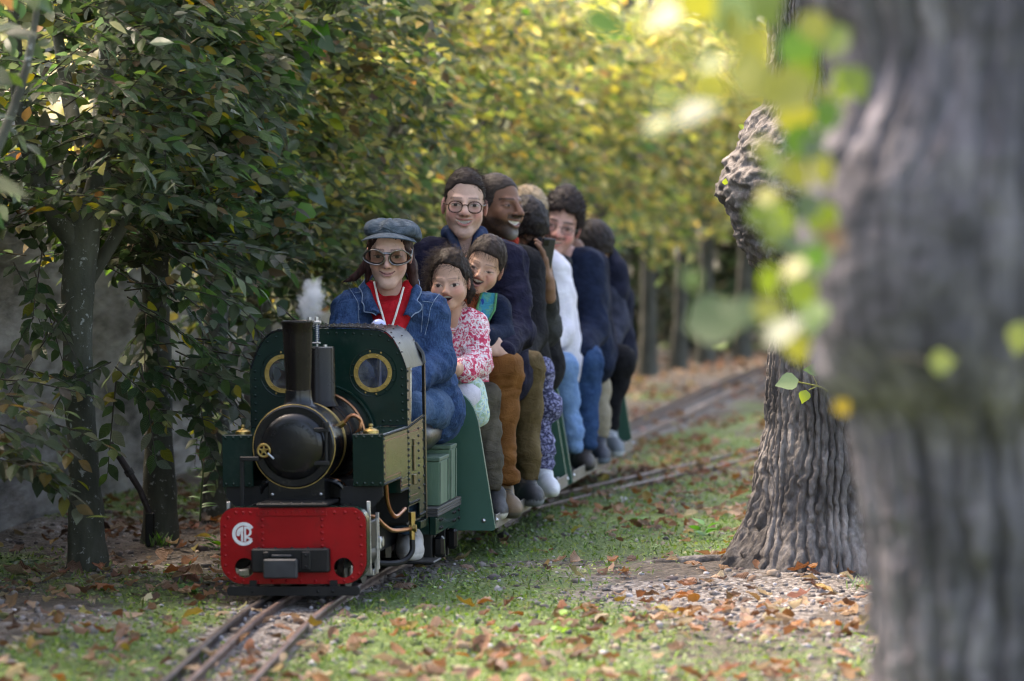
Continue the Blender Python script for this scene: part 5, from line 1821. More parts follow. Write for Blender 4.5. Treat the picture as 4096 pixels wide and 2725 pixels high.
        e = P(3420, min(py + 120, 1500), 5.95)
        s = p - nrm(ax) * ln * 0.5
        tw.append(np.stack([e, e * 0.6 + s * 0.4 + (0, 0, 0.02), e * 0.25 + s * 0.75 + (0, 0, 0.015), s]) - loc)
    twig_mesh('twig', np.array(tw)[[4, 9, 11, 20, 26, 36, 38, 41]], 0.0022, TWIG, near)
    crown(near, c[0], Y, 700, rng, 1.0)


build_limes()


# ------------------------------------------------------------------ trees behind the hedge
def build_background():
    rng = np.random.default_rng(33)
    specs = [(-2.4, 31.0, 3.4, 2.0, 'y', 'golden broadleaf tree rising behind the hedge at upper left'),
             (0.4, 33.0, 4.2, 2.2, 'g', 'green broadleaf tree behind the hedge above the passengers'),
             (2.6, 32.0, 3.6, 1.9, 'y', 'yellow autumn tree behind the far bend of the hedge'),
             (5.0, 34.0, 4.2, 2.3, 'y', 'pale yellow tree beside the upper lime trunk'),
             (7.8, 35.0, 4.5, 2.4, 'g', 'dark green tree farthest right behind the lime trunks'),
             (-5.0, 33.0, 4.5, 2.4, 'g', 'tall green tree behind the garden wall'),
             (9.8, 31.0, 4.0, 2.3, 'y', 'golden tree beyond the right edge')]
    for (x, y, h, r, kind, lab) in specs:
        root = empty('broadleaf_tree', (x, y, -0.05))
        tag(root, lab, 'tree', 'trees behind the hedge')
        parts = [limb_arrays([(0, 0, 0), (0.05, 0, h * 0.4), (0.0, 0.1, h * 0.8), (0, 0, h * 1.2)], [0.16, 0.12, 0.08, 0.02], 10, 0.06, 1, 0.2)]
        for b in range(6):
            a = b * 1.1
            q = np.array([math.cos(a), math.sin(a), 0]) * r * 0.8
            parts.append(limb_arrays([(0, 0, h * 0.35 + 0.15 * b), q * 0.5 + (0, 0, h * 0.55 + 0.1 * b), q + (0, 0, h * 0.8)], [0.06, 0.04, 0.012], 6, 0.05, b, 0.25))
        v, f = join_arrays(parts)
        np_mesh('trunk', v, f, BARK_HORN, root)
        nc = 46
        cen = nrm(rng.normal(size=(nc, 3))) * (rng.uniform(0.15, 1, (nc, 1)) ** 0.5) * np.array([r, r * 0.9, h * 0.48]) + (0, 0, h * 0.58)
        n = 2600
        ci = rng.integers(nc, size=n)
        pos = cen[ci] + rng.normal(0, 0.26, (n, 3))
        pos = pos[pos[:, 2] > 0.25]
        n = len(pos)
        ax = rng.normal(size=(n, 3)) + (0, 0, -0.5); nm = 0.7 * rng.normal(size=(n, 3)) + (0, -0.2, 1)
        pal = PAL_YEL
        w = np.array([0.10, 0.16, 0.20, 0.22, 0.16, 0.06, 0.06, 0.04]) if kind == 'y' else np.array([0.32, 0.28, 0.12, 0.05, 0.02, 0.03, 0.15, 0.03])
        leaf_cloud('crown', T_HORN_LOW, pos, ax, nm, 0.15 * rng.uniform(0.7, 1.3, n), pick_cols(rng, n, pal, w), LEAF_HEDGE, root, wid=1.3)


build_background()


# ------------------------------------------------------------------ dark evergreen shrubs under the far hedge
def build_understory():
    rng = np.random.default_rng(44)
    labs = ['dark evergreen shrub behind the far hornbeam trunks, nearest to the passengers', 'low dark laurel shrub second from the passengers behind the far trunks', 'dark shrub filling the gap where the hedge begins to turn',
            'shadowy shrub behind the far trunks left of the lime tree', 'dark green shrub next to the lime tree behind the track bend', 'dense shrub mostly hidden behind the lime tree', 'shrub at the far right end of the hedge']
    ys_ = [20.2, 21.8, 23.4, 24.9, 26.2, 27.3, 28.2]
    for lab, y in zip(labs, ys_):
        sl = (hedge_x(y + 0.2) - hedge_x(y - 0.2)) / 0.4
        q_ = 1.05 / math.hypot(1, sl)
        x = hedge_x(y) - q_
        yy = y + sl * q_
        root = empty('evergreen_shrub', (x, yy, -0.03)); tag(root, lab, 'shrub', 'shrubs under the far hedge')
        parts = [limb_arrays([(0, 0, 0), (0.1 * math.cos(a), 0.1 * math.sin(a), 0.4), (0.3 * math.cos(a), 0.3 * math.sin(a), 1.0)], [0.03, 0.022, 0.006], 6, 0.05, 1, 0.15) for a in (0.3, 1.7, 3.1, 4.6)]
        v, f = join_arrays(parts); np_mesh('stem', v, f, BARK_HORN, root)
        n = 1300
        pos = nrm(rng.normal(size=(n, 3))) * (rng.uniform(0.2, 1, (n, 1)) ** 0.5) * np.array([0.62, 0.85, 0.70]) + (0, 0, 0.62)
        pos = pos[pos[:, 2] > 0.02]; n = len(pos)
        ax = rng.normal(size=(n, 3)) + (0, 0, -0.4); nm = 0.7 * rng.normal(size=(n, 3)) + (0, -0.3, 1)
        pal = np.array([(0.022, 0.035, 0.016), (0.035, 0.045, 0.022), (0.05, 0.045, 0.028), (0.06, 0.07, 0.03)])
        leaf_cloud('crown', T_HORN_LOW, pos, ax, nm, 0.12 * rng.uniform(0.7, 1.3, n), pick_cols(rng, n, pal, np.array([0.4, 0.3, 0.2, 0.1])), LEAF_HEDGE, root, wid=1.3)


build_understory()

# ================================================================== people
# implicit surfaces meshed with surface nets
def rc(a, b, r1, r2=None):
    return ('c', np.asarray(a, np.float32), np.asarray(b, np.float32), r1, r1 if r2 is None else r2)


def el(c, r, R=None):
    return ('e', np.asarray(c, np.float32), np.asarray(r, np.float32), R)


def prim_d(p, q):
    if q[0] == 'c':
        _, a, b, r1, r2 = q
        ba = b - a
        pa = p - a
        h = np.clip((pa @ ba) / max(float(ba @ ba), 1e-9), 0, 1)
        d = pa - h[..., None] * ba
        return np.sqrt(np.einsum('...i,...i', d, d)) - (r1 + (r2 - r1) * h)
    _, c, r, R = q
    u = p - c
    if R is not None:
        u = u @ R
    k = np.sqrt(np.sum((u / r) ** 2, -1))
    k2 = np.sqrt(np.sum((u / (r * r)) ** 2, -1)) + 1e-6
    return k * (k - 1) / k2


def smin(a, b, k):
    h = np.clip(0.5 + 0.5 * (b - a) / k, 0, 1)
    return b + (a - b) * h - k * h * (1 - h)


def smax(a, b, k):
    return -smin(-a, -b, k)


def union(p, prims, k):
    d = None
    for q in prims:
        e = prim_d(p, q)
        d = e if d is None else smin(d, e, k)
    return d


def bounds(prims, pad):
    lo, hi = np.full(3, 1e9), np.full(3, -1e9)
    for q in prims:
        if q[0] == 'c':
            r = max(q[3], q[4])
            for c in (q[1], q[2]):
                lo = np.minimum(lo, c - r); hi = np.maximum(hi, c + r)
        else:
            r = float(np.max(q[2]))
            lo = np.minimum(lo, q[1] - r); hi = np.maximum(hi, q[1] + r)
    return lo - pad, hi + pad


def surface_nets(fn, lo, hi, h):
    n = np.ceil((hi - lo) / h).astype(int) + 2
    ax = [lo[k] + h * np.arange(n[k]) for k in range(3)]
    g = np.stack(np.meshgrid(*ax, indexing='ij'), -1).astype(np.float32)
    d = fn(g).astype(np.float32)
    s = d < 0
    nx, ny, nz = d.shape
    corner = [(i, j, k) for i in (0, 1) for j in (0, 1) for k in (0, 1)]
    cnt = sum(s[i:nx - 1 + i, j:ny - 1 + j, k:nz - 1 + k].astype(np.int8) for i, j, k in corner)
    cells = np.argwhere((cnt > 0) & (cnt < 8))
    if len(cells) == 0:
        return np.zeros((0, 3)), np.zeros((0, 4), int)
    acc = np.zeros((len(cells), 3), np.float32)
    num = np.zeros(len(cells), np.float32)
    I, J, K = cells.T
    for a in corner:
        for e in range(3):
            if a[e]:
                continue
            b = list(a); b[e] = 1
            da = d[I + a[0], J + a[1], K + a[2]]; db = d[I + b[0], J + b[1], K + b[2]]
            m = (da < 0) != (db < 0)
            t = np.where(m, da / np.where(m, da - db, 1), 0)
            pt = np.array(a, np.float32)[None] + np.zeros((len(cells), 3), np.float32)
            pt[:, e] += t
            acc += pt * m[:, None]
            num += m
    V_ = (cells + acc / num[:, None]) * h + lo
    idx = np.full(d.shape, -1, np.int64)
    idx[I, J, K] = np.arange(len(cells))
    F = []
    for e in range(3):
        sl_a = [slice(None)] * 3; sl_b = [slice(None)] * 3
        sl_a[e] = slice(0, -1); sl_b[e] = slice(1, None)
        ch = s[tuple(sl_a)] != s[tuple(sl_b)]
        ed = np.argwhere(ch)
        u, w = [(1, 2), (2, 0), (0, 1)][e]
        ok = (ed[:, u] > 0) & (ed[:, w] > 0)
        ed = ed[ok]
        def at(du, dw):
            c = ed.copy(); c[:, u] -= du; c[:, w] -= dw
            c = np.minimum(c, np.array(d.shape) - 1)
            return idx[c[:, 0], c[:, 1], c[:, 2]]
        q = np.stack([at(1, 1), at(0, 1), at(0, 0), at(1, 0)], -1)
        flip = ~s[ed[:, 0], ed[:, 1], ed[:, 2]]
        q[flip] = q[flip][:, ::-1]
        F.append(q[(q >= 0).all(1)])
    return V_, np.concatenate(F)


def vnormals(V_, F):
    n = np.zeros_like(V_)
    a = np.cross(V_[F[:, 2]] - V_[F[:, 0]], V_[F[:, 3]] - V_[F[:, 1]])
    for k in range(4):
        np.add.at(n, F[:, k], a)
    return nrm(n)


def relax(V_, F, it=2, lam=0.5):
    for _ in range(it):
        acc = np.zeros_like(V_); cnt = np.zeros(len(V_))
        for k in range(4):
            np.add.at(acc, F[:, k], V_[F[:, (k + 1) % 4]]); np.add.at(cnt, F[:, k], 1)
            np.add.at(acc, F[:, (k + 1) % 4], V_[F[:, k]]); np.add.at(cnt, F[:, (k + 1) % 4], 1)
        V_ = V_ + lam * (acc / cnt[:, None] - V_)
    return V_


def euler_R(yaw, pitch, roll):
    y, p, r = [math.radians(v) for v in (yaw, pitch, roll)]
    return np.array(Matrix.Rotation(y, 3, 'Z') @ Matrix.Rotation(p, 3, 'X') @ Matrix.Rotation(r, 3, 'Y'))


SKIN = attr_material('skin', rough=0.52, sss=0.0, var=0.10, vscale=60, spec=0.28, bump=0.0004, bscale=500)
HAIRM = attr_material('hair', rough=0.62, var=0.3, vscale=120, spec=0.22)
SHOEM = attr_material('shoe', rough=0.6, var=0.12, vscale=50, bump=0.0008, bscale=200)


# ------------------------------------------------------------------ head
def head_mesh(o, h=0.0028):
    """o: options dict; returns verts (head-local metres, adult size), quads, colours"""
    child = o.get('child', False)
    open_ = o.get('open', 0.0); smile = o.get('smile', 0.3)
    mw = o.get('mouth_w', 0.024)
    jaw = 0.92 if child else o.get('jaw', 1.0)
    zc = -0.080 if child else -0.088
    eyz = -0.008 if child else 0.002          # children's eyes sit lower on the head
    esz = 1.15 if child else 1.0
    nz = -0.008 if child else 0.0
    base = [el((0, 0.016, 0.032), (0.0725 if child else 0.0690, 0.092, 0.086)),
            el((0, -0.018, -0.030), (0.0575 * (1.10 if child else 1), 0.070 if child else 0.068, 0.068 if child else 0.070))]
    base += [rc((s * 0.044 * jaw, 0.0, -0.044), (s * 0.013, -0.058, zc), 0.018, 0.016) for s in (-1, 1)]
    base += [rc((0, -0.062, zc - 0.002), (0, -0.055, zc), 0.020 if not child else 0.0185)]
    base += [el((s * 0.037, -0.055, -0.026 + nz), (0.023, 0.021, 0.024) if not child else (0.026, 0.024, 0.026)) for s in (-1, 1)]
    bq = 0.0045 if child else 0.0085
    feat = [rc((-0.034, -0.067, 0.024 + nz), (-0.010, -0.077, 0.021 + nz), bq), rc((0.034, -0.067, 0.024 + nz), (0.010, -0.077, 0.021 + nz), bq)]
    ns = 0.62 if child else o.get('nose', 1.0)
    nose = [rc((0, -0.083 + (0.004 if child else 0), 0.012 + nz), (0, -0.088 - 0.016 * ns, -0.024 + nz), 0.0082 * ns, 0.0125 * ns)]
    nose += [el((s * 0.0125 * ns, -0.089 - 0.004 * ns, -0.0275 + nz), (0.0088 * ns, 0.010, 0.0080)) for s in (-1, 1)]
    ears = [el((s * 0.0715, 0.014, -0.004), (0.0065, 0.017, 0.029), np.array(Matrix.Rotation(s * 0.35, 3, 'Z'))) for s in (-1, 1)]
    neck = [rc((0, 0.022, -0.06), (0, 0.045, -0.19), 0.046 if not child else 0.036, 0.050 if not child else 0.038)]
    if o.get('thin_neck'):
        neck = [rc((0, 0.022, -0.06), (0, 0.045, -0.19), 0.043, 0.047)]
    zm = -0.0555 if not child else -0.0570

    def mouth_z(x):
        return zm + smile * 0.011 * (x / mw) ** 2

    def fn(p):
        d = union(p, base, 0.022)
        d = smin(d, union(p, neck, 0.02), 0.018)
        d = smin(d, union(p, feat, 0.008), 0.014)
        x, y, z = p[..., 0], p[..., 1], p[..., 2]
        ax_ = np.abs(x)
        # eye sockets
        sock = np.sqrt(((ax_ - 0.032) / 1.25) ** 2 + (y + 0.097) ** 2 + ((z - eyz - 0.002) / 0.9) ** 2) - (0.0165 if child else 0.0185)
        d = smax(d, -sock, 0.010)
        ball = np.sqrt((ax_ - 0.032) ** 2 + (y + 0.0655) ** 2 + (z - eyz) ** 2) - 0.0150
        d = smin(d, ball, 0.004)
        d = smin(d, union(p, nose, 0.008), 0.008)
        d = smin(d, union(p, ears, 0.004), 0.006)
        # lips follow the smile curve; the mouth opens between them
        c = mouth_z(np.clip(x, -mw, mw))
        t = np.clip(1 - (x / (mw * 1.02)) ** 2, 0, 1)
        yl = -0.084 + 0.55 * x * x / 0.06
        up = np.sqrt((y - yl) ** 2 + (z - c - 0.0045 - open_ * t) ** 2) - 0.0055 * (0.35 + 0.65 * t)
        lo = np.sqrt((y - yl - 0.001) ** 2 + (z - c + 0.0055 + open_ * t) ** 2) - 0.0070 * (0.3 + 0.7 * t)
        inside = ax_ - mw
        d = smin(d, smax(smin(up, lo, 0.004), inside, 0.004), 0.006)
        if open_ > 0:
            cut = np.maximum(np.abs(z - c) - open_ * t, np.maximum(ax_ - mw, np.abs(y + 0.088) - 0.014))
            d = smax(d, -cut, 0.003)
            teeth = np.maximum(np.abs(z - c - open_ * 0.45) - open_ * 0.62, np.maximum(ax_ - mw * 0.86, np.abs(y - (-0.0745 + 9 * x * x)) - 0.004))
            d = np.minimum(d, teeth)
        dim = np.sqrt((x / 1.8) ** 2 + (y + 0.090) ** 2 + (z - zm + 0.0185 + open_) ** 2) - 0.0085
        d = smax(d, -dim, 0.008)
        # nasolabial crease
        cr = np.sqrt((ax_ - 0.030 - 0.25 * (-0.03 - z)) ** 2 + (y + 0.083) ** 2 + (np.clip(np.abs(z + 0.045) - 0.016, 0, 1)) ** 2) - 0.0048
        d = smax(d, -cr, 0.007) if smile > 0.4 else d
        return d

    lo, hi = np.array([-0.095, -0.125, -0.20]), np.array([0.095, 0.125, 0.13])
    V_, F = surface_nets(fn, lo, hi, h)
    V_ = relax(V_, F, 1, 0.35)
    x, y, z = V_.T
    ax_ = np.abs(x)
    skin = np.array(o['skin'])
    n = len(V_)
    C = np.repeat(skin[None], n, 0)
    mot = fbm(V_ * 30, 3, 5)[:, None]
    C = C * (1 + 0.09 * mot) * (1 + 0.05 * fbm(V_ * 220, 2, 8)[:, None])
    blush = np.exp(-(((ax_ - 0.042) / 0.02) ** 2 + ((z + 0.028) / 0.02) ** 2)) * (y < -0.03) + 0.7 * np.exp(-((x / 0.014) ** 2 + ((z + 0.028 - nz) / 0.014) ** 2)) * (y < -0.085) + 0.8 * (ax_ > 0.067) * (np.abs(z) < 0.03)
    C = C * (1 + o.get('blush', 0.35) * blush[:, None] * np.array([0.15, -0.35, -0.30]))
    front = y < -0.045
    def mix(mask, col):
        m = np.clip(mask, 0, 1)[:, None]
        return C * (1 - m) + np.array(col) * m
    lipc = np.array(o.get('lip', (0.50, 0.16, 0.17)))
    zc_ = mouth_z(np.clip(x, -mw, mw))
    t = np.clip(1 - (x / mw) ** 2, 0, 1)
    gap = open_ * t
    lip = front & (ax_ < mw * 1.04) & (((z - zc_ > gap - 0.001) & (z - zc_ < gap + 0.0062 * (0.2 + 0.8 * t))) | ((zc_ - z > gap - 0.001) & (zc_ - z < gap + 0.0092 * (0.15 + 0.85 * t))))
    C = mix(lip * 0.7, lipc)
    if open_ > 0:
        inm = front & (np.abs(z - zc_) <= gap) & (ax_ < mw)
        C = mix(inm * 1.0, (0.05, 0.012, 0.012))
        tth = inm & (z - zc_ > -gap * o.get('teeth', 0.3)) & (y > -0.10)
        C = mix(tth * 1.0, (0.66, 0.63, 0.57))
    else:
        seam = front & (np.abs(z - zc_) < 0.0022) & (ax_ < mw * 1.06)
        C = mix(seam * 0.85, lipc * 0.22)
    # eyes
    ex = (ax_ - 0.032) / 0.0158
    ez = z - eyz - o.get('eye_slant', 0.0) * (ax_ - 0.032)
    lidu, lidl = [q * 0.96 * esz for q in o.get('lid', (0.0058, 0.0046))]
    alm = np.clip(1 - ex ** 2, 0, 1)
    eye = front & (np.abs(ex) < 1) & (ez < lidu * alm) & (ez > -lidl * alm)
    lash = front & (np.abs(ex) < 1.12) & (ez >= lidu * alm - 0.0006) & (ez < lidu * alm + 0.0030)
    shad = front & (np.sqrt((ax_ - 0.030) ** 2 / 1.8 + (z - eyz - 0.002) ** 2) < 0.0165)
    C = mix(shad * 0.16, skin * np.array([0.55, 0.42, 0.45]))
    C = mix(lash * 0.75, (0.03, 0.02, 0.018))
    C = mix(eye * 1.0, np.clip(skin * 1.05 + 0.06, 0, 0.5))
    gx = o.get('gaze', 0.0)
    ir = eye & (np.sqrt((x - np.sign(x) * 0.032 - gx) ** 2 + (ez - 0.0005) ** 2) < 0.0066 * esz)
    C = mix(ir * 1.0, o.get('iris', (0.025, 0.016, 0.012)))
    # brows
    bz = 0.0235 + 0.0025 * np.clip(1 - (ax_ - 0.011) / 0.02, 0, 1) + (eyz - 0.002) * 0.8 + 0.003 * np.sin(np.clip((ax_ - 0.012) / 0.04, 0, 1) * 2.6) - 0.10 * np.clip(ax_ - 0.04, 0, 1)
    br = front & (ax_ > 0.011) & (ax_ < 0.050) & (np.abs(z - bz) < o.get('brow_w', 0.0034))
    C = mix(br * min(1.0, o.get('brow', 0.75) * 1.3), o.get('browc', (0.03, 0.02, 0.017)))
    # nostrils
    no = front & (np.sqrt((ax_ - 0.0075 * ns) ** 2 + (z + 0.0345 - nz) ** 2) < 0.0042) & (y < -0.085)
    C = mix(no * (0.3 if child else 0.7), skin * 0.2)
    if o.get('beard', 0) > 0:
        f1 = fbm(V_ * 140, 2, 9)
        m = (z < -0.02 - 0.55 * (0.02 - np.clip(y, -0.1, 0.02)) * 0 ) & (y < 0.03)
        edge = np.clip(((-0.030 - 0.25 * np.clip(-y - 0.03, 0, 0.1) * 1.2) - z) / 0.010, 0, 1)
        mou = front & (np.abs(z - zc_ - 0.013 - gap) < 0.0075) & (ax_ < mw * 1.25)
        lipfree = ~(lip | (front & (np.abs(z - zc_) < gap + 0.004) & (ax_ < mw)))
        m = np.maximum(edge * m, mou) * lipfree * (z > -0.135)
        C = mix(m * np.clip(o['beard'] + 0.25 * f1, 0, 1), o.get('beardc', (0.05, 0.04, 0.035)))
        if 'chinc' in o:
            m2 = m * np.exp(-((x / 0.022) ** 2 + ((z + 0.098) / 0.02) ** 2)) * (y < -0.03)
            C = mix(m2 * 0.7, o['chinc'])
    if o.get('moustache', 0) > 0:
        m = front & (np.abs(z - zc_ - 0.0125 - gap) < 0.0050) & (ax_ < mw * 1.15)
        C = mix(m * o['moustache'], (0.04, 0.025, 0.022))
    return V_, F, np.clip(C, 0.002, 0.9)


# ------------------------------------------------------------------ hair
def hair_mesh(o, h=0.0050):
    style = o['style']
    th = o.get('thick', 0.014)
    hl = o.get('hairline', [(-0.13, 0.082), (-0.07, 0.078), (-0.045, 0.052), (-0.022, 0.012), (-0.004, -0.012), (0.03, -0.035), (0.07, -0.055), (0.13, -0.065)])
    hy = np.array([a for a, b in hl]); hz = np.array([b for a, b in hl])
    prims = o.get('prims', [])
    top = o.get('top', 0.004)
    seed = o.get('seed', 0)

    def fn(p):
        c = (0, 0.016 + 0.002, 0.032 + top)
        d = prim_d(p, el(c, (0.0690 + th * o.get('side', 0.8), 0.092 + th, 0.086 + th)))
        z, y, x = p[..., 2], p[..., 1], p[..., 0]
        wob = 0.006 * noise3(p * 45, seed + 3)
        cut = (np.interp(y, hy, hz) + o.get('part', 0.0) * x - z + wob) * 0.75
        d = smax(d, cut, 0.006)
        if prims:
            d = smin(d, union(p, prims, 0.012), 0.012)
        return d

    lo, hi = bounds([el((0, 0.018, 0.032), (0.0690 + th, 0.092 + th, 0.09 + th + top))] + prims, 0.02)
    V_, F = surface_nets(fn, lo, hi, h)
    N = vnormals(V_, F)
    cmb = np.array(o.get('comb', (60, 14, 60)))
    d = fbm(V_ * cmb, 3, seed)
    fine = fbm(V_ * cmb * 3.2, 2, seed + 2)
    V_ = V_ + N * (o.get('rough', 0.005) * (1.3 * d + 0.5 * fine))[:, None]
    col = np.array(o['color'])
    C = col[None] * (1.15 + 1.1 * fbm(V_ * cmb * 2.4, 2, seed + 4))[:, None]
    return V_, F, C, N


def strand_arrays(roots, dirs, length, r, rng, sag=0.3, curl=0.1, k=4):
    n = len(roots)
    d = nrm(dirs)
    t = np.linspace(0, 1, k)
    side = nrm(np.cross(d, rng.normal(size=(n, 3))))
    L = np.broadcast_to(length, (n,))[:, None, None]
    pts = roots[:, None, :] + L * (t[None, :, None] * d[:, None, :] + np.array([0, 0, -1.0]) * (sag * t ** 2)[None, :, None] + side[:, None, :] * (curl * np.sin(t * 3.0))[None, :, None])
    dd = nrm(np.gradient(pts, axis=1))
    a = nrm(np.cross(dd, np.array([0.3, 0.9, 0.2])))
    b = np.cross(dd, a)
    rr = (r * np.array([1, 0.95, 0.7, 0.15]))[None, :, None]
    rings = [pts + rr * (math.cos(q) * a + math.sin(q) * b) for q in (0, 2.094, 4.189)]
    V_ = np.stack(rings, 2).reshape(-1, 3)
    i = np.arange(n * k * 3).reshape(n, k, 3); j = np.roll(i, -1, axis=2)
    F = np.stack([i[:, :-1], j[:, :-1], j[:, 1:], i[:, 1:]], -1).reshape(-1, 4)
    return V_, F


# ------------------------------------------------------------------ hand
def hand_prims(w, fdir, back, size=1.0, curl=0.35, side=1, spread=0.12, thumb=0.6):
    """w wrist point, fdir finger direction, back = normal of the back of the hand, side=+1 if the thumb lies towards cross(fdir, back)"""
    f = np.asarray(fdir, float); f /= np.linalg.norm(f)
    b = np.asarray(back, float); b = b - f * np.dot(b, f); b /= np.linalg.norm(b)
    s = np.cross(f, b) * side
    w = np.asarray(w, float)
    S = size
    pr = [rc(w - f * 0.03 * S, w, 0.024 * S, 0.023 * S)]
    lens = [0.070, 0.078, 0.073, 0.058]
    for k in range(4):
        off = (1.5 - k) * 0.0195 * S
        kn = w + f * (0.082 - 0.004 * abs(k - 1)) * S + s * off + b * 0.004 * S
        pr.append(rc(w + s * off * 0.6 + f * 0.01 * S, kn, 0.0155 * S, 0.0115 * S))
        d = nrm(f + s * (1.5 - k) * spread * 0.4)
        p = kn
        ang = curl * (0.55 + 0.12 * k)
        for seg, fr in enumerate((0.45, 0.32, 0.26)):
            c, sn = math.cos(ang), math.sin(ang)
            dd = d * c - b * sn
            q = p + dd * lens[k] * fr * S
            r0 = (0.0100, 0.0090, 0.0080)[seg] * S
            pr.append(rc(p, q, r0, r0 * 0.9))
            p = q
            ang += curl * (0.95 if seg == 0 else 0.8)
    t0 = w + f * 0.018 * S + s * 0.020 * S
    t1 = t0 + (f * 0.55 + s * 0.75 * thumb - b * 0.25) * 0.045 * S
    t2 = t1 + (f * 0.85 + s * 0.15 * thumb - b * 0.30) * 0.032 * S
    t3 = t2 + (f * 0.9 - s * 0.15 - b * 0.35) * 0.024 * S
    pr += [rc(t0, t1, 0.0150 * S, 0.0115 * S), rc(t1, t2, 0.0108 * S, 0.0095 * S), rc(t2, t3, 0.0095 * S, 0.0080 * S)]
    return pr


# ------------------------------------------------------------------ fabrics
def crease(m, dist=0.010, scale=15.0):
    """soft cloth creases below the size of the mesh, chained before the weave bump"""
    n, l = m.node_tree.nodes, m.node_tree.links
    bp = [x for x in n if x.type == 'BUMP'][0]
    t = tex(n, l, 'noise', scale, 3, stretch=(1, 1, 1.7), rough=0.5)
    t.inputs['Distortion'].default_value = 1.3
    a = n.new('ShaderNodeMath'); a.operation = 'SUBTRACT'; a.inputs[1].default_value = 0.5; l.new(t.outputs['Fac'], a.inputs[0])
    c = n.new('ShaderNodeMath'); c.operation = 'ABSOLUTE'; l.new(a.outputs[0], c.inputs[0])
    b = n.new('ShaderNodeBump'); b.inputs['Distance'].default_value = dist; b.inputs['Strength'].default_value = 0.9
    l.new(c.outputs[0], b.inputs['Height']); l.new(b.outputs[0], bp.inputs['Normal'])


def fabric(name, c1, c2, scale, bump=0.0012, rough=0.85, sheen=0.3, lo=0.4, hi=0.6, stretch=None, detail=4):
    m = simple(name, c1, c2, rough=rough, scale=scale, bump=bump, bscale=260, spec=0.15, sheen=0.0, lo=lo, hi=hi, stretch=stretch, detail=detail)
    crease(m)
    return m


def denim(name, dark, light):
    m, n, l, bs, out = new_mat(name)
    t = tex(n, l, 'noise', 7, 4); t2 = tex(n, l, 'noise', 240, 3, stretch=(1, 1, 0.35)); t3 = tex(n, l, 'noise', 28, 5, rough=0.7)
    a = n.new('ShaderNodeMath'); a.operation = 'MULTIPLY_ADD'; a.inputs[1].default_value = 0.55; l.new(t2.outputs['Fac'], a.inputs[0])
    a2 = n.new('ShaderNodeMath'); a2.operation = 'MULTIPLY'; a2.inputs[1].default_value = 0.6; l.new(t3.outputs['Fac'], a2.inputs[0]); l.new(a2.outputs[0], a.inputs[2])
    r = ramp(n, [(0.40, dark), (0.60, tuple((x + y) / 2 for x, y in zip(dark, light))), (0.78, light)]); l.new(a.outputs[0], r.inputs[0])
    l.new(r.outputs[0], bs.inputs['Base Color']); bs.inputs['Roughness'].default_value = 0.9; bs.inputs['Specular IOR Level'].default_value = 0.2
    b = n.new('ShaderNodeBump'); b.inputs['Distance'].default_value = 0.0012; l.new(t2.outputs['Fac'], b.inputs['Height']); l.new(b.outputs[0], bs.inputs['Normal'])
    crease(m)
    return m


def print_fabric(name, cols, scale, dist=0.35):
    """blotchy printed pattern from warped noise"""
    m, n, l, bs, out = new_mat(name)
    t = tex(n, l, 'noise', scale, 3, rough=0.6)
    t.inputs['Distortion'].default_value = dist
    r = ramp(n, cols)
    r.color_ramp.interpolation = 'CONSTANT'
    l.new(t.outputs['Fac'], r.inputs[0]); l.new(r.outputs[0], bs.inputs['Base Color'])
    bs.inputs['Roughness'].default_value = 0.8
    t3 = tex(n, l, 'noise', 160, 3); b = n.new('ShaderNodeBump'); b.inputs['Distance'].default_value = 0.001; l.new(t3.outputs['Fac'], b.inputs['Height']); l.new(b.outputs[0], bs.inputs['Normal'])
    crease(m, 0.008, 18)
    return m


DENIM_J = denim('denim_jacket', (0.008, 0.024, 0.075), (0.050, 0.105, 0.22))
DENIM_B = denim('blue_jeans', (0.020, 0.050, 0.115), (0.075, 0.14, 0.25))
DENIM_L = denim('light_jeans', (0.09, 0.18, 0.36), (0.18, 0.30, 0.50))
DENIM_D = denim('dark_jeans', (0.010, 0.032, 0.095), (0.035, 0.085, 0.19))
NAVY = fabric('navy_jersey', (0.007, 0.007, 0.021), (0.012, 0.012, 0.031), 30)
NAVY2 = fabric('navy_wool', (0.005, 0.010, 0.027), (0.009, 0.016, 0.040), 30)
NAVY3 = fabric('navy_jacket', (0.007, 0.009, 0.021), (0.013, 0.015, 0.032), 25)
SLATE = fabric('slate_jersey', (0.022, 0.025, 0.042), (0.038, 0.042, 0.065), 25)
BLACKF = fabric('black_cloth', (0.006, 0.006, 0.008), (0.011, 0.011, 0.014), 25)
GREYF = fabric('charcoal_cloth', (0.028, 0.029, 0.032), (0.048, 0.050, 0.055), 20)
OCHRE = fabric('rust_corduroy', (0.13, 0.052, 0.014), (0.20, 0.085, 0.026), 12, bump=0.002)
OLIVE = fabric('olive_brown_cotton', (0.085, 0.058, 0.026), (0.13, 0.092, 0.045), 12)
GREYOL = fabric('grey_olive_cotton', (0.060, 0.052, 0.040), (0.10, 0.088, 0.068), 14)
KHAKI = fabric('khaki_cotton', (0.22, 0.19, 0.14), (0.30, 0.26, 0.20), 14)
WHITEF = fabric('white_fleece', (0.62, 0.60, 0.68), (0.74, 0.72, 0.79), 12)
REDF = fabric('red_cotton', (0.36, 0.006, 0.012), (0.48, 0.012, 0.02), 12, rough=0.75)
CAPM = fabric('grey_blue_twill', (0.050, 0.068, 0.088), (0.085, 0.108, 0.132), 60, bump=0.0015)
PINKF = print_fabric('pink_floral_print', [(0.0, (0.50, 0.02, 0.07)), (0.40, (0.62, 0.10, 0.19)), (0.465, (0.78, 0.72, 0.74)), (0.56, (0.62, 0.03, 0.10)), (0.63, (0.74, 0.40, 0.48)), (0.70, (0.78, 0.74, 0.75))], 62)
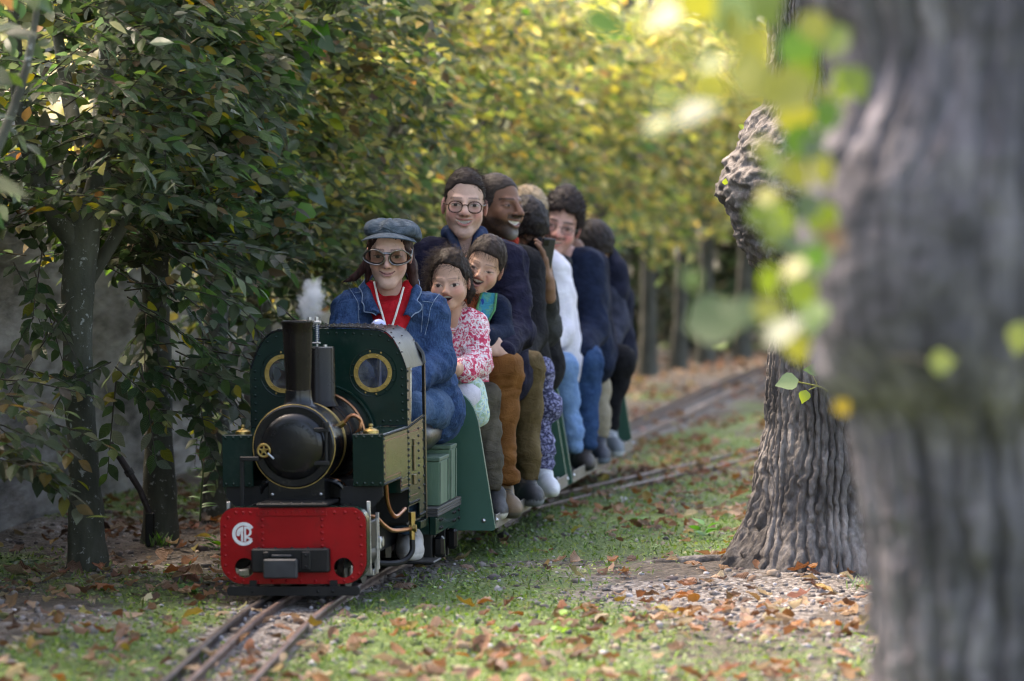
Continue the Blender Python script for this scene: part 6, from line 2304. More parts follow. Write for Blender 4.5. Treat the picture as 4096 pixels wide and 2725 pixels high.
FLORALN = print_fabric('navy_floral_print', [(0.0, (0.30, 0.30, 0.50)), (0.42, (0.018, 0.020, 0.07)), (0.56, (0.22, 0.22, 0.42)), (0.66, (0.40, 0.40, 0.58))], 75)
FLORALG = print_fabric('green_floral_print', [(0.0, (0.30, 0.45, 0.30)), (0.42, (0.45, 0.62, 0.62)), (0.52, (0.55, 0.62, 0.40)), (0.60, (0.22, 0.38, 0.50)), (0.68, (0.62, 0.70, 0.68))], 55)
STRAPM = print_fabric('blue_green_strap', [(0.0, (0.01, 0.06, 0.35)), (0.42, (0.02, 0.30, 0.42)), (0.55, (0.08, 0.36, 0.30)), (0.66, (0.30, 0.42, 0.12))], 32)
ORANGEF = fabric('orange_knit', (0.30, 0.07, 0.025), (0.40, 0.11, 0.04), 40)
CORDM = fabric('white_cord', (0.60, 0.56, 0.52), (0.70, 0.66, 0.62), 60)
REDCOL = fabric('red_collar', (0.30, 0.03, 0.02), (0.38, 0.05, 0.03), 30)
FRAMEM = simple('tortoise_acetate', (0.030, 0.012, 0.006), (0.085, 0.032, 0.012), rough=0.2, scale=80)
WIREM = simple('dark_wire', (0.03, 0.028, 0.03), (0.06, 0.055, 0.055), rough=0.35, metal=0.6)


def lens_mat(name, tint, amount):
    m, n, l, bs, out = new_mat(name)
    bs.inputs['Base Color'].default_value = (0.02, 0.02, 0.02, 1)
    bs.inputs['Roughness'].default_value = 0.05
    t = tex(n, l, 'noise', 12, 2)
    mr = n.new('ShaderNodeMapRange'); mr.inputs['To Min'].default_value = amount * 0.8; mr.inputs['To Max'].default_value = amount * 1.2; l.new(t.outputs['Fac'], mr.inputs['Value'])
    tr = n.new('ShaderNodeBsdfTransparent'); tr.inputs[0].default_value = (*tint, 1)
    mx = n.new('ShaderNodeMixShader'); l.new(mr.outputs[0], mx.inputs[0]); l.new(tr.outputs[0], mx.inputs[1]); l.new(bs.outputs[0], mx.inputs[2]); l.new(mx.outputs[0], out.inputs[0])
    return m


LENS = lens_mat('spectacle_lens', (0.95, 0.95, 0.96), 0.06)
GOGLENS = lens_mat('goggle_lens', (0.80, 0.74, 0.68), 0.05)


class Person:
    def __init__(self, label, base, head_c, scale, yaw, pitch, roll, face, group='passengers on the miniature train', res=0.0031):
        self.loc = np.array([base[0], base[1], base[2]], float)
        self.hc = np.asarray(head_c, float); self.s = scale; self.R = euler_R(yaw, pitch, roll)
        self.face = face; self.label = label; self.group = group
        v, f, c = head_mesh(face, res)
        self.parts = [(self.hw(v), f, c)]
        self.kids = []
        self.rng = np.random.default_rng(abs(hash(label)) % 1000 if False else sum(map(ord, label)))

    def hw(self, v):
        return self.hc + self.s * (np.asarray(v, float) @ self.R.T)

    def hand(self, prims, h=0.0034, col=None):
        lo, hi = bounds(prims, 0.01)
        v, f = surface_nets(lambda p: union(p, prims, 0.006), lo, hi, h)
        c = np.repeat(np.array(col if col is not None else self.face['skin'])[None], len(v), 0)
        c = c * (1 + 0.10 * fbm(v * 40, 2, 3))[:, None]
        N = vnormals(v, f)
        self.parts.append((v, f, c))

    def core(self, prims, h=0.016):
        lo, hi = bounds(prims, 0.03)
        v, f = surface_nets(lambda p: union(p, prims, 0.04), lo, hi, h)
        self.parts.append((v, f, np.repeat(np.array(self.face['skin'])[None], len(v), 0)))

    def cloth(self, name, prims, mat, k=0.03, h=0.0075, fold=0.004, ffreq=(22, 22, 14), seed=0, cut=None, label=None, smooth=1, fine=0.0, hem=None):
        if hem is not None:
            cut = (cut or []) + [((0, 0, hem - 0.02), (0, 0, -1))]
        lo, hi = bounds(prims, 0.025)
        def fn(p):
            d = union(p, prims, k)
            if cut is not None:
                for (c, n) in cut:
                    d = smax(d, (p - np.asarray(c, np.float32)) @ (np.asarray(n, np.float32) / np.linalg.norm(n)), 0.006)
            return d
        v, f = surface_nets(fn, lo, hi, h)
        if len(v) == 0:
            return None
        v = relax(v, f, smooth, 0.4)
        N = vnormals(v, f)
        if fold > 0:
            q = v * np.array(ffreq)
            w = np.stack([noise3(v * 7 + 3, seed + 5), noise3(v * 7 + 8, seed + 6), noise3(v * 7, seed + 7)], -1) * 1.1
            rdg = 1 - 2 * np.abs(noise3(q + w, seed))
            amp = fold * (0.8 * rdg + 0.6 * noise3(v * 12, seed + 3))
            if hem is not None:       # cloth gathers above the hem and behind the knee
                g = np.exp(-((v[:, 2] - hem - 0.05) / 0.07) ** 2)
                amp = amp + 0.0045 * g * (1 - 2 * np.abs(noise3(v * np.array([9, 9, 42]) + w, seed + 21))) + 0.005 * (1 - 2 * np.abs(noise3(v * np.array([26, 26, 5]) + w, seed + 22)))
            v = v + N * amp[:, None]
        if fine > 0:
            v = v + N * (fine * fbm(v * 70, 2, seed + 9))[:, None]
        self.kids.append((name, v, f, mat, None, label))
        return v, f

    def seam(self, surf, pix, mat, r=0.0017, name='seam', lift=0.0008):
        """a stitched line laid on the cloth along photograph pixels"""
        v = surf[0]
        px = 2048 + v[:, 0] / v[:, 1] * FPX; py = HORY - (v[:, 2] - CAMZ) / v[:, 1] * FPX
        out = []
        pix = np.array(pix, float)
        for k in range(len(pix) - 1):
            for t in np.linspace(0, 1, 8, endpoint=(k == len(pix) - 2)):
                c = pix[k] * (1 - t) + pix[k + 1] * t
                d = (px - c[0]) ** 2 + (py - c[1]) ** 2
                i = np.nonzero(d < 12 ** 2)[0]
                if len(i) == 0:
                    continue
                Y = np.min(v[i, 1])
                out.append(P(c[0], c[1], Y - lift))
        if len(out) > 2:
            q = np.array(out)
            q[1:-1, 1] = (q[:-2, 1] + 2 * q[1:-1, 1] + q[2:, 1]) / 4
            mb = MB(); mb.tube(list(q), r, 5)
            self.extra(name, mb, mat, head=False)

    def shoe(self, ankle, toe, mat_cols, w=0.042, h=0.05, name='shoe', lace=True):
        """mat_cols: (upper, sole, lace)"""
        a = np.asarray(ankle, float); t = np.asarray(toe, float)
        zb = t[2]
        d = t - a; d[2] = 0; ln = np.linalg.norm(d); d = d / ln
        heel = a - d * 0.035; heel[2] = zb
        up = np.array([0, 0, 1.0])
        pr = [rc(heel + up * 0.040, a + up * 0.0, w * 0.82, w * 0.86), rc(heel + up * 0.032, t - d * 0.03 + up * 0.030, w * 0.88, w * 0.80), rc(a - up * 0.01, t - d * 0.05 + up * 0.035, w * 0.8, w * 0.7), rc(t - d * 0.05 + up * 0.026, t + up * 0.024, w * 0.95, w * 0.55)]
        lo, hi = bounds(pr, 0.02)
        topz = a[2] + 0.03
        def fn(p):
            q = union(p, pr, 0.02)
            q = smax(q, zb - p[..., 2], 0.006)
            return smax(q, p[..., 2] - topz, 0.006)
        v, f = surface_nets(fn, lo, hi, 0.0055)
        v = relax(v, f, 1, 0.4)
        sole = v[:, 2] < zb + 0.022
        C = np.where(sole[:, None], np.array(mat_cols[1])[None], np.array(mat_cols[0])[None])
        # laces: stripes over the instep
        if lace:
            u = (v - a) @ d
            s_ = np.cross(d, up); lat = (v - a) @ s_
            st = (np.sin(u * 420) > 0.2) & (u > 0.0) & (u < ln * 0.62) & (np.abs(lat) < 0.020) & (v[:, 2] > zb + 0.045)
            C = np.where(st[:, None], np.array(mat_cols[2])[None], C)
        self.kids.append((name, v, f, SHOEM, C, None))

    def hair(self, o, n=0, length=0.05, comb=(0, 0.3, -1), out=0.3, r=0.0011, sag=0.3, curl=0.12, name='hair', zmin=-9):
        v, f, c, N = hair_mesh(o)
        parts = [(v, f, c)]
        if n:
            rng = self.rng
            ok = np.nonzero(v[:, 2] > zmin)[0]
            i = rng.choice(ok, n)
            cm = np.array(comb, float)
            dirs = np.array([cm if cm.ndim == 1 else cm]) + N[i] * out + rng.normal(0, 0.25, (n, 3))
            tang = dirs - N[i] * np.minimum(0, np.sum(dirs * N[i], 1, keepdims=True))
            sv, sf = strand_arrays(v[i] - N[i] * 0.002, tang, length * rng.uniform(0.5, 1.3, n), r, rng, sag, curl)
            sc = np.array(o['color'])[None] * np.repeat(rng.uniform(0.8, 1.9, n), 12)[:, None]
            parts.append((sv, sf, sc))
        V_ = np.concatenate([p[0] for p in parts]); o_ = 0; F = []
        for p in parts:
            F.append(p[1] + o_); o_ += len(p[0])
        C = np.concatenate([p[2] for p in parts])
        self.kids.append((name, self.hw(V_), np.concatenate(F), HAIRM, np.clip(C, 0.002, 0.9), None))

    def extra(self, name, mb, mat, head=True, label=None):
        """mb in head-local coordinates (or world)"""
        v = np.array(mb.v, float)
        if head:
            v = self.hw(v)
        m2 = MB(); m2.add(v - self.loc, mb.f)
        self.kids.append((name, m2, None, mat, None, label))

    def spectacles(self, mat, rx=0.0215, rz=0.0185, wire=0.0022, y=-0.0985, dx=0.031, z0=-0.002, lens=LENS, bridge_z=0.006):
        mb = MB()
        for s in (-1, 1):
            mb.torus((s * dx, y + 0.0, z0), 1.0, 0.0, 'y', 4, 3) if False else None
            pts = []
            for k in range(28):
                a = 2 * math.pi * k / 28
                ca, sa = math.cos(a), math.sin(a)
                e = 0.82
                pts.append((s * dx + math.copysign(abs(ca) ** e, ca) * rx, y + 0.006 * ((s * dx + ca * rx) / 0.05) ** 2 * 1.2, z0 + math.copysign(abs(sa) ** e, sa) * rz))
            mb.tube(pts + [pts[0], pts[1]], wire, 6, caps=False)
            mb.tube([(s * (dx + rx), y + 0.006, z0 + bridge_z), (s * 0.068, y + 0.03, z0 + 0.009), (s * 0.073, 0.0, z0 + 0.010)], wire * 0.8, 6)
        mb.tube([(-dx + rx, y, z0 + bridge_z), (0, y - 0.003, z0 + bridge_z + 0.002), (dx - rx, y, z0 + bridge_z)], wire * 0.9, 6)
        self.extra('spectacles', mb, mat)
        for s in (-1, 1):
            mb = MB()
            mb.add([(s * dx + rx * 0.95 * math.cos(2 * math.pi * k / 20), y + 0.001, z0 + rz * 0.95 * math.sin(2 * math.pi * k / 20)) for k in range(20)], [tuple(range(20))])
            self.extra('spectacle_lens', mb, lens)

    def finish(self):
        vs, fs, cs, o = [], [], [], 0
        for v, f, c in self.parts:
            vs.append(v); fs.append(f + o); cs.append(c); o += len(v)
        root = np_mesh('person', np.concatenate(vs) - self.loc, np.concatenate(fs), SKIN, None, True, np.clip(np.concatenate(cs), 0.002, 0.9))
        root.location = self.loc
        tag(root, self.label, 'person', self.group)
        for (name, v, f, mat, C, lab) in self.kids:
            if isinstance(v, MB):
                k = v.build(name, mat, root, True, 40)
            else:
                k = np_mesh(name, v - self.loc, f, mat, root, True, C)
            if lab:
                k['label'] = lab
        self.obj = root
        return root


def torso_prims(neck, shl, shr, chest, pel, rs=0.075, rch=0.115, rw=0.105, hipw=0.10, axis=None):
    """trunk of a jacket: shoulders yoke, chest, waist"""
    shl, shr, neck, chest, pel = [np.asarray(a, float) for a in (shl, shr, neck, chest, pel)]
    ax = nrm(shr - shl)
    m = (shl + shr) / 2
    return [rc(neck - (0, 0, 0.02), shl, rs * 0.62, rs * 0.78), rc(neck - (0, 0, 0.02), shr, rs * 0.62, rs * 0.78),
            rc(m * 0.3 + shl * 0.7, chest - ax * hipw * 0.75, rs * 0.95, rch * 0.82), rc(m * 0.3 + shr * 0.7, chest + ax * hipw * 0.75, rs * 0.95, rch * 0.82),
            rc(m - (0, 0, 0.04), chest, rs * 1.0, rch * 0.95),
            rc(chest - ax * hipw * 0.6, pel - ax * hipw * 0.75, rch * 0.85, rw), rc(chest + ax * hipw * 0.6, pel + ax * hipw * 0.75, rch * 0.85, rw)]


def arm_prims(sh, elb, wr, r0=0.058, r1=0.047, r2=0.038):
    return [rc(sh, elb, r0, r1), rc(elb, wr, r1, r2)]


def leg_prims(hip, knee, ank, r0=0.085, r1=0.062, r2=0.048):
    k = np.asarray(knee, float); a = np.asarray(ank, float)
    calf = k * 0.62 + a * 0.38 + np.array([0, 0.012, 0])
    hem = a + np.array([0, 0, 0.07])
    return [rc(hip, knee, r0, r1), rc(knee, calf, r1, (r1 + r2) / 2 * 0.97), rc(calf, hem, (r1 + r2) / 2 * 0.97, r2), rc(hem, a - np.array([0, 0, 0.012]), r2, r2 * 1.04)]


def mirror(p, off=0.0):
    """mirror across the centre line of the train"""
    p = np.asarray(p, float)
    q = p.copy()
    q[0] = 2 * (track_x(p[1]) + off) - p[0]
    return q

# ------------------------------------------------------------------ the driver
FAIR = (0.52, 0.33, 0.27)


SEAM = denim('denim_stitching', (0.12, 0.18, 0.28), (0.26, 0.33, 0.44))


def build_driver():
    f = dict(skin=(0.55, 0.345, 0.275), smile=0.85, mouth_w=0.0255, open=0.0, lip=(0.44, 0.17, 0.18), browc=(0.09, 0.04, 0.03), brow=0.5, iris=(0.05, 0.05, 0.045), lid=(0.0050, 0.0042), thin_neck=True, jaw=0.86, nose=0.95, blush=0.45)
    hc = P(1556, 1020, 11.36)
    D = Person('engine driver in denim jacket, cap, goggles and red neckerchief', (track_x(11.45), 11.45, 0.0), hc, 0.87, -2, 6, 1, f, group='people on the train', res=0.0027)
    neck = P(1562, 1195, 11.42); chest = P(1572, 1345, 11.44); pel = P(1640, 1640, 11.50)
    shl, shr = P(1405, 1236, 11.42), P(1722, 1250, 11.42)
    ell, wrl = P(1366, 1450, 11.34), P(1440, 1500, 11.16)
    elr, wrr = P(1752, 1450, 11.40), P(1590, 1560, 11.12)
    jk = torso_prims(neck, shl, shr, chest, pel, 0.058, 0.092, 0.10, 0.085) + arm_prims(shl, ell, wrl, 0.053, 0.048, 0.040) + arm_prims(shr, elr, wrr, 0.053, 0.050, 0.040)
    jk += [rc(P(1745, 1560, 11.46), P(1800, 1650, 11.46), 0.060, 0.036), rc(P(1800, 1650, 11.46), P(1832, 1690, 11.45), 0.026, 0.010)]
    # open front: a wedge is cut out of the collar region by subtracting the throat
    jsurf = D.cloth('denim_jacket', jk, DENIM_J, 0.026, 0.0060, 0.0075, (30, 30, 22), 3, fine=0.0015)
    for ln_ in ([(1395, 1150), (1412, 1175), (1430, 1205), (1438, 1240)], [(1420, 1172), (1450, 1166)], [(1432, 1215), (1436, 1280), (1440, 1330)], [(1758, 1175), (1738, 1200), (1722, 1232), (1712, 1290), (1700, 1340)],
                [(1690, 1205), (1730, 1210)], [(1692, 1215), (1690, 1270), (1684, 1330)], [(1505, 1265), (1520, 1290), (1532, 1325)], [(1628, 1265), (1624, 1300), (1620, 1340)]):
        D.seam(jsurf, ln_, SEAM, 0.0010)
    # collar: a ruffled strip from the nape down to each front point
    for s, inn, out in ((-1, [(1500, 1095, 11.47), (1478, 1130, 11.41), (1492, 1185, 11.350), (1512, 1230, 11.322), (1528, 1258, 11.312)], [(1462, 1110, 11.47), (1440, 1150, 11.40), (1452, 1200, 11.345), (1456, 1238, 11.330), (1500, 1262, 11.316)]),
                        (1, [(1622, 1095, 11.47), (1646, 1130, 11.41), (1640, 1185, 11.350), (1624, 1235, 11.322), (1612, 1262, 11.312)], [(1660, 1110, 11.47), (1684, 1148, 11.40), (1672, 1196, 11.345), (1682, 1238, 11.330), (1640, 1270, 11.316)])):
        A = np.array([P(*q) for q in inn]); B = np.array([P(*q) for q in out])
        t = np.linspace(0, 4, 25); kk = np.arange(5.0)
        A = np.stack([smooth_interp(t, kk, A[:, j]) for j in range(3)], -1); B = np.stack([smooth_interp(t, kk, B[:, j]) for j in range(3)], -1)
        B = B + np.stack([0.0035 * np.sin(t * 5.2), -0.003 * np.cos(t * 5.2), 0.003 * np.sin(t * 5.2 + 1)], -1)
        rows = [A * (1 - u) + B * u + np.array([0, -0.008 * math.sin(math.pi * u) - 0.004, 0.006 * math.sin(math.pi * u)]) for u in np.linspace(0, 1, 7)]
        rows += [r + np.array([0, 0.007, -0.002]) for r in rows[::-1]]
        G_ = np.array(rows); m_, n_ = G_.shape[:2]
        ii = np.arange(m_ * n_).reshape(m_, n_); jj = np.roll(ii, -1, axis=0)
        D.kids.append(('jacket_collar', G_.reshape(-1, 3), np.stack([ii[:, :-1], ii[:, 1:], jj[:, 1:], jj[:, :-1]], -1).reshape(-1, 4), DENIM_J, None, None))
        mb = MB(); mb.tube(list(rows[6]), 0.0021, 6); D.extra('collar_seam', mb, SEAM, head=False)
    # seams of the jacket yoke, laid on the cloth surface
    # red top and neckerchief
    red = [rc(P(1486, 1150, 11.40), P(1545, 1330, 11.335), 0.023, 0.028), rc(P(1640, 1150, 11.40), P(1580, 1330, 11.335), 0.023, 0.028), rc(P(1562, 1255, 11.345), P(1562, 1345, 11.33), 0.040, 0.038), rc(P(1562, 1200, 11.45), P(1562, 1260, 11.36), 0.052, 0.045)]
    D.cloth('red_neckerchief', red, REDF, 0.014, 0.0045, 0.0040, (30, 30, 16), 11)
    for s, pts in ((-1, [(1497, 1128, 11.355), (1512, 1200, 11.318), (1530, 1260, 11.298), (1548, 1325, 11.290)]), (1, [(1614, 1150, 11.345), (1600, 1205, 11.312), (1582, 1265, 11.296), (1562, 1325, 11.290)])):
        mb = MB(); mb.tube([P(a, b, c) for a, b, c in pts], 0.0034, 8); D.extra('whistle_cord', mb, CORDM, head=False)
    # legs
    hip, kn, an = P(1735, 1625, 11.52), P(1630, 1640, 11.12), P(1618, 2060, 11.02)
    tr = leg_prims(hip, kn, an, 0.064, 0.052, 0.040) + leg_prims(mirror(hip), mirror(kn), mirror(an), 0.064, 0.052, 0.040) + [rc(hip, mirror(hip), 0.07)]
    tr += [rc(P(1748, 1640, 11.50), P(1712, 1640, 11.30), 0.062, 0.056)]
    D.cloth('jeans', tr, DENIM_B, 0.03, 0.008, 0.004, (24, 24, 18), 5)
    D.shoe(P(1640, 2150, 11.10), P(1640, 2188, 10.98) * (1, 1, 0) + (0, 0, 0.036), ((0.38, 0.36, 0.34), (0.55, 0.53, 0.50), (0.06, 0.06, 0.06)), 0.040)
    D.core([rc(neck, pel, 0.05), rc(shl, shr, 0.03), rc(shl, ell, 0.03), rc(shr, elr, 0.03), rc(hip, kn, 0.035), rc(kn, an, 0.018)])
    D.hand(hand_prims(wrr - (0, 0, 0.03), (-0.3, -0.9, -0.1), (0.3, -0.1, 1), 0.9, 0.6))
    D.hand(hand_prims(wrl - (0, 0, 0.06), (0.3, -0.9, -0.1), (-0.3, -0.1, 1), 0.9, 0.6, side=-1))
    # hair: dark bob below the cap, left side blown out
    hp = [rc((-0.062, 0.035, 0.03), (-0.068, 0.025, -0.05), 0.018, 0.014), rc((-0.068, 0.025, -0.05), (-0.078, 0.022, -0.118), 0.014, 0.006), rc((-0.070, 0.04, -0.03), (-0.12, 0.040, -0.085), 0.018, 0.011), rc((-0.12, 0.040, -0.085), (-0.165, 0.04, -0.104), 0.010, 0.003),
          rc((0.062, 0.035, 0.03), (0.076, 0.025, -0.05), 0.018, 0.015), rc((0.076, 0.025, -0.05), (0.086, 0.020, -0.150), 0.015, 0.009), rc((0.072, 0.04, -0.03), (0.092, 0.04, -0.12), 0.020, 0.012), rc((0, 0.09, 0.0), (0, 0.085, -0.09), 0.045, 0.03)]
    D.hair(dict(style='bob', color=(0.030, 0.012, 0.011), thick=0.004, prims=hp, comb=(90, 90, 12), rough=0.004, seed=4, top=-0.006,
                hairline=[(-0.13, 0.075), (-0.075, 0.068), (-0.05, 0.045), (-0.03, 0.015), (0.0, -0.03), (0.13, -0.08)]), 1300, 0.026, (0, 0, -1), 0.05, 0.00032, 0.1, 0.05, zmin=-0.13)
    # cap: puffed crown, band and brim
    cap = [el((0.004, 0.028, 0.078), (0.090, 0.102, 0.036)), el((0.006, 0.03, 0.088), (0.078, 0.086, 0.027)), el((-0.045, 0.0, 0.090), (0.042, 0.05, 0.027)), el((0.05, 0.0, 0.088), (0.045, 0.05, 0.027)), el((0.0, -0.02, 0.100), (0.05, 0.05, 0.024)), el((0.088, 0.04, 0.05), (0.022, 0.05, 0.042))]
    lo, hi = bounds(cap, 0.02)
    v, fq = surface_nets(lambda p: smax(union(p, cap, 0.014), 0.058 - p[..., 2] - 0.30 * np.clip(p[..., 1], -0.1, 0.1), 0.01), lo, hi, 0.004)
    N = vnormals(v, fq)
    ang = np.arctan2(v[:, 0], v[:, 1] - 0.03)
    v = v + N * (0.0045 * np.cos(ang * 8) * np.clip((v[:, 2] - 0.07) / 0.04, 0, 1) + 0.003 * fbm(v * 30, 2, 3))[:, None]
    D.kids.append(('cap', D.hw(v), fq, CAPM, None, None))
    # brim: curved visor
    vs, fs = [], []
    nu, nv = 25, 7
    for lay in (0, 1):
        for i in range(nu):
            a = math.radians(-78 + 156 * i / (nu - 1))
            for j in range(nv):
                t = j / (nv - 1)
                r = 0.087 + 0.036 * t * (math.cos(a) ** 0.7 if math.cos(a) > 0 else 0)
                x = math.sin(a) * r * 0.97
                y = 0.014 - math.cos(a) * r * 1.08
                z = 0.086 - 0.012 * t - 0.026 * (math.sin(a)) ** 2 * 1.1 + (0.0 if lay == 0 else -0.0035)
                vs.append((x, y, z))
    for lay in (0, 1):
        o = lay * nu * nv
        for i in range(nu - 1):
            for j in range(nv - 1):
                q = (o + i * nv + j, o + (i + 1) * nv + j, o + (i + 1) * nv + j + 1, o + i * nv + j + 1)
                fs.append(q if lay == 0 else q[::-1])
    o = nu * nv
    for i in range(nu - 1):
        fs.append((i * nv + nv - 1, (i + 1) * nv + nv - 1, o + (i + 1) * nv + nv - 1, o + i * nv + nv - 1))
        fs.append((i * nv, (i + 1) * nv, o + (i + 1) * nv, o + i * nv))
    D.kids.append(('cap_brim', D.hw(np.array(vs)), np.array(fs), CAPM, None, None))
    # goggles
    GF = simple('goggle_chrome', (0.16, 0.155, 0.145), (0.26, 0.25, 0.24), rough=0.25, metal=1.0, scale=50)
    RUB = simple('goggle_rubber', (0.012, 0.011, 0.011), (0.025, 0.023, 0.022), rough=0.5)
    def gog(s, k, grow, yb):
        a = 2 * math.pi * k / 32
        ca, sa = math.cos(a), math.sin(a)
        x = 0.0445 + 0.0375 * grow * ca
        z = 0.0035 + (0.0245 * grow) * sa * (1 - 0.20 * ca) + 0.006 * (0.5 - abs(ca - 0.2)) * (1 if sa > 0 else 0.3)
        y = yb + 0.36 * max(0, x - 0.035) ** 1.0 * (x / 0.08)
        return (s * x, y, z)
    for s in (-1, 1):
        rim = [gog(s, k, 1.0, -0.112) for k in range(32)]
        mb = MB(); mb.tube(rim + rim[:2], 0.0021, 8, caps=False); D.extra('goggle_rim', mb, GF)
        rim2 = [gog(s, k, 0.93, -0.098) for k in range(32)]; rim3 = [gog(s, k, 0.86, -0.082) for k in range(32)]
        mb = MB()
        for A, B in ((rim, rim2), (rim2, rim3)):
            o = len(mb.v)
            mb.add(A + B, [(k, (k + 1) % 32, (k + 1) % 32 + 32, k + 32) for k in range(32)])
        D.extra('goggle_cup', mb, RUB)
        mb = MB(); mb.add([gog(s, k, 0.96, -0.111) for k in range(32)], [tuple(range(32))]); D.extra('goggle_lens', mb, GOGLENS)
        mb = MB(); mb.tube([(s * 0.078, -0.085, 0.006), (s * 0.078, -0.03, 0.010), (s * 0.075, 0.03, 0.016)], 0.0045, 6); D.extra('goggle_strap', mb, RUB)
    mb = MB(); mb.tube([(-0.012, -0.111, 0.018), (0, -0.114, 0.019), (0.012, -0.111, 0.018)], 0.0042, 8); D.extra('goggle_bridge', mb, GF)
    return D.finish()


build_driver()


# ------------------------------------------------------------------ first car
def build_girl():
    f = dict(skin=(0.54, 0.325, 0.235), child=True, smile=0.25, open=0.0095, teeth=-0.25, mouth_w=0.021, lip=(0.46, 0.15, 0.15), browc=(0.06, 0.04, 0.03), brow=0.35, brow_w=0.0024, lid=(0.0056, 0.0046), eye_slant=0.12, blush=0.45)
    hc = P(1799, 1130, 11.86)
    G = Person('small girl in pink and white floral jacket, mouth open, behind the driver', (track_x(11.95), 11.95, 0.08), hc, 0.80, -9, 2, -2, f)
    neck, chest, pel = P(1822, 1238, 11.92), P(1818, 1390, 11.93), P(1820, 1555, 11.97)
    shl, shr = P(1752, 1305, 11.92), P(1888, 1305, 11.91)
    elr, wrr = P(1912, 1448, 11.86), P(1858, 1482, 11.76)
    ell, wrl = P(1715, 1440, 11.88), P(1760, 1490, 11.78)
    jk = torso_prims(neck, shl, shr, chest, pel, 0.050, 0.070, 0.072, 0.048) + arm_prims(shl, ell, wrl, 0.046, 0.042, 0.036) + arm_prims(shr, elr, wrr, 0.044, 0.041, 0.035)
    G.cloth('floral_jacket', jk, PINKF, 0.018, 0.0058, 0.0075, (32, 32, 26), 4)
    G.hand([rc(P(1865, 1478, 11.77), P(1800, 1478, 11.70), 0.024, 0.021)] + hand_prims(P(1800, 1478, 11.70), (-0.9, -0.3, -0.1), (0, -0.6, 0.8), 0.62, 0.5))
    sk = [rc(P(1830, 1560, 11.97), P(1872, 1568, 11.80), 0.060, 0.050), rc(P(1800, 1560, 11.97), P(1720, 1570, 11.82), 0.06, 0.05), rc(P(1872, 1562, 11.80), P(1895, 1650, 11.79), 0.046, 0.050)]
    G.cloth('floral_skirt', sk, FLORALG, 0.02, 0.006, 0.004, (26, 26, 14), 8)
    lg = leg_prims(P(1830, 1580, 11.97), P(1868, 1585, 11.775), P(1872, 1850, 11.78), 0.05, 0.042, 0.03)
    G.cloth('white_tights', lg, WHITEF, 0.02, 0.007, 0.002, seed=3)
    G.core([rc(neck, pel, 0.04), rc(shl, shr, 0.025), rc(shr, elr, 0.02), rc(shl, ell, 0.02)])
    hp = [rc((-0.058, 0.035, 0.035), (-0.084, 0.03, -0.035), 0.030, 0.022), rc((-0.084, 0.03, -0.035), (-0.100, 0.03, -0.075), 0.020, 0.008), rc((0.060, 0.038, 0.035), (0.070, 0.038, -0.045), 0.022, 0.018), rc((0.070, 0.038, -0.045), (0.066, 0.04, -0.080), 0.017, 0.008), rc((0, 0.09, 0.02), (0, 0.085, -0.08), 0.05, 0.03)]
    G.hair(dict(style='girl', color=(0.022, 0.014, 0.011), thick=0.011, prims=hp, comb=(45, 45, 28), rough=0.006, seed=6, hairline=[(-0.13, 0.082), (-0.07, 0.076), (-0.05, 0.055), (-0.03, 0.010), (0.0, -0.03), (0.13, -0.08)]), 2300, 0.052, (-0.45, 0.15, -0.15), 0.35, 0.00055, 0.15, 0.28, zmin=-0.09)
    return G.finish()


build_girl()


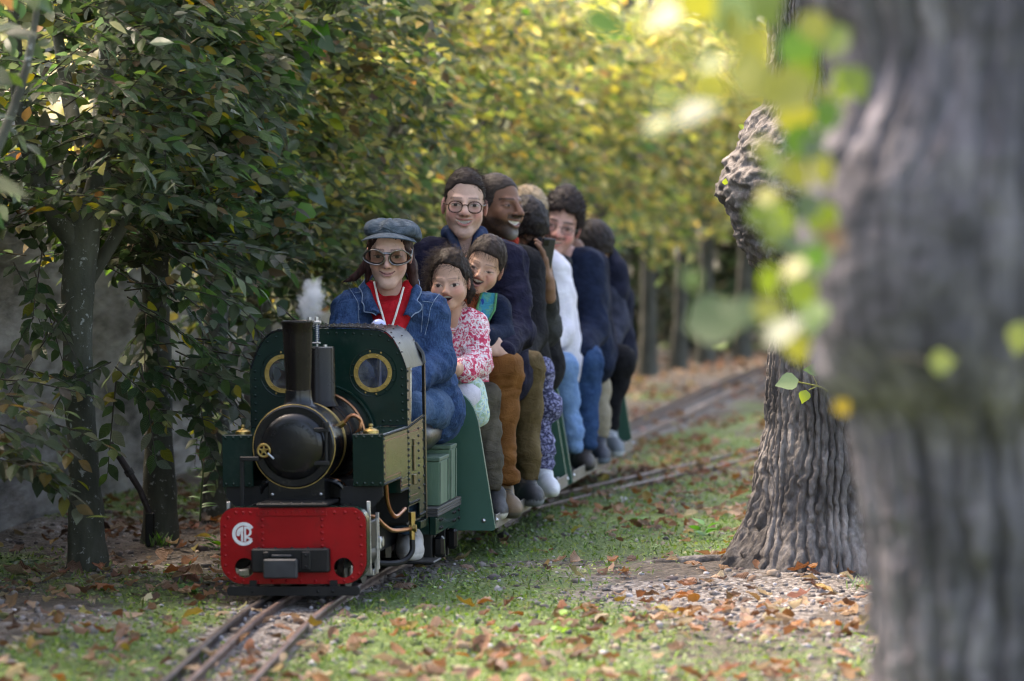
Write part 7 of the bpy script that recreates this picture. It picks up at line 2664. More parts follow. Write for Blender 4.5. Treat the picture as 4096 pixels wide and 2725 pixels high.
def build_boy():
    f = dict(skin=(0.52, 0.305, 0.215), child=True, smile=0.9, open=0.0100, teeth=-0.05, mouth_w=0.025, lip=(0.42, 0.15, 0.14), browc=(0.05, 0.03, 0.025), brow=0.4, brow_w=0.0026, lid=(0.0026, 0.0020), eye_slant=0.15, blush=0.4)
    hc = P(1933, 1068, 12.05)
    B = Person('laughing boy with tilted head and blue-green strap in front of bespectacled man', (track_x(12.1), 12.1, 0.08), hc, 0.815, -4, 2, 19, f)
    neck, chest, pel = P(1915, 1205, 12.10), P(1915, 1330, 12.12), P(1910, 1530, 12.14)
    shl, shr = P(1850, 1245, 12.10), P(1985, 1240, 12.10)
    elr, wrr = P(2002, 1345, 12.06), P(1945, 1350, 11.95)
    jk = torso_prims(neck, shl, shr, chest, pel, 0.048, 0.072, 0.075, 0.050) + arm_prims(shr, elr, wrr, 0.046, 0.042, 0.034) + arm_prims(shl, P(1820, 1380, 12.06), P(1850, 1420, 11.95), 0.046, 0.042, 0.034)
    B.cloth('navy_jacket', jk, NAVY2, 0.02, 0.006, 0.004, seed=2)
    B.cloth('orange_jumper', [rc(P(1885, 1215, 12.06), P(1890, 1310, 12.05), 0.034, 0.038)], ORANGEF, 0.01, 0.005, 0.002)
    st = [P(1928, 1168, 12.035), P(1985, 1175, 12.04), P(1978, 1240, 12.01), P(1950, 1290, 12.00), P(1900, 1300, 12.00), P(1908, 1235, 12.01)]
    mb = MB(); n = len(st); bk = [p + np.array([0, 0.012, 0]) for p in st]
    mb.add(st + bk, [tuple(range(n)), tuple(range(2 * n - 1, n - 1, -1))] + [(k, (k + 1) % n, (k + 1) % n + n, k + n) for k in range(n)])
    B.extra('patterned_strap', mb, STRAPM, head=False)
    mb = MB(); mb.tube([P(1985, 1175, 12.03), P(1978, 1240, 12.0), P(1950, 1290, 11.99)], 0.004, 6); mb.tube([P(1928, 1168, 12.03), P(1908, 1235, 12.0), P(1900, 1300, 11.99)], 0.004, 6)
    B.extra('strap_edge', mb, fabric('green_binding', (0.06, 0.22, 0.10), (0.09, 0.28, 0.13), 40), head=False)
    B.cloth('blue_mitten', [rc(P(1925, 1288, 11.98), P(1935, 1325, 11.96), 0.020, 0.022), rc(P(1935, 1320, 11.96), P(1950, 1330, 11.96), 0.018, 0.012)], fabric('bright_blue', (0.01, 0.06, 0.42), (0.02, 0.10, 0.52), 30), 0.008, 0.004, 0.002)
    lg = leg_prims(P(1925, 1560, 12.12), P(1945, 1590, 11.88), P(1962, 1935, 11.86), 0.058, 0.042, 0.031)
    B.cloth('grey_trousers', lg, GREYOL, 0.02, 0.007, 0.004, (18, 18, 24), 3, hem=P(1962, 1935, 11.86)[2])
    B.shoe(P(1985, 1975, 11.87), P(1995, 2030, 11.78) * (1, 1, 0) + (0, 0, 0.085), ((0.03, 0.03, 0.032), (0.55, 0.52, 0.46), (0.05, 0.05, 0.05)), 0.033, lace=False)
    B.core([rc(neck, pel, 0.04), rc(shl, shr, 0.025), rc(shr, elr, 0.02)])
    B.hair(dict(style='boy', color=(0.030, 0.020, 0.016), thick=0.009, top=0.004, comb=(60, 60, 30), rough=0.004, seed=8, hairline=[(-0.13, 0.068), (-0.075, 0.062), (-0.05, 0.045), (-0.03, 0.005), (0.0, -0.03), (0.04, -0.05), (0.13, -0.07)]), 1500, 0.030, (0.15, -0.4, -0.7), 0.12, 0.00055, 0.2, 0.10)
    return B.finish()


build_boy()


def build_glasses_man():
    f = dict(skin=(0.56, 0.36, 0.29), smile=0.85, open=0.0056, teeth=0.75, mouth_w=0.0275, jaw=0.93, lip=(0.42, 0.12, 0.125), browc=(0.06, 0.04, 0.035), brow=0.45, brow_w=0.0030, lid=(0.0052, 0.0042), iris=(0.03, 0.022, 0.02), blush=0.6, beard=0.12, beardc=(0.16, 0.10, 0.085))
    hc = P(1858, 824, 12.32)
    M = Person('smiling man in round tortoise glasses, navy jumper and rust trousers', (track_x(12.35), 12.35, 0.08), hc, 0.945, 2, 0, 2.5, f, res=0.0027)
    neck, chest, pel = P(1868, 985, 12.36), P(1885, 1190, 12.38), P(1905, 1500, 12.40)
    shl, shr = P(1712, 1045, 12.36), P(2028, 1055, 12.36)
    elr, wrr = P(2062, 1325, 12.24), P(2006, 1400, 11.99)
    ell, wrl = P(1690, 1330, 12.3), P(1780, 1420, 12.0)
    jk = torso_prims(neck, shl, shr, chest, pel, 0.070, 0.105, 0.110, 0.09) + arm_prims(shl, ell, wrl, 0.060, 0.052, 0.040) + arm_prims(shr, elr, wrr, 0.064, 0.056, 0.042)
    M.cloth('navy_jumper', jk, NAVY, 0.035, 0.0078, 0.0085, (22, 22, 19), 7)
    M.cloth('shirt_collar', [rc(P(1800, 930, 12.33), P(1830, 1000, 12.28), 0.016, 0.014), rc(P(1915, 935, 12.33), P(1895, 1000, 12.28), 0.016, 0.014), rc(P(1800, 935, 12.36), P(1918, 940, 12.36), 0.03)], fabric('dark_blue_shirt', (0.02, 0.035, 0.085), (0.03, 0.05, 0.11), 30), 0.01, 0.005, 0.001)
    M.hand(hand_prims(P(1998, 1402, 11.96), (-0.62, -0.30, 0.62), (0.45, -0.85, 0.20), 0.86, 1.15, side=-1, thumb=0.9))
    hip, kn, an = P(1965, 1500, 12.35), P(2008, 1480, 12.00), P(2008, 1905, 11.97)
    tr = leg_prims(hip, kn, an, 0.074, 0.060, 0.031) + leg_prims(mirror(hip), mirror(kn), mirror(an), 0.072, 0.055, 0.037) + [rc(hip, mirror(hip), 0.09), rc(an, P(2026, 1925, 11.965), 0.037, 0.040)]
    M.cloth('rust_trousers', tr, OCHRE, 0.03, 0.0075, 0.0055, (16, 16, 22), 9, hem=an[2])
    M.shoe(P(2008, 1955, 11.98), P(2056, 2020, 11.85) * (1, 1, 0) + (0, 0, 0.085), ((0.13, 0.085, 0.045), (0.08, 0.07, 0.055), (0.04, 0.035, 0.03)), 0.040)
    M.shoe(mirror(P(2035, 1955, 11.98)), mirror(P(2020, 2020, 11.84) * (1, 1, 0) + (0, 0, 0.085)), ((0.13, 0.085, 0.045), (0.08, 0.07, 0.055), (0.04, 0.035, 0.03)), 0.040)
    M.core([rc(neck, pel, 0.06), rc(shl, shr, 0.035), rc(shl, ell, 0.03), rc(shr, elr, 0.03), rc(elr, wrr, 0.025), rc(hip, kn, 0.03), rc(kn, an, 0.018), rc(mirror(hip), mirror(kn), 0.04), rc(mirror(kn), mirror(an), 0.03)])
    M.hair(dict(style='short', color=(0.022, 0.015, 0.014), thick=0.006, side=0.2, top=0.006, comb=(50, 25, 70), rough=0.003, seed=10, part=0.10, hairline=[(-0.13, 0.088), (-0.075, 0.082), (-0.055, 0.070), (-0.034, 0.045), (-0.020, 0.004), (0.0, -0.010), (0.03, -0.03), (0.13, -0.06)]), 1700, 0.030, (0.6, -0.15, 0.15), 0.18, 0.00055, 0.2, 0.10)
    M.spectacles(FRAMEM, 0.0230, 0.0190, 0.0024, -0.0985, 0.0325, -0.004)
    return M.finish()


build_glasses_man()


def build_bearded_man():
    f = dict(skin=(0.185, 0.088, 0.055), smile=0.7, open=0.0068, teeth=1.0, mouth_w=0.0285, lip=(0.22, 0.09, 0.085), browc=(0.02, 0.012, 0.01), brow=0.55, lid=(0.0040, 0.0034), blush=0.15, beard=0.80, beardc=(0.030, 0.020, 0.017), chinc=(0.24, 0.23, 0.225), nose=1.08)
    hc = P(1992, 832, 12.80)
    M = Person('bearded man in profile with cropped hair behind the bespectacled man', (track_x(12.85), 12.85, 0.08), hc, 0.97, 48, -2, 4, f)
    neck, chest, pel = P(2000, 1000, 12.86), P(1985, 1190, 12.88), P(2000, 1480, 12.90)
    shl, shr = P(1870, 1050, 12.88), P(2100, 1075, 12.86)
    elr, wrr = P(2120, 1330, 12.78), P(2090, 1420, 12.6)
    jk = torso_prims(neck, shl, shr, chest, pel, 0.070, 0.105, 0.110, 0.09) + arm_prims(shr, elr, wrr, 0.060, 0.052, 0.042) + arm_prims(shl, P(1830, 1300, 12.8), P(1880, 1400, 12.6), 0.06, 0.052, 0.042)
    M.cloth('black_jacket', jk, BLACKF, 0.04, 0.010, 0.005, seed=12)
    M.cloth('red_collar', [rc(P(2000, 965, 12.80), P(2050, 965, 12.80), 0.030, 0.022)], REDCOL, 0.01, 0.006, 0.002)
    hip, kn, an = P(2060, 1500, 12.82), P(2108, 1475, 12.46), P(2112, 1900, 12.43)
    tr = leg_prims(hip, kn, an, 0.070, 0.053, 0.032) + leg_prims(mirror(hip), mirror(kn), mirror(an), 0.07, 0.05, 0.039) + [rc(hip, mirror(hip), 0.09)]
    M.cloth('olive_trousers', tr, OLIVE, 0.03, 0.0105, 0.0055, (16, 16, 22), 14, hem=an[2])
    M.shoe(P(2100, 1930, 12.44), P(2142, 1985, 12.31) * (1, 1, 0) + (0, 0, 0.085), ((0.022, 0.023, 0.027), (0.16, 0.17, 0.19), (0.03, 0.03, 0.03)), 0.042, lace=False)
    M.core([rc(neck, pel, 0.06), rc(shl, shr, 0.035), rc(shr, elr, 0.03), rc(hip, kn, 0.03), rc(kn, an, 0.018)])
    M.hair(dict(style='crop', color=(0.028, 0.020, 0.017), thick=0.0045, top=0.0, comb=(120, 120, 120), rough=0.002, seed=13, hairline=[(-0.13, 0.085), (-0.075, 0.080), (-0.055, 0.060), (-0.040, 0.052), (-0.026, 0.0), (-0.01, -0.02), (0.03, -0.035), (0.13, -0.06)]), 700, 0.005, (0, 0, -0.2), 1.0, 0.0009, 0.1, 0.1)
    return M.finish()


build_bearded_man()


def build_phone_woman():
    f = dict(skin=(0.22, 0.115, 0.075), smile=0.1, open=0.0, browc=(0.02, 0.012, 0.01))
    hc = P(2098, 930, 13.12)
    M = Person('person bent over a raised phone, black hooded jacket with grey sleeves, floral trousers', (track_x(13.15), 13.15, 0.08), hc, 0.92, 35, 42, 0, f, res=0.0044)
    neck, chest, pel = P(2085, 1040, 13.18), P(2085, 1200, 13.18), P(2090, 1470, 13.20)
    shl, shr = P(1990, 1080, 13.2), P(2135, 1085, 13.14)
    elr, wrr = P(2178, 1318, 13.06), P(2190, 1120, 12.93)
    M.cloth('hooded_jacket', torso_prims(neck, shl, shr, chest, pel, 0.062, 0.095, 0.10, 0.07) + [rc(shr, P(2160, 1190, 13.08), 0.062, 0.058), rc(P(2050, 985, 13.16), P(2150, 990, 13.06), 0.030, 0.026), rc(P(2150, 990, 13.06), P(2162, 960, 13.02), 0.024, 0.016), rc(P(2110, 1090, 13.10), P(2150, 1040, 12.98), 0.050, 0.030)], BLACKF, 0.03, 0.0095, 0.005, seed=15)
    M.cloth('grey_sleeve', [rc(P(2150, 1195, 13.06), elr, 0.056, 0.052), rc(elr, P(2188, 1200, 12.97), 0.052, 0.034), rc(P(2140, 1250, 13.08), P(2150, 1320, 13.08), 0.05)], GREYF, 0.03, 0.0095, 0.006, (26, 26, 18), seed=16)
    M.hand([rc(P(2196, 1190, 12.95), P(2192, 1120, 12.93), 0.024, 0.022)] + hand_prims(P(2192, 1120, 12.93), (-0.1, -0.1, 1), (0.95, -0.25, 0.1), 0.9, 0.30, side=-1))
    hip, kn, an = P(2110, 1490, 13.12), P(2160, 1490, 12.82), P(2178, 1865, 12.80)
    tr = leg_prims(hip, kn, an, 0.062, 0.043, 0.027) + leg_prims(mirror(hip), mirror(kn), mirror(an), 0.07, 0.054, 0.042) + [rc(hip, mirror(hip), 0.085), rc(P(2200, 1640, 12.81), P(2205, 1600, 12.82), 0.035, 0.03)]
    M.cloth('floral_trousers', tr, FLORALN, 0.03, 0.0105, 0.0045, (18, 18, 24), 17, hem=an[2])
    M.shoe(P(2172, 1890, 12.80), P(2212, 1945, 12.69) * (1, 1, 0) + (0, 0, 0.085), ((0.60, 0.61, 0.66), (0.66, 0.66, 0.68), (0.5, 0.5, 0.55)), 0.036)
    M.core([rc(neck, pel, 0.05), rc(shl, shr, 0.03), rc(hip, kn, 0.035), rc(kn, an, 0.018)])
    M.hair(dict(style='dark', color=(0.016, 0.012, 0.012), thick=0.012, prims=[rc((0, 0.08, 0.02), (0, 0.08, -0.07), 0.045, 0.03)], comb=(50, 50, 30), rough=0.006, seed=18, hairline=[(-0.13, 0.06), (-0.06, 0.05), (-0.04, 0.02), (-0.02, -0.03), (0.13, -0.08)]), 400, 0.05, (0, 0.2, -1), 0.25, 0.0011)
    o = M.finish()
    # the phone is held, so it is a thing of its own
    c = P(2174, 1010, 12.90)
    ph = empty('mobile_phone', c, (0.15, 0.12, 0.35))
    tag(ph, 'dark mobile phone held upright in front of a bent head', 'phone')
    mb = MB(); mb.box(-0.011, 0.036, -0.004, 0.004, -0.055, 0.050, 0.003); mb.build('phone_body', simple('dark_phone', (0.018, 0.019, 0.022), (0.03, 0.03, 0.034), rough=0.3), ph)
    mb = MB(); mb.box(-0.007, 0.012, -0.0055, -0.0042, 0.024, 0.044, 0.0005); mb.build('camera_bump', BLACK, ph)
    return o


build_phone_woman()


# ------------------------------------------------------------------ second car
def build_hoodie_woman():
    f = dict(skin=(0.52, 0.32, 0.27), smile=0.4, open=0.0, browc=(0.20, 0.13, 0.08), brow=0.4)
    hc = P(2108, 880, 13.95)
    M = Person('fair-haired woman in white hoodie and pale jeans behind the phone', (track_x(14.0), 14.0, 0.08), hc, 0.95, 22, 12, 6, f, res=0.0044)
    neck, chest, pel = P(2140, 1010, 14.0), P(2165, 1180, 14.02), P(2180, 1450, 14.05)
    shl, shr = P(2040, 1060, 14.02), P(2215, 1090, 13.98)
    elr, wrr = P(2235, 1330, 13.92), P(2140, 1405, 13.72)
    M.cloth('white_hoodie', torso_prims(neck, shl, shr, chest, pel, 0.060, 0.090, 0.10, 0.07) + arm_prims(shr, elr, wrr, 0.058, 0.050, 0.042) + [rc(P(2200, 1030, 13.98), P(2225, 1060, 13.94), 0.028, 0.020)], WHITEF, 0.03, 0.0115, 0.006, (20, 20, 16), seed=20)
    hip, kn, an = P(2205, 1480, 14.0), P(2252, 1475, 13.73), P(2290, 1790, 13.73)
    tr = leg_prims(hip, kn, an, 0.070, 0.050, 0.031) + leg_prims(mirror(hip), mirror(kn), mirror(an), 0.078, 0.06, 0.042) + [rc(hip, mirror(hip), 0.09)]
    M.cloth('pale_jeans', tr, DENIM_L, 0.03, 0.0115, 0.0035, (18, 18, 24), 21, hem=an[2])
    M.core([rc(neck, pel, 0.05), rc(shl, shr, 0.03), rc(hip, kn, 0.035), rc(kn, an, 0.018)])
    M.hair(dict(style='fair', color=(0.26, 0.19, 0.12), thick=0.010, top=0.004, prims=[rc((0, 0.085, 0.03), (0, 0.10, -0.05), 0.04, 0.02)], comb=(60, 20, 60), rough=0.004, seed=22, hairline=[(-0.13, 0.090), (-0.07, 0.084), (-0.05, 0.060), (-0.025, 0.01), (0.0, -0.02), (0.13, -0.07)]), 400, 0.04, (0, 1, -0.1), 0.12, 0.0009)
    return M.finish()


build_hoodie_woman()


def build_curly_man():
    f = dict(skin=(0.50, 0.29, 0.245), smile=0.7, open=0.0052, teeth=0.5, mouth_w=0.0285, lip=(0.36, 0.12, 0.12), browc=(0.03, 0.02, 0.018), brow=0.7, lid=(0.0038, 0.0034), blush=0.8, moustache=0.8, beard=0.22, beardc=(0.12, 0.075, 0.065))
    hc = P(2240, 905, 14.22)
    M = Person('man with dark curly hair, moustache and thin glasses leaning out in navy jumper', (track_x(14.35), 14.35, 0.08), hc, 0.985, -3, 5, 15, f, res=0.0030)
    neck, chest, pel = P(2262, 1040, 14.30), P(2275, 1200, 14.34), P(2285, 1440, 14.40)
    shl, shr = P(2165, 1080, 14.32), P(2345, 1070, 14.30)
    elr, wrr = P(2368, 1320, 14.22), P(2330, 1405, 14.02)
    M.cloth('navy_pullover', torso_prims(neck, shl, shr, chest, pel, 0.068, 0.10, 0.105, 0.085) + arm_prims(shr, elr, wrr, 0.066, 0.058, 0.044) + arm_prims(shl, P(2150, 1300, 14.3), P(2200, 1390, 14.1), 0.06, 0.052, 0.042), NAVY2, 0.04, 0.010, 0.005, seed=24)
    M.cloth('grey_collar', [rc(P(2225, 1030, 14.24), P(2262, 1050, 14.22), 0.020, 0.026)], GREYF, 0.01, 0.006, 0.001)
    hip, kn, an = P(2315, 1475, 14.35), P(2345, 1450, 14.04), P(2345, 1775, 14.03)
    tr = leg_prims(hip, kn, an, 0.074, 0.058, 0.036) + leg_prims(mirror(hip), mirror(kn), mirror(an), 0.08, 0.065, 0.05) + [rc(hip, mirror(hip), 0.09)]
    M.cloth('dark_jeans', tr, DENIM_D, 0.03, 0.0115, 0.005, (18, 18, 24), 25, hem=an[2])
    M.shoe(P(2325, 1815, 14.03), P(2348, 1870, 13.92) * (1, 1, 0) + (0, 0, 0.085), ((0.035, 0.028, 0.026), (0.02, 0.02, 0.02), (0.02, 0.02, 0.02)), 0.040, lace=False)
    M.core([rc(neck, pel, 0.06), rc(shl, shr, 0.035), rc(shr, elr, 0.03), rc(hip, kn, 0.03), rc(kn, an, 0.018)])
    M.hair(dict(style='curly', color=(0.020, 0.014, 0.014), thick=0.017, top=0.010, comb=(75, 75, 75), rough=0.009, seed=26, hairline=[(-0.13, 0.078), (-0.075, 0.072), (-0.055, 0.060), (-0.036, 0.03), (-0.02, -0.01), (0.03, -0.03), (0.13, -0.06)]), 1200, 0.018, (0, 0, 0.1), 0.9, 0.0010, 0.1, 0.55)
    M.spectacles(WIREM, 0.0215, 0.0145, 0.0014, -0.0985, 0.0315, -0.001)
    return M.finish()


build_curly_man()


def build_hidden_passenger():
    f = dict(skin=(0.20, 0.10, 0.065), smile=0.3, open=0.0)
    hc = P(2262, 868, 14.66)
    M = Person('passenger in khaki trousers almost hidden behind the curly-haired man', (track_x(14.75), 14.75, 0.08), hc, 0.95, 10, 5, 4, f, res=0.0048)
    neck, chest, pel = P(2290, 1000, 14.72), P(2310, 1200, 14.75), P(2320, 1420, 14.78)
    shl, shr = P(2220, 1060, 14.75), P(2375, 1065, 14.70)
    elr, wrr = P(2385, 1250, 14.66), P(2388, 1350, 14.52)
    M.cloth('dark_blue_jacket', torso_prims(neck, shl, shr, chest, pel, 0.06, 0.09, 0.10, 0.07) + arm_prims(shr, elr, wrr, 0.055, 0.048, 0.038), NAVY3, 0.03, 0.0115, 0.005, seed=28)
    M.hand(hand_prims(P(2388, 1345, 14.50), (0.1, -0.5, -0.4), (0.5, -0.8, 0.4), 0.95, 0.6, side=-1), 0.0042)
    hip, kn, an = P(2360, 1450, 14.70), P(2386, 1440, 14.42), P(2398, 1735, 14.42)
    tr = leg_prims(hip, kn, an, 0.066, 0.048, 0.034) + leg_prims(mirror(hip), mirror(kn), mirror(an), 0.07, 0.05, 0.042) + [rc(hip, mirror(hip), 0.08)]
    M.cloth('khaki_trousers', tr, KHAKI, 0.03, 0.0115, 0.005, (18, 18, 24), 29, hem=an[2])
    M.shoe(P(2385, 1765, 14.42), P(2408, 1840, 14.29) * (1, 1, 0) + (0, 0, 0.085), ((0.02, 0.025, 0.04), (0.12, 0.15, 0.2), (0.02, 0.02, 0.02)), 0.042, lace=False)
    M.core([rc(neck, pel, 0.05), rc(shl, shr, 0.03), rc(hip, kn, 0.035), rc(kn, an, 0.018)], 0.02)
    M.hair(dict(style='dark', color=(0.018, 0.013, 0.012), thick=0.008, seed=30))
    return M.finish()


build_hidden_passenger()


def build_last_passenger():
    f = dict(skin=(0.20, 0.105, 0.07), smile=0.1, open=0.0)
    hc = P(2362, 1010, 15.0)
    M = Person('last passenger hunched with bowed head, navy jacket and black leggings', (track_x(15.1), 15.1, 0.08), hc, 0.95, 25, 40, 12, f, res=0.0048)
    neck, chest, pel = P(2412, 1060, 15.08), P(2420, 1200, 15.10), P(2420, 1420, 15.14)
    shl, shr = P(2340, 1090, 15.1), P(2446, 1095, 15.04)
    elr, wrr = P(2462, 1290, 14.98), P(2428, 1385, 14.86)
    M.cloth('navy_hooded_jacket', torso_prims(neck, shl, shr, chest, pel, 0.07, 0.085, 0.09, 0.06) + [rc(P(2410, 1010, 15.06), P(2440, 1080, 15.06), 0.05, 0.06), rc(shr, P(2464, 1180, 15.0), 0.056, 0.045)], NAVY3, 0.03, 0.0115, 0.005, seed=32)
    M.cloth('slate_sleeve', [rc(P(2440, 1180, 15.0), elr, 0.052, 0.050), rc(elr, wrr, 0.052, 0.042)], SLATE, 0.03, 0.0115, 0.005, (20, 20, 20), seed=33)
    M.hand(hand_prims(P(2430, 1385, 14.85), (-0.1, -0.45, -0.8), (0.35, -0.85, 0.35), 1.0, 0.35, side=-1), 0.0040)
    hip, kn, an = P(2440, 1450, 15.08), P(2478, 1445, 14.80), P(2448, 1690, 14.80)
    tr = leg_prims(hip, kn, an, 0.080, 0.060, 0.030) + leg_prims(mirror(hip), mirror(kn), mirror(an), 0.085, 0.065, 0.04) + [rc(hip, mirror(hip), 0.09)]
    M.cloth('black_leggings', tr, BLACKF, 0.03, 0.0115, 0.003, seed=34)
    M.shoe(P(2430, 1725, 14.82), P(2468, 1800, 14.68) * (1, 1, 0) + (0, 0, 0.085), ((0.10, 0.12, 0.14), (0.42, 0.45, 0.48), (0.5, 0.52, 0.54)), 0.043)
    M.core([rc(neck, pel, 0.05), rc(shl, shr, 0.03), rc(hip, kn, 0.035), rc(kn, an, 0.018)], 0.02)
    M.hair(dict(style='dark', color=(0.018, 0.013, 0.012), thick=0.012, rough=0.006, seed=35, hairline=[(-0.13, 0.07), (-0.06, 0.06), (-0.03, 0.0), (0.0, -0.05), (0.13, -0.10)]), 300, 0.03, (0, 0.2, -1), 0.3)
    return M.finish()


build_last_passenger()

# ================================================================== leaf litter, gravel, moss and small plants
LITTER = leaf_material('fallen_leaf', 0.18, 0.62, vein=True)
GRASSM = leaf_material('grass_blade', 0.35, 0.5, vein=False)
PAL_DRY = np.array([(0.27, 0.150, 0.085), (0.19, 0.095, 0.050), (0.34, 0.220, 0.145), (0.11, 0.060, 0.038), (0.40, 0.290, 0.195), (0.29, 0.125, 0.050), (0.36, 0.26, 0.07), (0.42, 0.36, 0.22)])
PW_DRY = np.array([0.24, 0.17, 0.18, 0.12, 0.12, 0.09, 0.04, 0.04])


def curled_leaf(seed, nx=4, ny=6):
    rng = np.random.default_rng(seed)
    u = np.linspace(-1, 1, nx); w = np.linspace(0, 1, ny)
    U, W = np.meshgrid(u, w)
    half = 0.30 * np.sin(np.pi * np.clip(W, 0.02, 0.985)) ** 0.75 * (1 + 0.18 * np.sin(W * 17 + seed))
    x = U * half
    y = W - 0.5
    cur = rng.uniform(0.4, 1.5); bend = rng.uniform(-0.6, 1.0); tw = rng.uniform(-0.8, 0.8)
    z = cur * (x ** 2) * 1.9 + bend * (y ** 2) * 0.9 + tw * x * y + 0.04 * np.sin(W * 12 + U * 4 + seed)
    v = np.stack([x, y, z], -1).reshape(-1, 3)
    v[:, 2] -= v[:, 2].min()
    i = np.arange(nx * ny).reshape(ny, nx)
    f = np.stack([i[:-1, :-1], i[:-1, 1:], i[1:, 1:], i[1:, :-1]], -1).reshape(-1, 4)
    uv = np.stack([x, y], -1).reshape(-1, 2)
    return v, np.zeros((0, 3), int), f, uv


CURLED = [curled_leaf(k) for k in range(8)]


def litter_points(rng, n, ymin, ymax):
    """random ground spots inside the view, off the train"""
    out = []
    while len(out) < n:
        y = ymin + (ymax - ymin) * rng.uniform(0, 1, n) 
        hw = y * 0.1400
        x = rng.uniform(-1, 1, n) * hw
        x = np.maximum(x, hedge_x(y) - 0.55) + 0.0
        d = x - track_x(y)
        dens = 0.55 + 0.6 * noise3(np.stack([x * 1.6, y * 1.1, 0 * x], -1), 61) + 0.25 * (y < 10.2) + 0.35 * np.exp(-((x - hedge_x(y)) / 0.35) ** 2) - 0.3 * np.exp(-(((x - 0.75) / 0.35) ** 2 + ((y - 10.75) / 0.4) ** 2))
        under = (np.abs(d) < 0.14) & (y > 10.25) & (y < 15.6)
        rail = (np.abs(np.abs(d) - 0.099) < 0.018) | (np.abs(d + 0.042) < 0.018)
        trunk = ((x - 0.93) ** 2 + (y - 11.28) ** 2 < 0.24 ** 2)
        ok = (rng.uniform(size=n) < dens) & ~under & ~trunk & (~rail | (rng.uniform(size=n) < 0.12)) & (x > hedge_x(y) - 0.54)
        out += list(np.stack([x, y], -1)[ok])
    return np.array(out[:n])


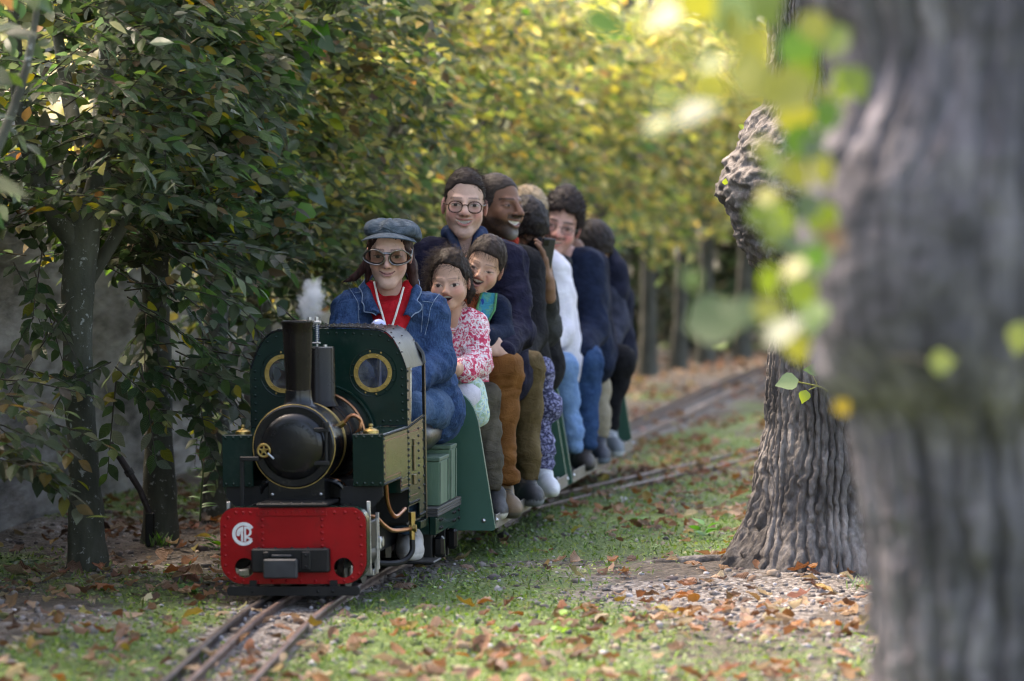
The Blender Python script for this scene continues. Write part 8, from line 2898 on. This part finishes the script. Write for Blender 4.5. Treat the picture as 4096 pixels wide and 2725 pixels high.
def build_litter():
    rng = np.random.default_rng(77)
    # --- loose leaves: the ones that show largest are things, the rest one mass
    n_single = 300
    near = litter_points(rng, 460, 8.55, 11.6)
    sc = near[:, 1] + rng.uniform(0, 0.9, len(near))
    order = np.argsort(sc)
    single = near[order[:n_single]]
    rest = np.concatenate([near[order[n_single:]], litter_points(rng, 420, 8.5, 12.5), litter_points(rng, 1800, 12.5, 18), litter_points(rng, 2000, 18, 29)])
    meshes = {}
    def rot_axes(n, tilt):
        a = rng.uniform(0, 2 * np.pi, n)
        ax = np.stack([np.cos(a), np.sin(a), tilt * rng.normal(size=n)], -1)
        nm = np.stack([tilt * 1.1 * rng.normal(size=n), tilt * 1.1 * rng.normal(size=n), np.ones(n)], -1)
        flip = rng.uniform(size=n) < 0.4
        nm[flip] *= -1
        return ax, nm
    ax, nm = rot_axes(n_single, 0.35)
    cols = pick_cols(rng, n_single, PAL_DRY, PW_DRY, 0.12)
    z = gz(single[:, 0], single[:, 1])
    for i in range(n_single):
        k = int(rng.integers(8))
        # colour families by word so that every label stays true
        c = cols[i]
        big = rng.uniform(0.036, 0.062)
        name = 'fallen_leaf'
        o = leaf_object(CURLED[k], 'curl%d' % k, (0, 0, 0), ax[i], nm[i], big, c, LITTER, None, name)
        o.location = (single[i, 0], single[i, 1], z[i] + 0.010 + (0.014 if nm[i][2] < 0 else 0.0) + 0.010 * rng.uniform())
        lum = float(c.sum())
        tone = 'yellow' if c[1] > 0.66 * c[0] and c[2] < 0.45 * c[1] else ('dark brown' if lum < 0.30 else ('rust-brown' if c[2] < 0.36 * c[1] + 0.012 or lum < 0.46 else ('pale buff' if lum > 0.85 else 'tan')))
        dx = float(single[i, 0] - track_x(float(single[i, 1])))
        yy_ = float(single[i, 1])
        side = 'between the rails' if abs(dx) < 0.10 else ('left of the rails' if dx < 0 else ('just right of the rails' if dx < 0.45 else ('on the open ground at centre' if dx < 0.95 else 'near the right-hand trunks')))
        far = 'at the very front' if yy_ < 9.0 else ('in the foreground' if yy_ < 9.7 else ('level with the locomotive front' if yy_ < 10.7 else 'level with the lime roots'))
        shape = 'upturned' if nm[i][2] < 0 else 'curled'
        tag(o, f'{tone} {shape} dry leaf {side}, {far}', 'leaf', 'fallen leaves on the ground')
    for a, b, nmn in ((8.0, 40, 'leaf_litter'),):
        P_ = rest
        n = len(P_)
        ax, nm = rot_axes(n, 0.32)
        cols = pick_cols(rng, n, PAL_DRY, PW_DRY, 0.15)
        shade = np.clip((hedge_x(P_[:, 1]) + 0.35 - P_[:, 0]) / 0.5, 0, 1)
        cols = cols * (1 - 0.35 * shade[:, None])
        z = gz(P_[:, 0], P_[:, 1]) + 0.008 + 0.012 * rng.uniform(size=n)
        parts, off = [[], [], [], []], 0
        ki = rng.integers(8, size=n)
        for k in range(8):
            m = ki == k
            v, f3, f4, c, u = leaves_arrays(CURLED[k], np.stack([P_[m, 0], P_[m, 1], z[m]], -1), ax[m], nm[m], 0.052 * rng.uniform(0.6, 1.3, m.sum()), cols[m])
            parts[0].append(v); parts[1].append(f4 + off); parts[2].append(c); parts[3].append(u); off += len(v)
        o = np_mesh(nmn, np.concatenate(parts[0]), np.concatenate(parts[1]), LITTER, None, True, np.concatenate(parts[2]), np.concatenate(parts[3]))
        tag(o, 'brown leaf litter scattered over the ground', 'leaf litter', None, 'stuff')
    # --- pebbles
    def cloud_points(n, y0, y1, fn, thr):
        y = rng.uniform(y0, y1, n); x = rng.uniform(-1, 1, n) * y * 0.142
        w = fn(x, y)
        ok = (rng.uniform(size=n) < w * thr) & (x > hedge_x(y) - 0.6) & ((x - 0.93) ** 2 + (y - 11.28) ** 2 > 0.2 ** 2)
        return x[ok], y[ok]
    x, y = cloud_points(32000, 8.5, 17, gravel_amount, 0.62)
    n = len(x)
    ico = np.array([(0, 0, 1), (0.9, 0, 0.45), (0.28, 0.85, 0.45), (-0.72, 0.53, 0.45), (-0.72, -0.53, 0.45), (0.28, -0.85, 0.45), (0.72, 0.53, -0.45), (-0.28, 0.85, -0.45), (-0.9, 0, -0.45), (-0.28, -0.85, -0.45), (0.72, -0.53, -0.45)])
    ft = np.array([(0, 1, 2), (0, 2, 3), (0, 3, 4), (0, 4, 5), (0, 5, 1), (1, 6, 2), (2, 6, 7), (2, 7, 3), (3, 7, 8), (3, 8, 4), (4, 8, 9), (4, 9, 5), (5, 9, 10), (5, 10, 1), (1, 10, 6)])
    r = 0.0055 * np.exp(rng.normal(0, 0.45, n))
    sca = np.stack([r * rng.uniform(0.8, 1.5, n), r * rng.uniform(0.8, 1.4, n), r * rng.uniform(0.5, 0.9, n)], -1)
    a = rng.uniform(0, 6.28, n); ca, sa = np.cos(a), np.sin(a)
    q = ico[None] * (1 + 0.18 * rng.normal(size=(n, 11, 1))) * sca[:, None, :]
    vx = q[..., 0] * ca[:, None] - q[..., 1] * sa[:, None]; vy = q[..., 0] * sa[:, None] + q[..., 1] * ca[:, None]
    z = gz(x, y)
    Vp = np.stack([vx + x[:, None], vy + y[:, None], q[..., 2] + (z + r * 0.25)[:, None]], -1).reshape(-1, 3)
    Fp = (ft[None] + (np.arange(n) * 11)[:, None, None]).reshape(-1, 3)
    pal = np.array([(0.22, 0.195, 0.185), (0.15, 0.13, 0.12), (0.08, 0.07, 0.07), (0.36, 0.34, 0.35), (0.22, 0.17, 0.13), (0.12, 0.09, 0.085)])
    cp = np.repeat(pal[rng.choice(6, n, p=[0.26, 0.24, 0.16, 0.12, 0.13, 0.09])] * np.exp(rng.normal(0, 0.15, (n, 1))), 11, 0)
    o = np_mesh('gravel', Vp, Fp, attr_material('pebble', rough=0.85, var=0.2, vscale=90), None, False, cp)
    tag(o, 'grey and buff gravel scattered over the ground', 'gravel', None, 'stuff')
    # --- moss leaflets and grass blades
    x, y = cloud_points(112000, 8.5, 18, lambda a, b: np.clip(green_amount(a, b) * 1.8 - 0.38, 0, 1), 0.8)
    n = len(x)
    z = gz(x, y)
    tv = leaf_template([0.30], 0.1, 0.1)
    a = rng.uniform(0, 6.28, n)
    blade = rng.uniform(size=n) < 0.22
    up = np.where(blade, rng.uniform(0.8, 2.5, n), rng.uniform(-0.05, 0.7, n))
    ax = np.stack([np.cos(a), np.sin(a), up], -1)
    nm = np.stack([0.6 * rng.normal(size=n), 0.6 * rng.normal(size=n), np.ones(n)], -1)
    ln = np.where(blade, 0.022 * rng.uniform(0.5, 1.5, n), 0.011 * rng.uniform(0.6, 1.6, n))
    wd = np.where(blade, 0.35, 1.15)
    pal = np.array([(0.085, 0.145, 0.030), (0.13, 0.195, 0.045), (0.185, 0.25, 0.065), (0.06, 0.10, 0.030), (0.21, 0.235, 0.09)])
    cols = pick_cols(rng, n, pal, np.array([0.28, 0.30, 0.18, 0.16, 0.08]))
    o = leaf_cloud('moss_and_grass', tv, np.stack([x, y, z + 0.001], -1) + np.stack([0 * x, 0 * x, 0.010 * rng.uniform(size=n) * ~blade], -1), ax, nm, ln, cols, GRASSM, None, wd)
    tag(o, 'low green moss and grass between the rails and the trees', 'grass', None, 'stuff')


build_litter()


# ------------------------------------------------------------------ single plants
def build_plants():
    rng = np.random.default_rng(9)
    # tall willow-leaved weed beside the locomotive
    b = P(800, 2085, 12.0)
    W = empty('tall_weed', (b[0], b[1], -0.02)); loc = np.array(W.location)
    tag(W, 'tall thin weed with narrow leaves left of the locomotive', 'plant')
    pts = [(800, 2085), (805, 1980), (812, 1880), (800, 1790), (822, 1720), (850, 1690)]
    path = [P(a_, c_, 12.0 - 0.02 * k) - loc for k, (a_, c_) in enumerate(pts)]
    v, f = limb_arrays(path, [0.003, 0.0028, 0.0026, 0.0022, 0.0015, 0.001], 6, 0.02, 1, 0.02)
    np_mesh('stem', v, f, simple('weed_stem', (0.06, 0.11, 0.03), (0.10, 0.16, 0.05), rough=0.6), W)
    for k in range(30):
        t = rng.uniform(0.05, 1.0)
        i = t * (len(path) - 1); j = min(int(i), len(path) - 2); p = path[j] + (path[j + 1] - path[j]) * (i - j)
        s = 1 if k % 2 else -1
        ln = 0.045 * (1.15 - 0.75 * t)
        o = leaf_object(leaf_template([0.10, 0.12, 0.09, 0.05], 0.1, 0.45), 'willow', p + loc, (s * 0.9, 0.4 * rng.normal(), 0.45), (0.1 * rng.normal(), -0.5, 1), ln, np.array((0.07, 0.16, 0.04)), GRASSM, W)
    specs = [('young leafy herb with upright stem in the moss left of the lime roots', 2810, 2150, 0.055, 9, (0.09, 0.22, 0.04)),
             ('low dandelion-like rosette in the grass beyond the rails', 2560, 2080, 0.05, 12, (0.09, 0.20, 0.03)),
             ('small green tuft growing at the right foot of the lime trunk', 3340, 2280, 0.045, 10, (0.10, 0.24, 0.04)),
             ('grey-green grass tuft beside the blurred near trunk', 3450, 2370, 0.05, 26, (0.16, 0.22, 0.10)),
             ('rosette of long dark leaves left of the guard bar', 790, 2370, 0.060, 8, (0.05, 0.14, 0.03)),
             ('ivy patch at the foot of the nearest hornbeam', 330, 2230, 0.038, 14, (0.03, 0.07, 0.03)),
             ('ivy patch on the dark soil at the left edge', 130, 2260, 0.04, 14, (0.035, 0.075, 0.035)),
             ('fine grass tuft between the two nearest hornbeam trunks', 640, 2190, 0.06, 16, (0.07, 0.13, 0.04)),
             ('leafy seedling clump left of the front wheels', 860, 2210, 0.04, 12, (0.06, 0.15, 0.03)),
             ('yellow-green weed on the near right grass', 2250, 2560, 0.04, 9, (0.18, 0.30, 0.06))]
    for (lab, px, py, ln, n, col) in specs:
        Y = FPX * (CAMZ + 0.02) / (py - HORY)
        p = P(px, py, Y)
        p[2] = float(gz(p[0], p[1])[0])
        R_ = empty('herb', p); tag(R_, lab, 'plant', 'small ground plants')
        tuft = 'tuft' in lab
        for k in range(n):
            a = rng.uniform(0, 6.28)
            h = 0.0 if 'rosette' in lab or 'ivy' in lab or tuft else rng.uniform(0, 0.05)
            sp = 0.05 if 'ivy' in lab else (0.025 if tuft else 0.008)
            pos = p + (sp * rng.normal(), sp * rng.normal(), h + 0.004)
            ax = (math.cos(a), math.sin(a), 1.8 if tuft else 0.5)
            T = leaf_template([0.05, 0.05, 0.03], 0.1, 0.2) if tuft else T_HEART if 'ivy' in lab else T_HORN
            leaf_object(T, 'tuft' if tuft else ('heart' if 'ivy' in lab else 'horn'), pos, ax, (0.3 * rng.normal(), 0.3 * rng.normal(), 1), ln * rng.uniform(0.6, 1.2), np.array(col) * rng.uniform(0.8, 1.25), GRASSM, R_)
    # fallen feather, flat stone and root by the lime
    f0 = P(2680, 2372, FPX * 1.09 / (2372 - 800))
    Fq = empty('feather', (f0[0], f0[1], float(gz(f0[0], f0[1])[0]) + 0.008), (0, 0, 0.4)); tag(Fq, 'small dark grey feather lying on the gravel', 'feather')
    v, f3, f4, uv = leaf_template([0.10, 0.13, 0.12, 0.08], 0.1, -0.2)
    np_mesh('vane', v * 0.055 @ np.array([[0, 1, 0], [1, 0, 0], [0, 0, 1]]), [f4, f3], simple('feather_grey', (0.02, 0.018, 0.02), (0.07, 0.06, 0.06), rough=0.7, scale=60), Fq, uvs=uv)
    mb = MB(); mb.tube([(-0.015, 0, 0.001), (0.02, 0, 0.004), (0.052, 0, 0.008)], 0.0009, 5); mb.build('quill', simple('quill_white', (0.5, 0.47, 0.44), rough=0.5), Fq)
    r0 = P(2720, 2268, FPX * 1.09 / (2268 - 800))
    Rt = empty('surface_root', (r0[0], r0[1], -0.02)); tag(Rt, 'pale bare root running out of the ground left of the lime trunk', 'root')
    v, f = limb_arrays([(-0.13, 0.02, 0.0), (-0.05, 0.0, 0.012), (0.03, -0.01, 0.016), (0.10, 0.01, 0.016), (0.16, 0.03, 0.010)], [0.006, 0.014, 0.018, 0.020, 0.022], 12, 0.08, 3, 0.012)
    np_mesh('root_bark', v, f, BARK_LIME, Rt)
    # iron bar leaning behind the nearest trunk
    q = [P(440, 1770, 12.1), P(505, 1870, 12.1), P(560, 1960, 12.1), P(600, 2060, 12.1)]
    S = empty('iron_bar', q[-1]); tag(S, 'dark iron bar leaning behind the nearest hornbeam trunk', 'bar')
    lq = [a_ - q[-1] for a_ in q]
    mb = MB(); mb.tube(lq, [0.010, 0.011, 0.010, 0.009], 10); mb.build('bar_rod', M_RAIL_DARK, S)
    mb = MB(); mb.tube([lq[1] + (lq[2] - lq[1]) * 0.1, lq[1] + (lq[2] - lq[1]) * 0.35], 0.015, 10); mb.build('bar_collar', DSTEEL, S)
    mb = MB(); mb.box(-0.014, 0.014, -0.014, 0.014, -0.10, 0.008, 0.004); mb.build('bar_foot', BLACKM, S)


build_plants()


# ------------------------------------------------------------------ steam from the safety valve
def build_steam():
    m = bpy.data.materials.new('steam_volume'); m.use_nodes = True
    n, l = m.node_tree.nodes, m.node_tree.links
    for x in list(n):
        n.remove(x)
    out = n.new('ShaderNodeOutputMaterial'); pv = n.new('ShaderNodeVolumePrincipled')
    pv.inputs['Color'].default_value = (0.97, 0.98, 1.0, 1)
    pv.inputs['Anisotropy'].default_value = 0.1
    tc = n.new('ShaderNodeTexCoord')
    t = n.new('ShaderNodeTexNoise'); t.inputs['Scale'].default_value = 21; t.inputs['Detail'].default_value = 8; t.inputs['Roughness'].default_value = 0.65
    l.new(tc.outputs['Object'], t.inputs['Vector'])
    ln_ = n.new('ShaderNodeVectorMath'); ln_.operation = 'LENGTH'
    mp = n.new('ShaderNodeMapping'); mp.inputs['Scale'].default_value = (1 / 0.055, 1 / 0.055, 1 / 0.10)
    l.new(tc.outputs['Object'], mp.inputs[0]); l.new(mp.outputs[0], ln_.inputs[0])
    fall = n.new('ShaderNodeMapRange'); fall.inputs['From Min'].default_value = 0.15; fall.inputs['From Max'].default_value = 1.0; fall.inputs['To Min'].default_value = 1.0; fall.inputs['To Max'].default_value = 0.0
    l.new(ln_.outputs['Value'], fall.inputs['Value'])
    wsp = n.new('ShaderNodeMath'); wsp.operation = 'MULTIPLY_ADD'; wsp.inputs[1].default_value = 2.6; wsp.inputs[2].default_value = -0.80; l.new(t.outputs['Fac'], wsp.inputs[0])
    a = n.new('ShaderNodeMath'); a.operation = 'ADD'; l.new(fall.outputs[0], a.inputs[0]); l.new(wsp.outputs[0], a.inputs[1])
    mr = n.new('ShaderNodeMapRange'); mr.inputs['From Min'].default_value = 0.86; mr.inputs['From Max'].default_value = 1.3; mr.inputs['To Min'].default_value = 0; mr.inputs['To Max'].default_value = 34
    l.new(a.outputs[0], mr.inputs['Value']); l.new(mr.outputs[0], pv.inputs['Density']); l.new(pv.outputs[0], out.inputs['Volume'])
    c = P(1246, 1195, 10.9)
    mb = MB()
    mb.lathe([(0.0, -0.104)] + [(0.058 * math.cos(a_), 0.104 * math.sin(a_)) for a_ in np.linspace(-1.4, 1.4, 12)] + [(0.0, 0.104)], n=16, caps=False)
    o = mb.build('steam', m, None)
    o.location = c
    tag(o, 'small white puff of steam above the safety valve', 'steam', None, 'stuff')


build_steam()
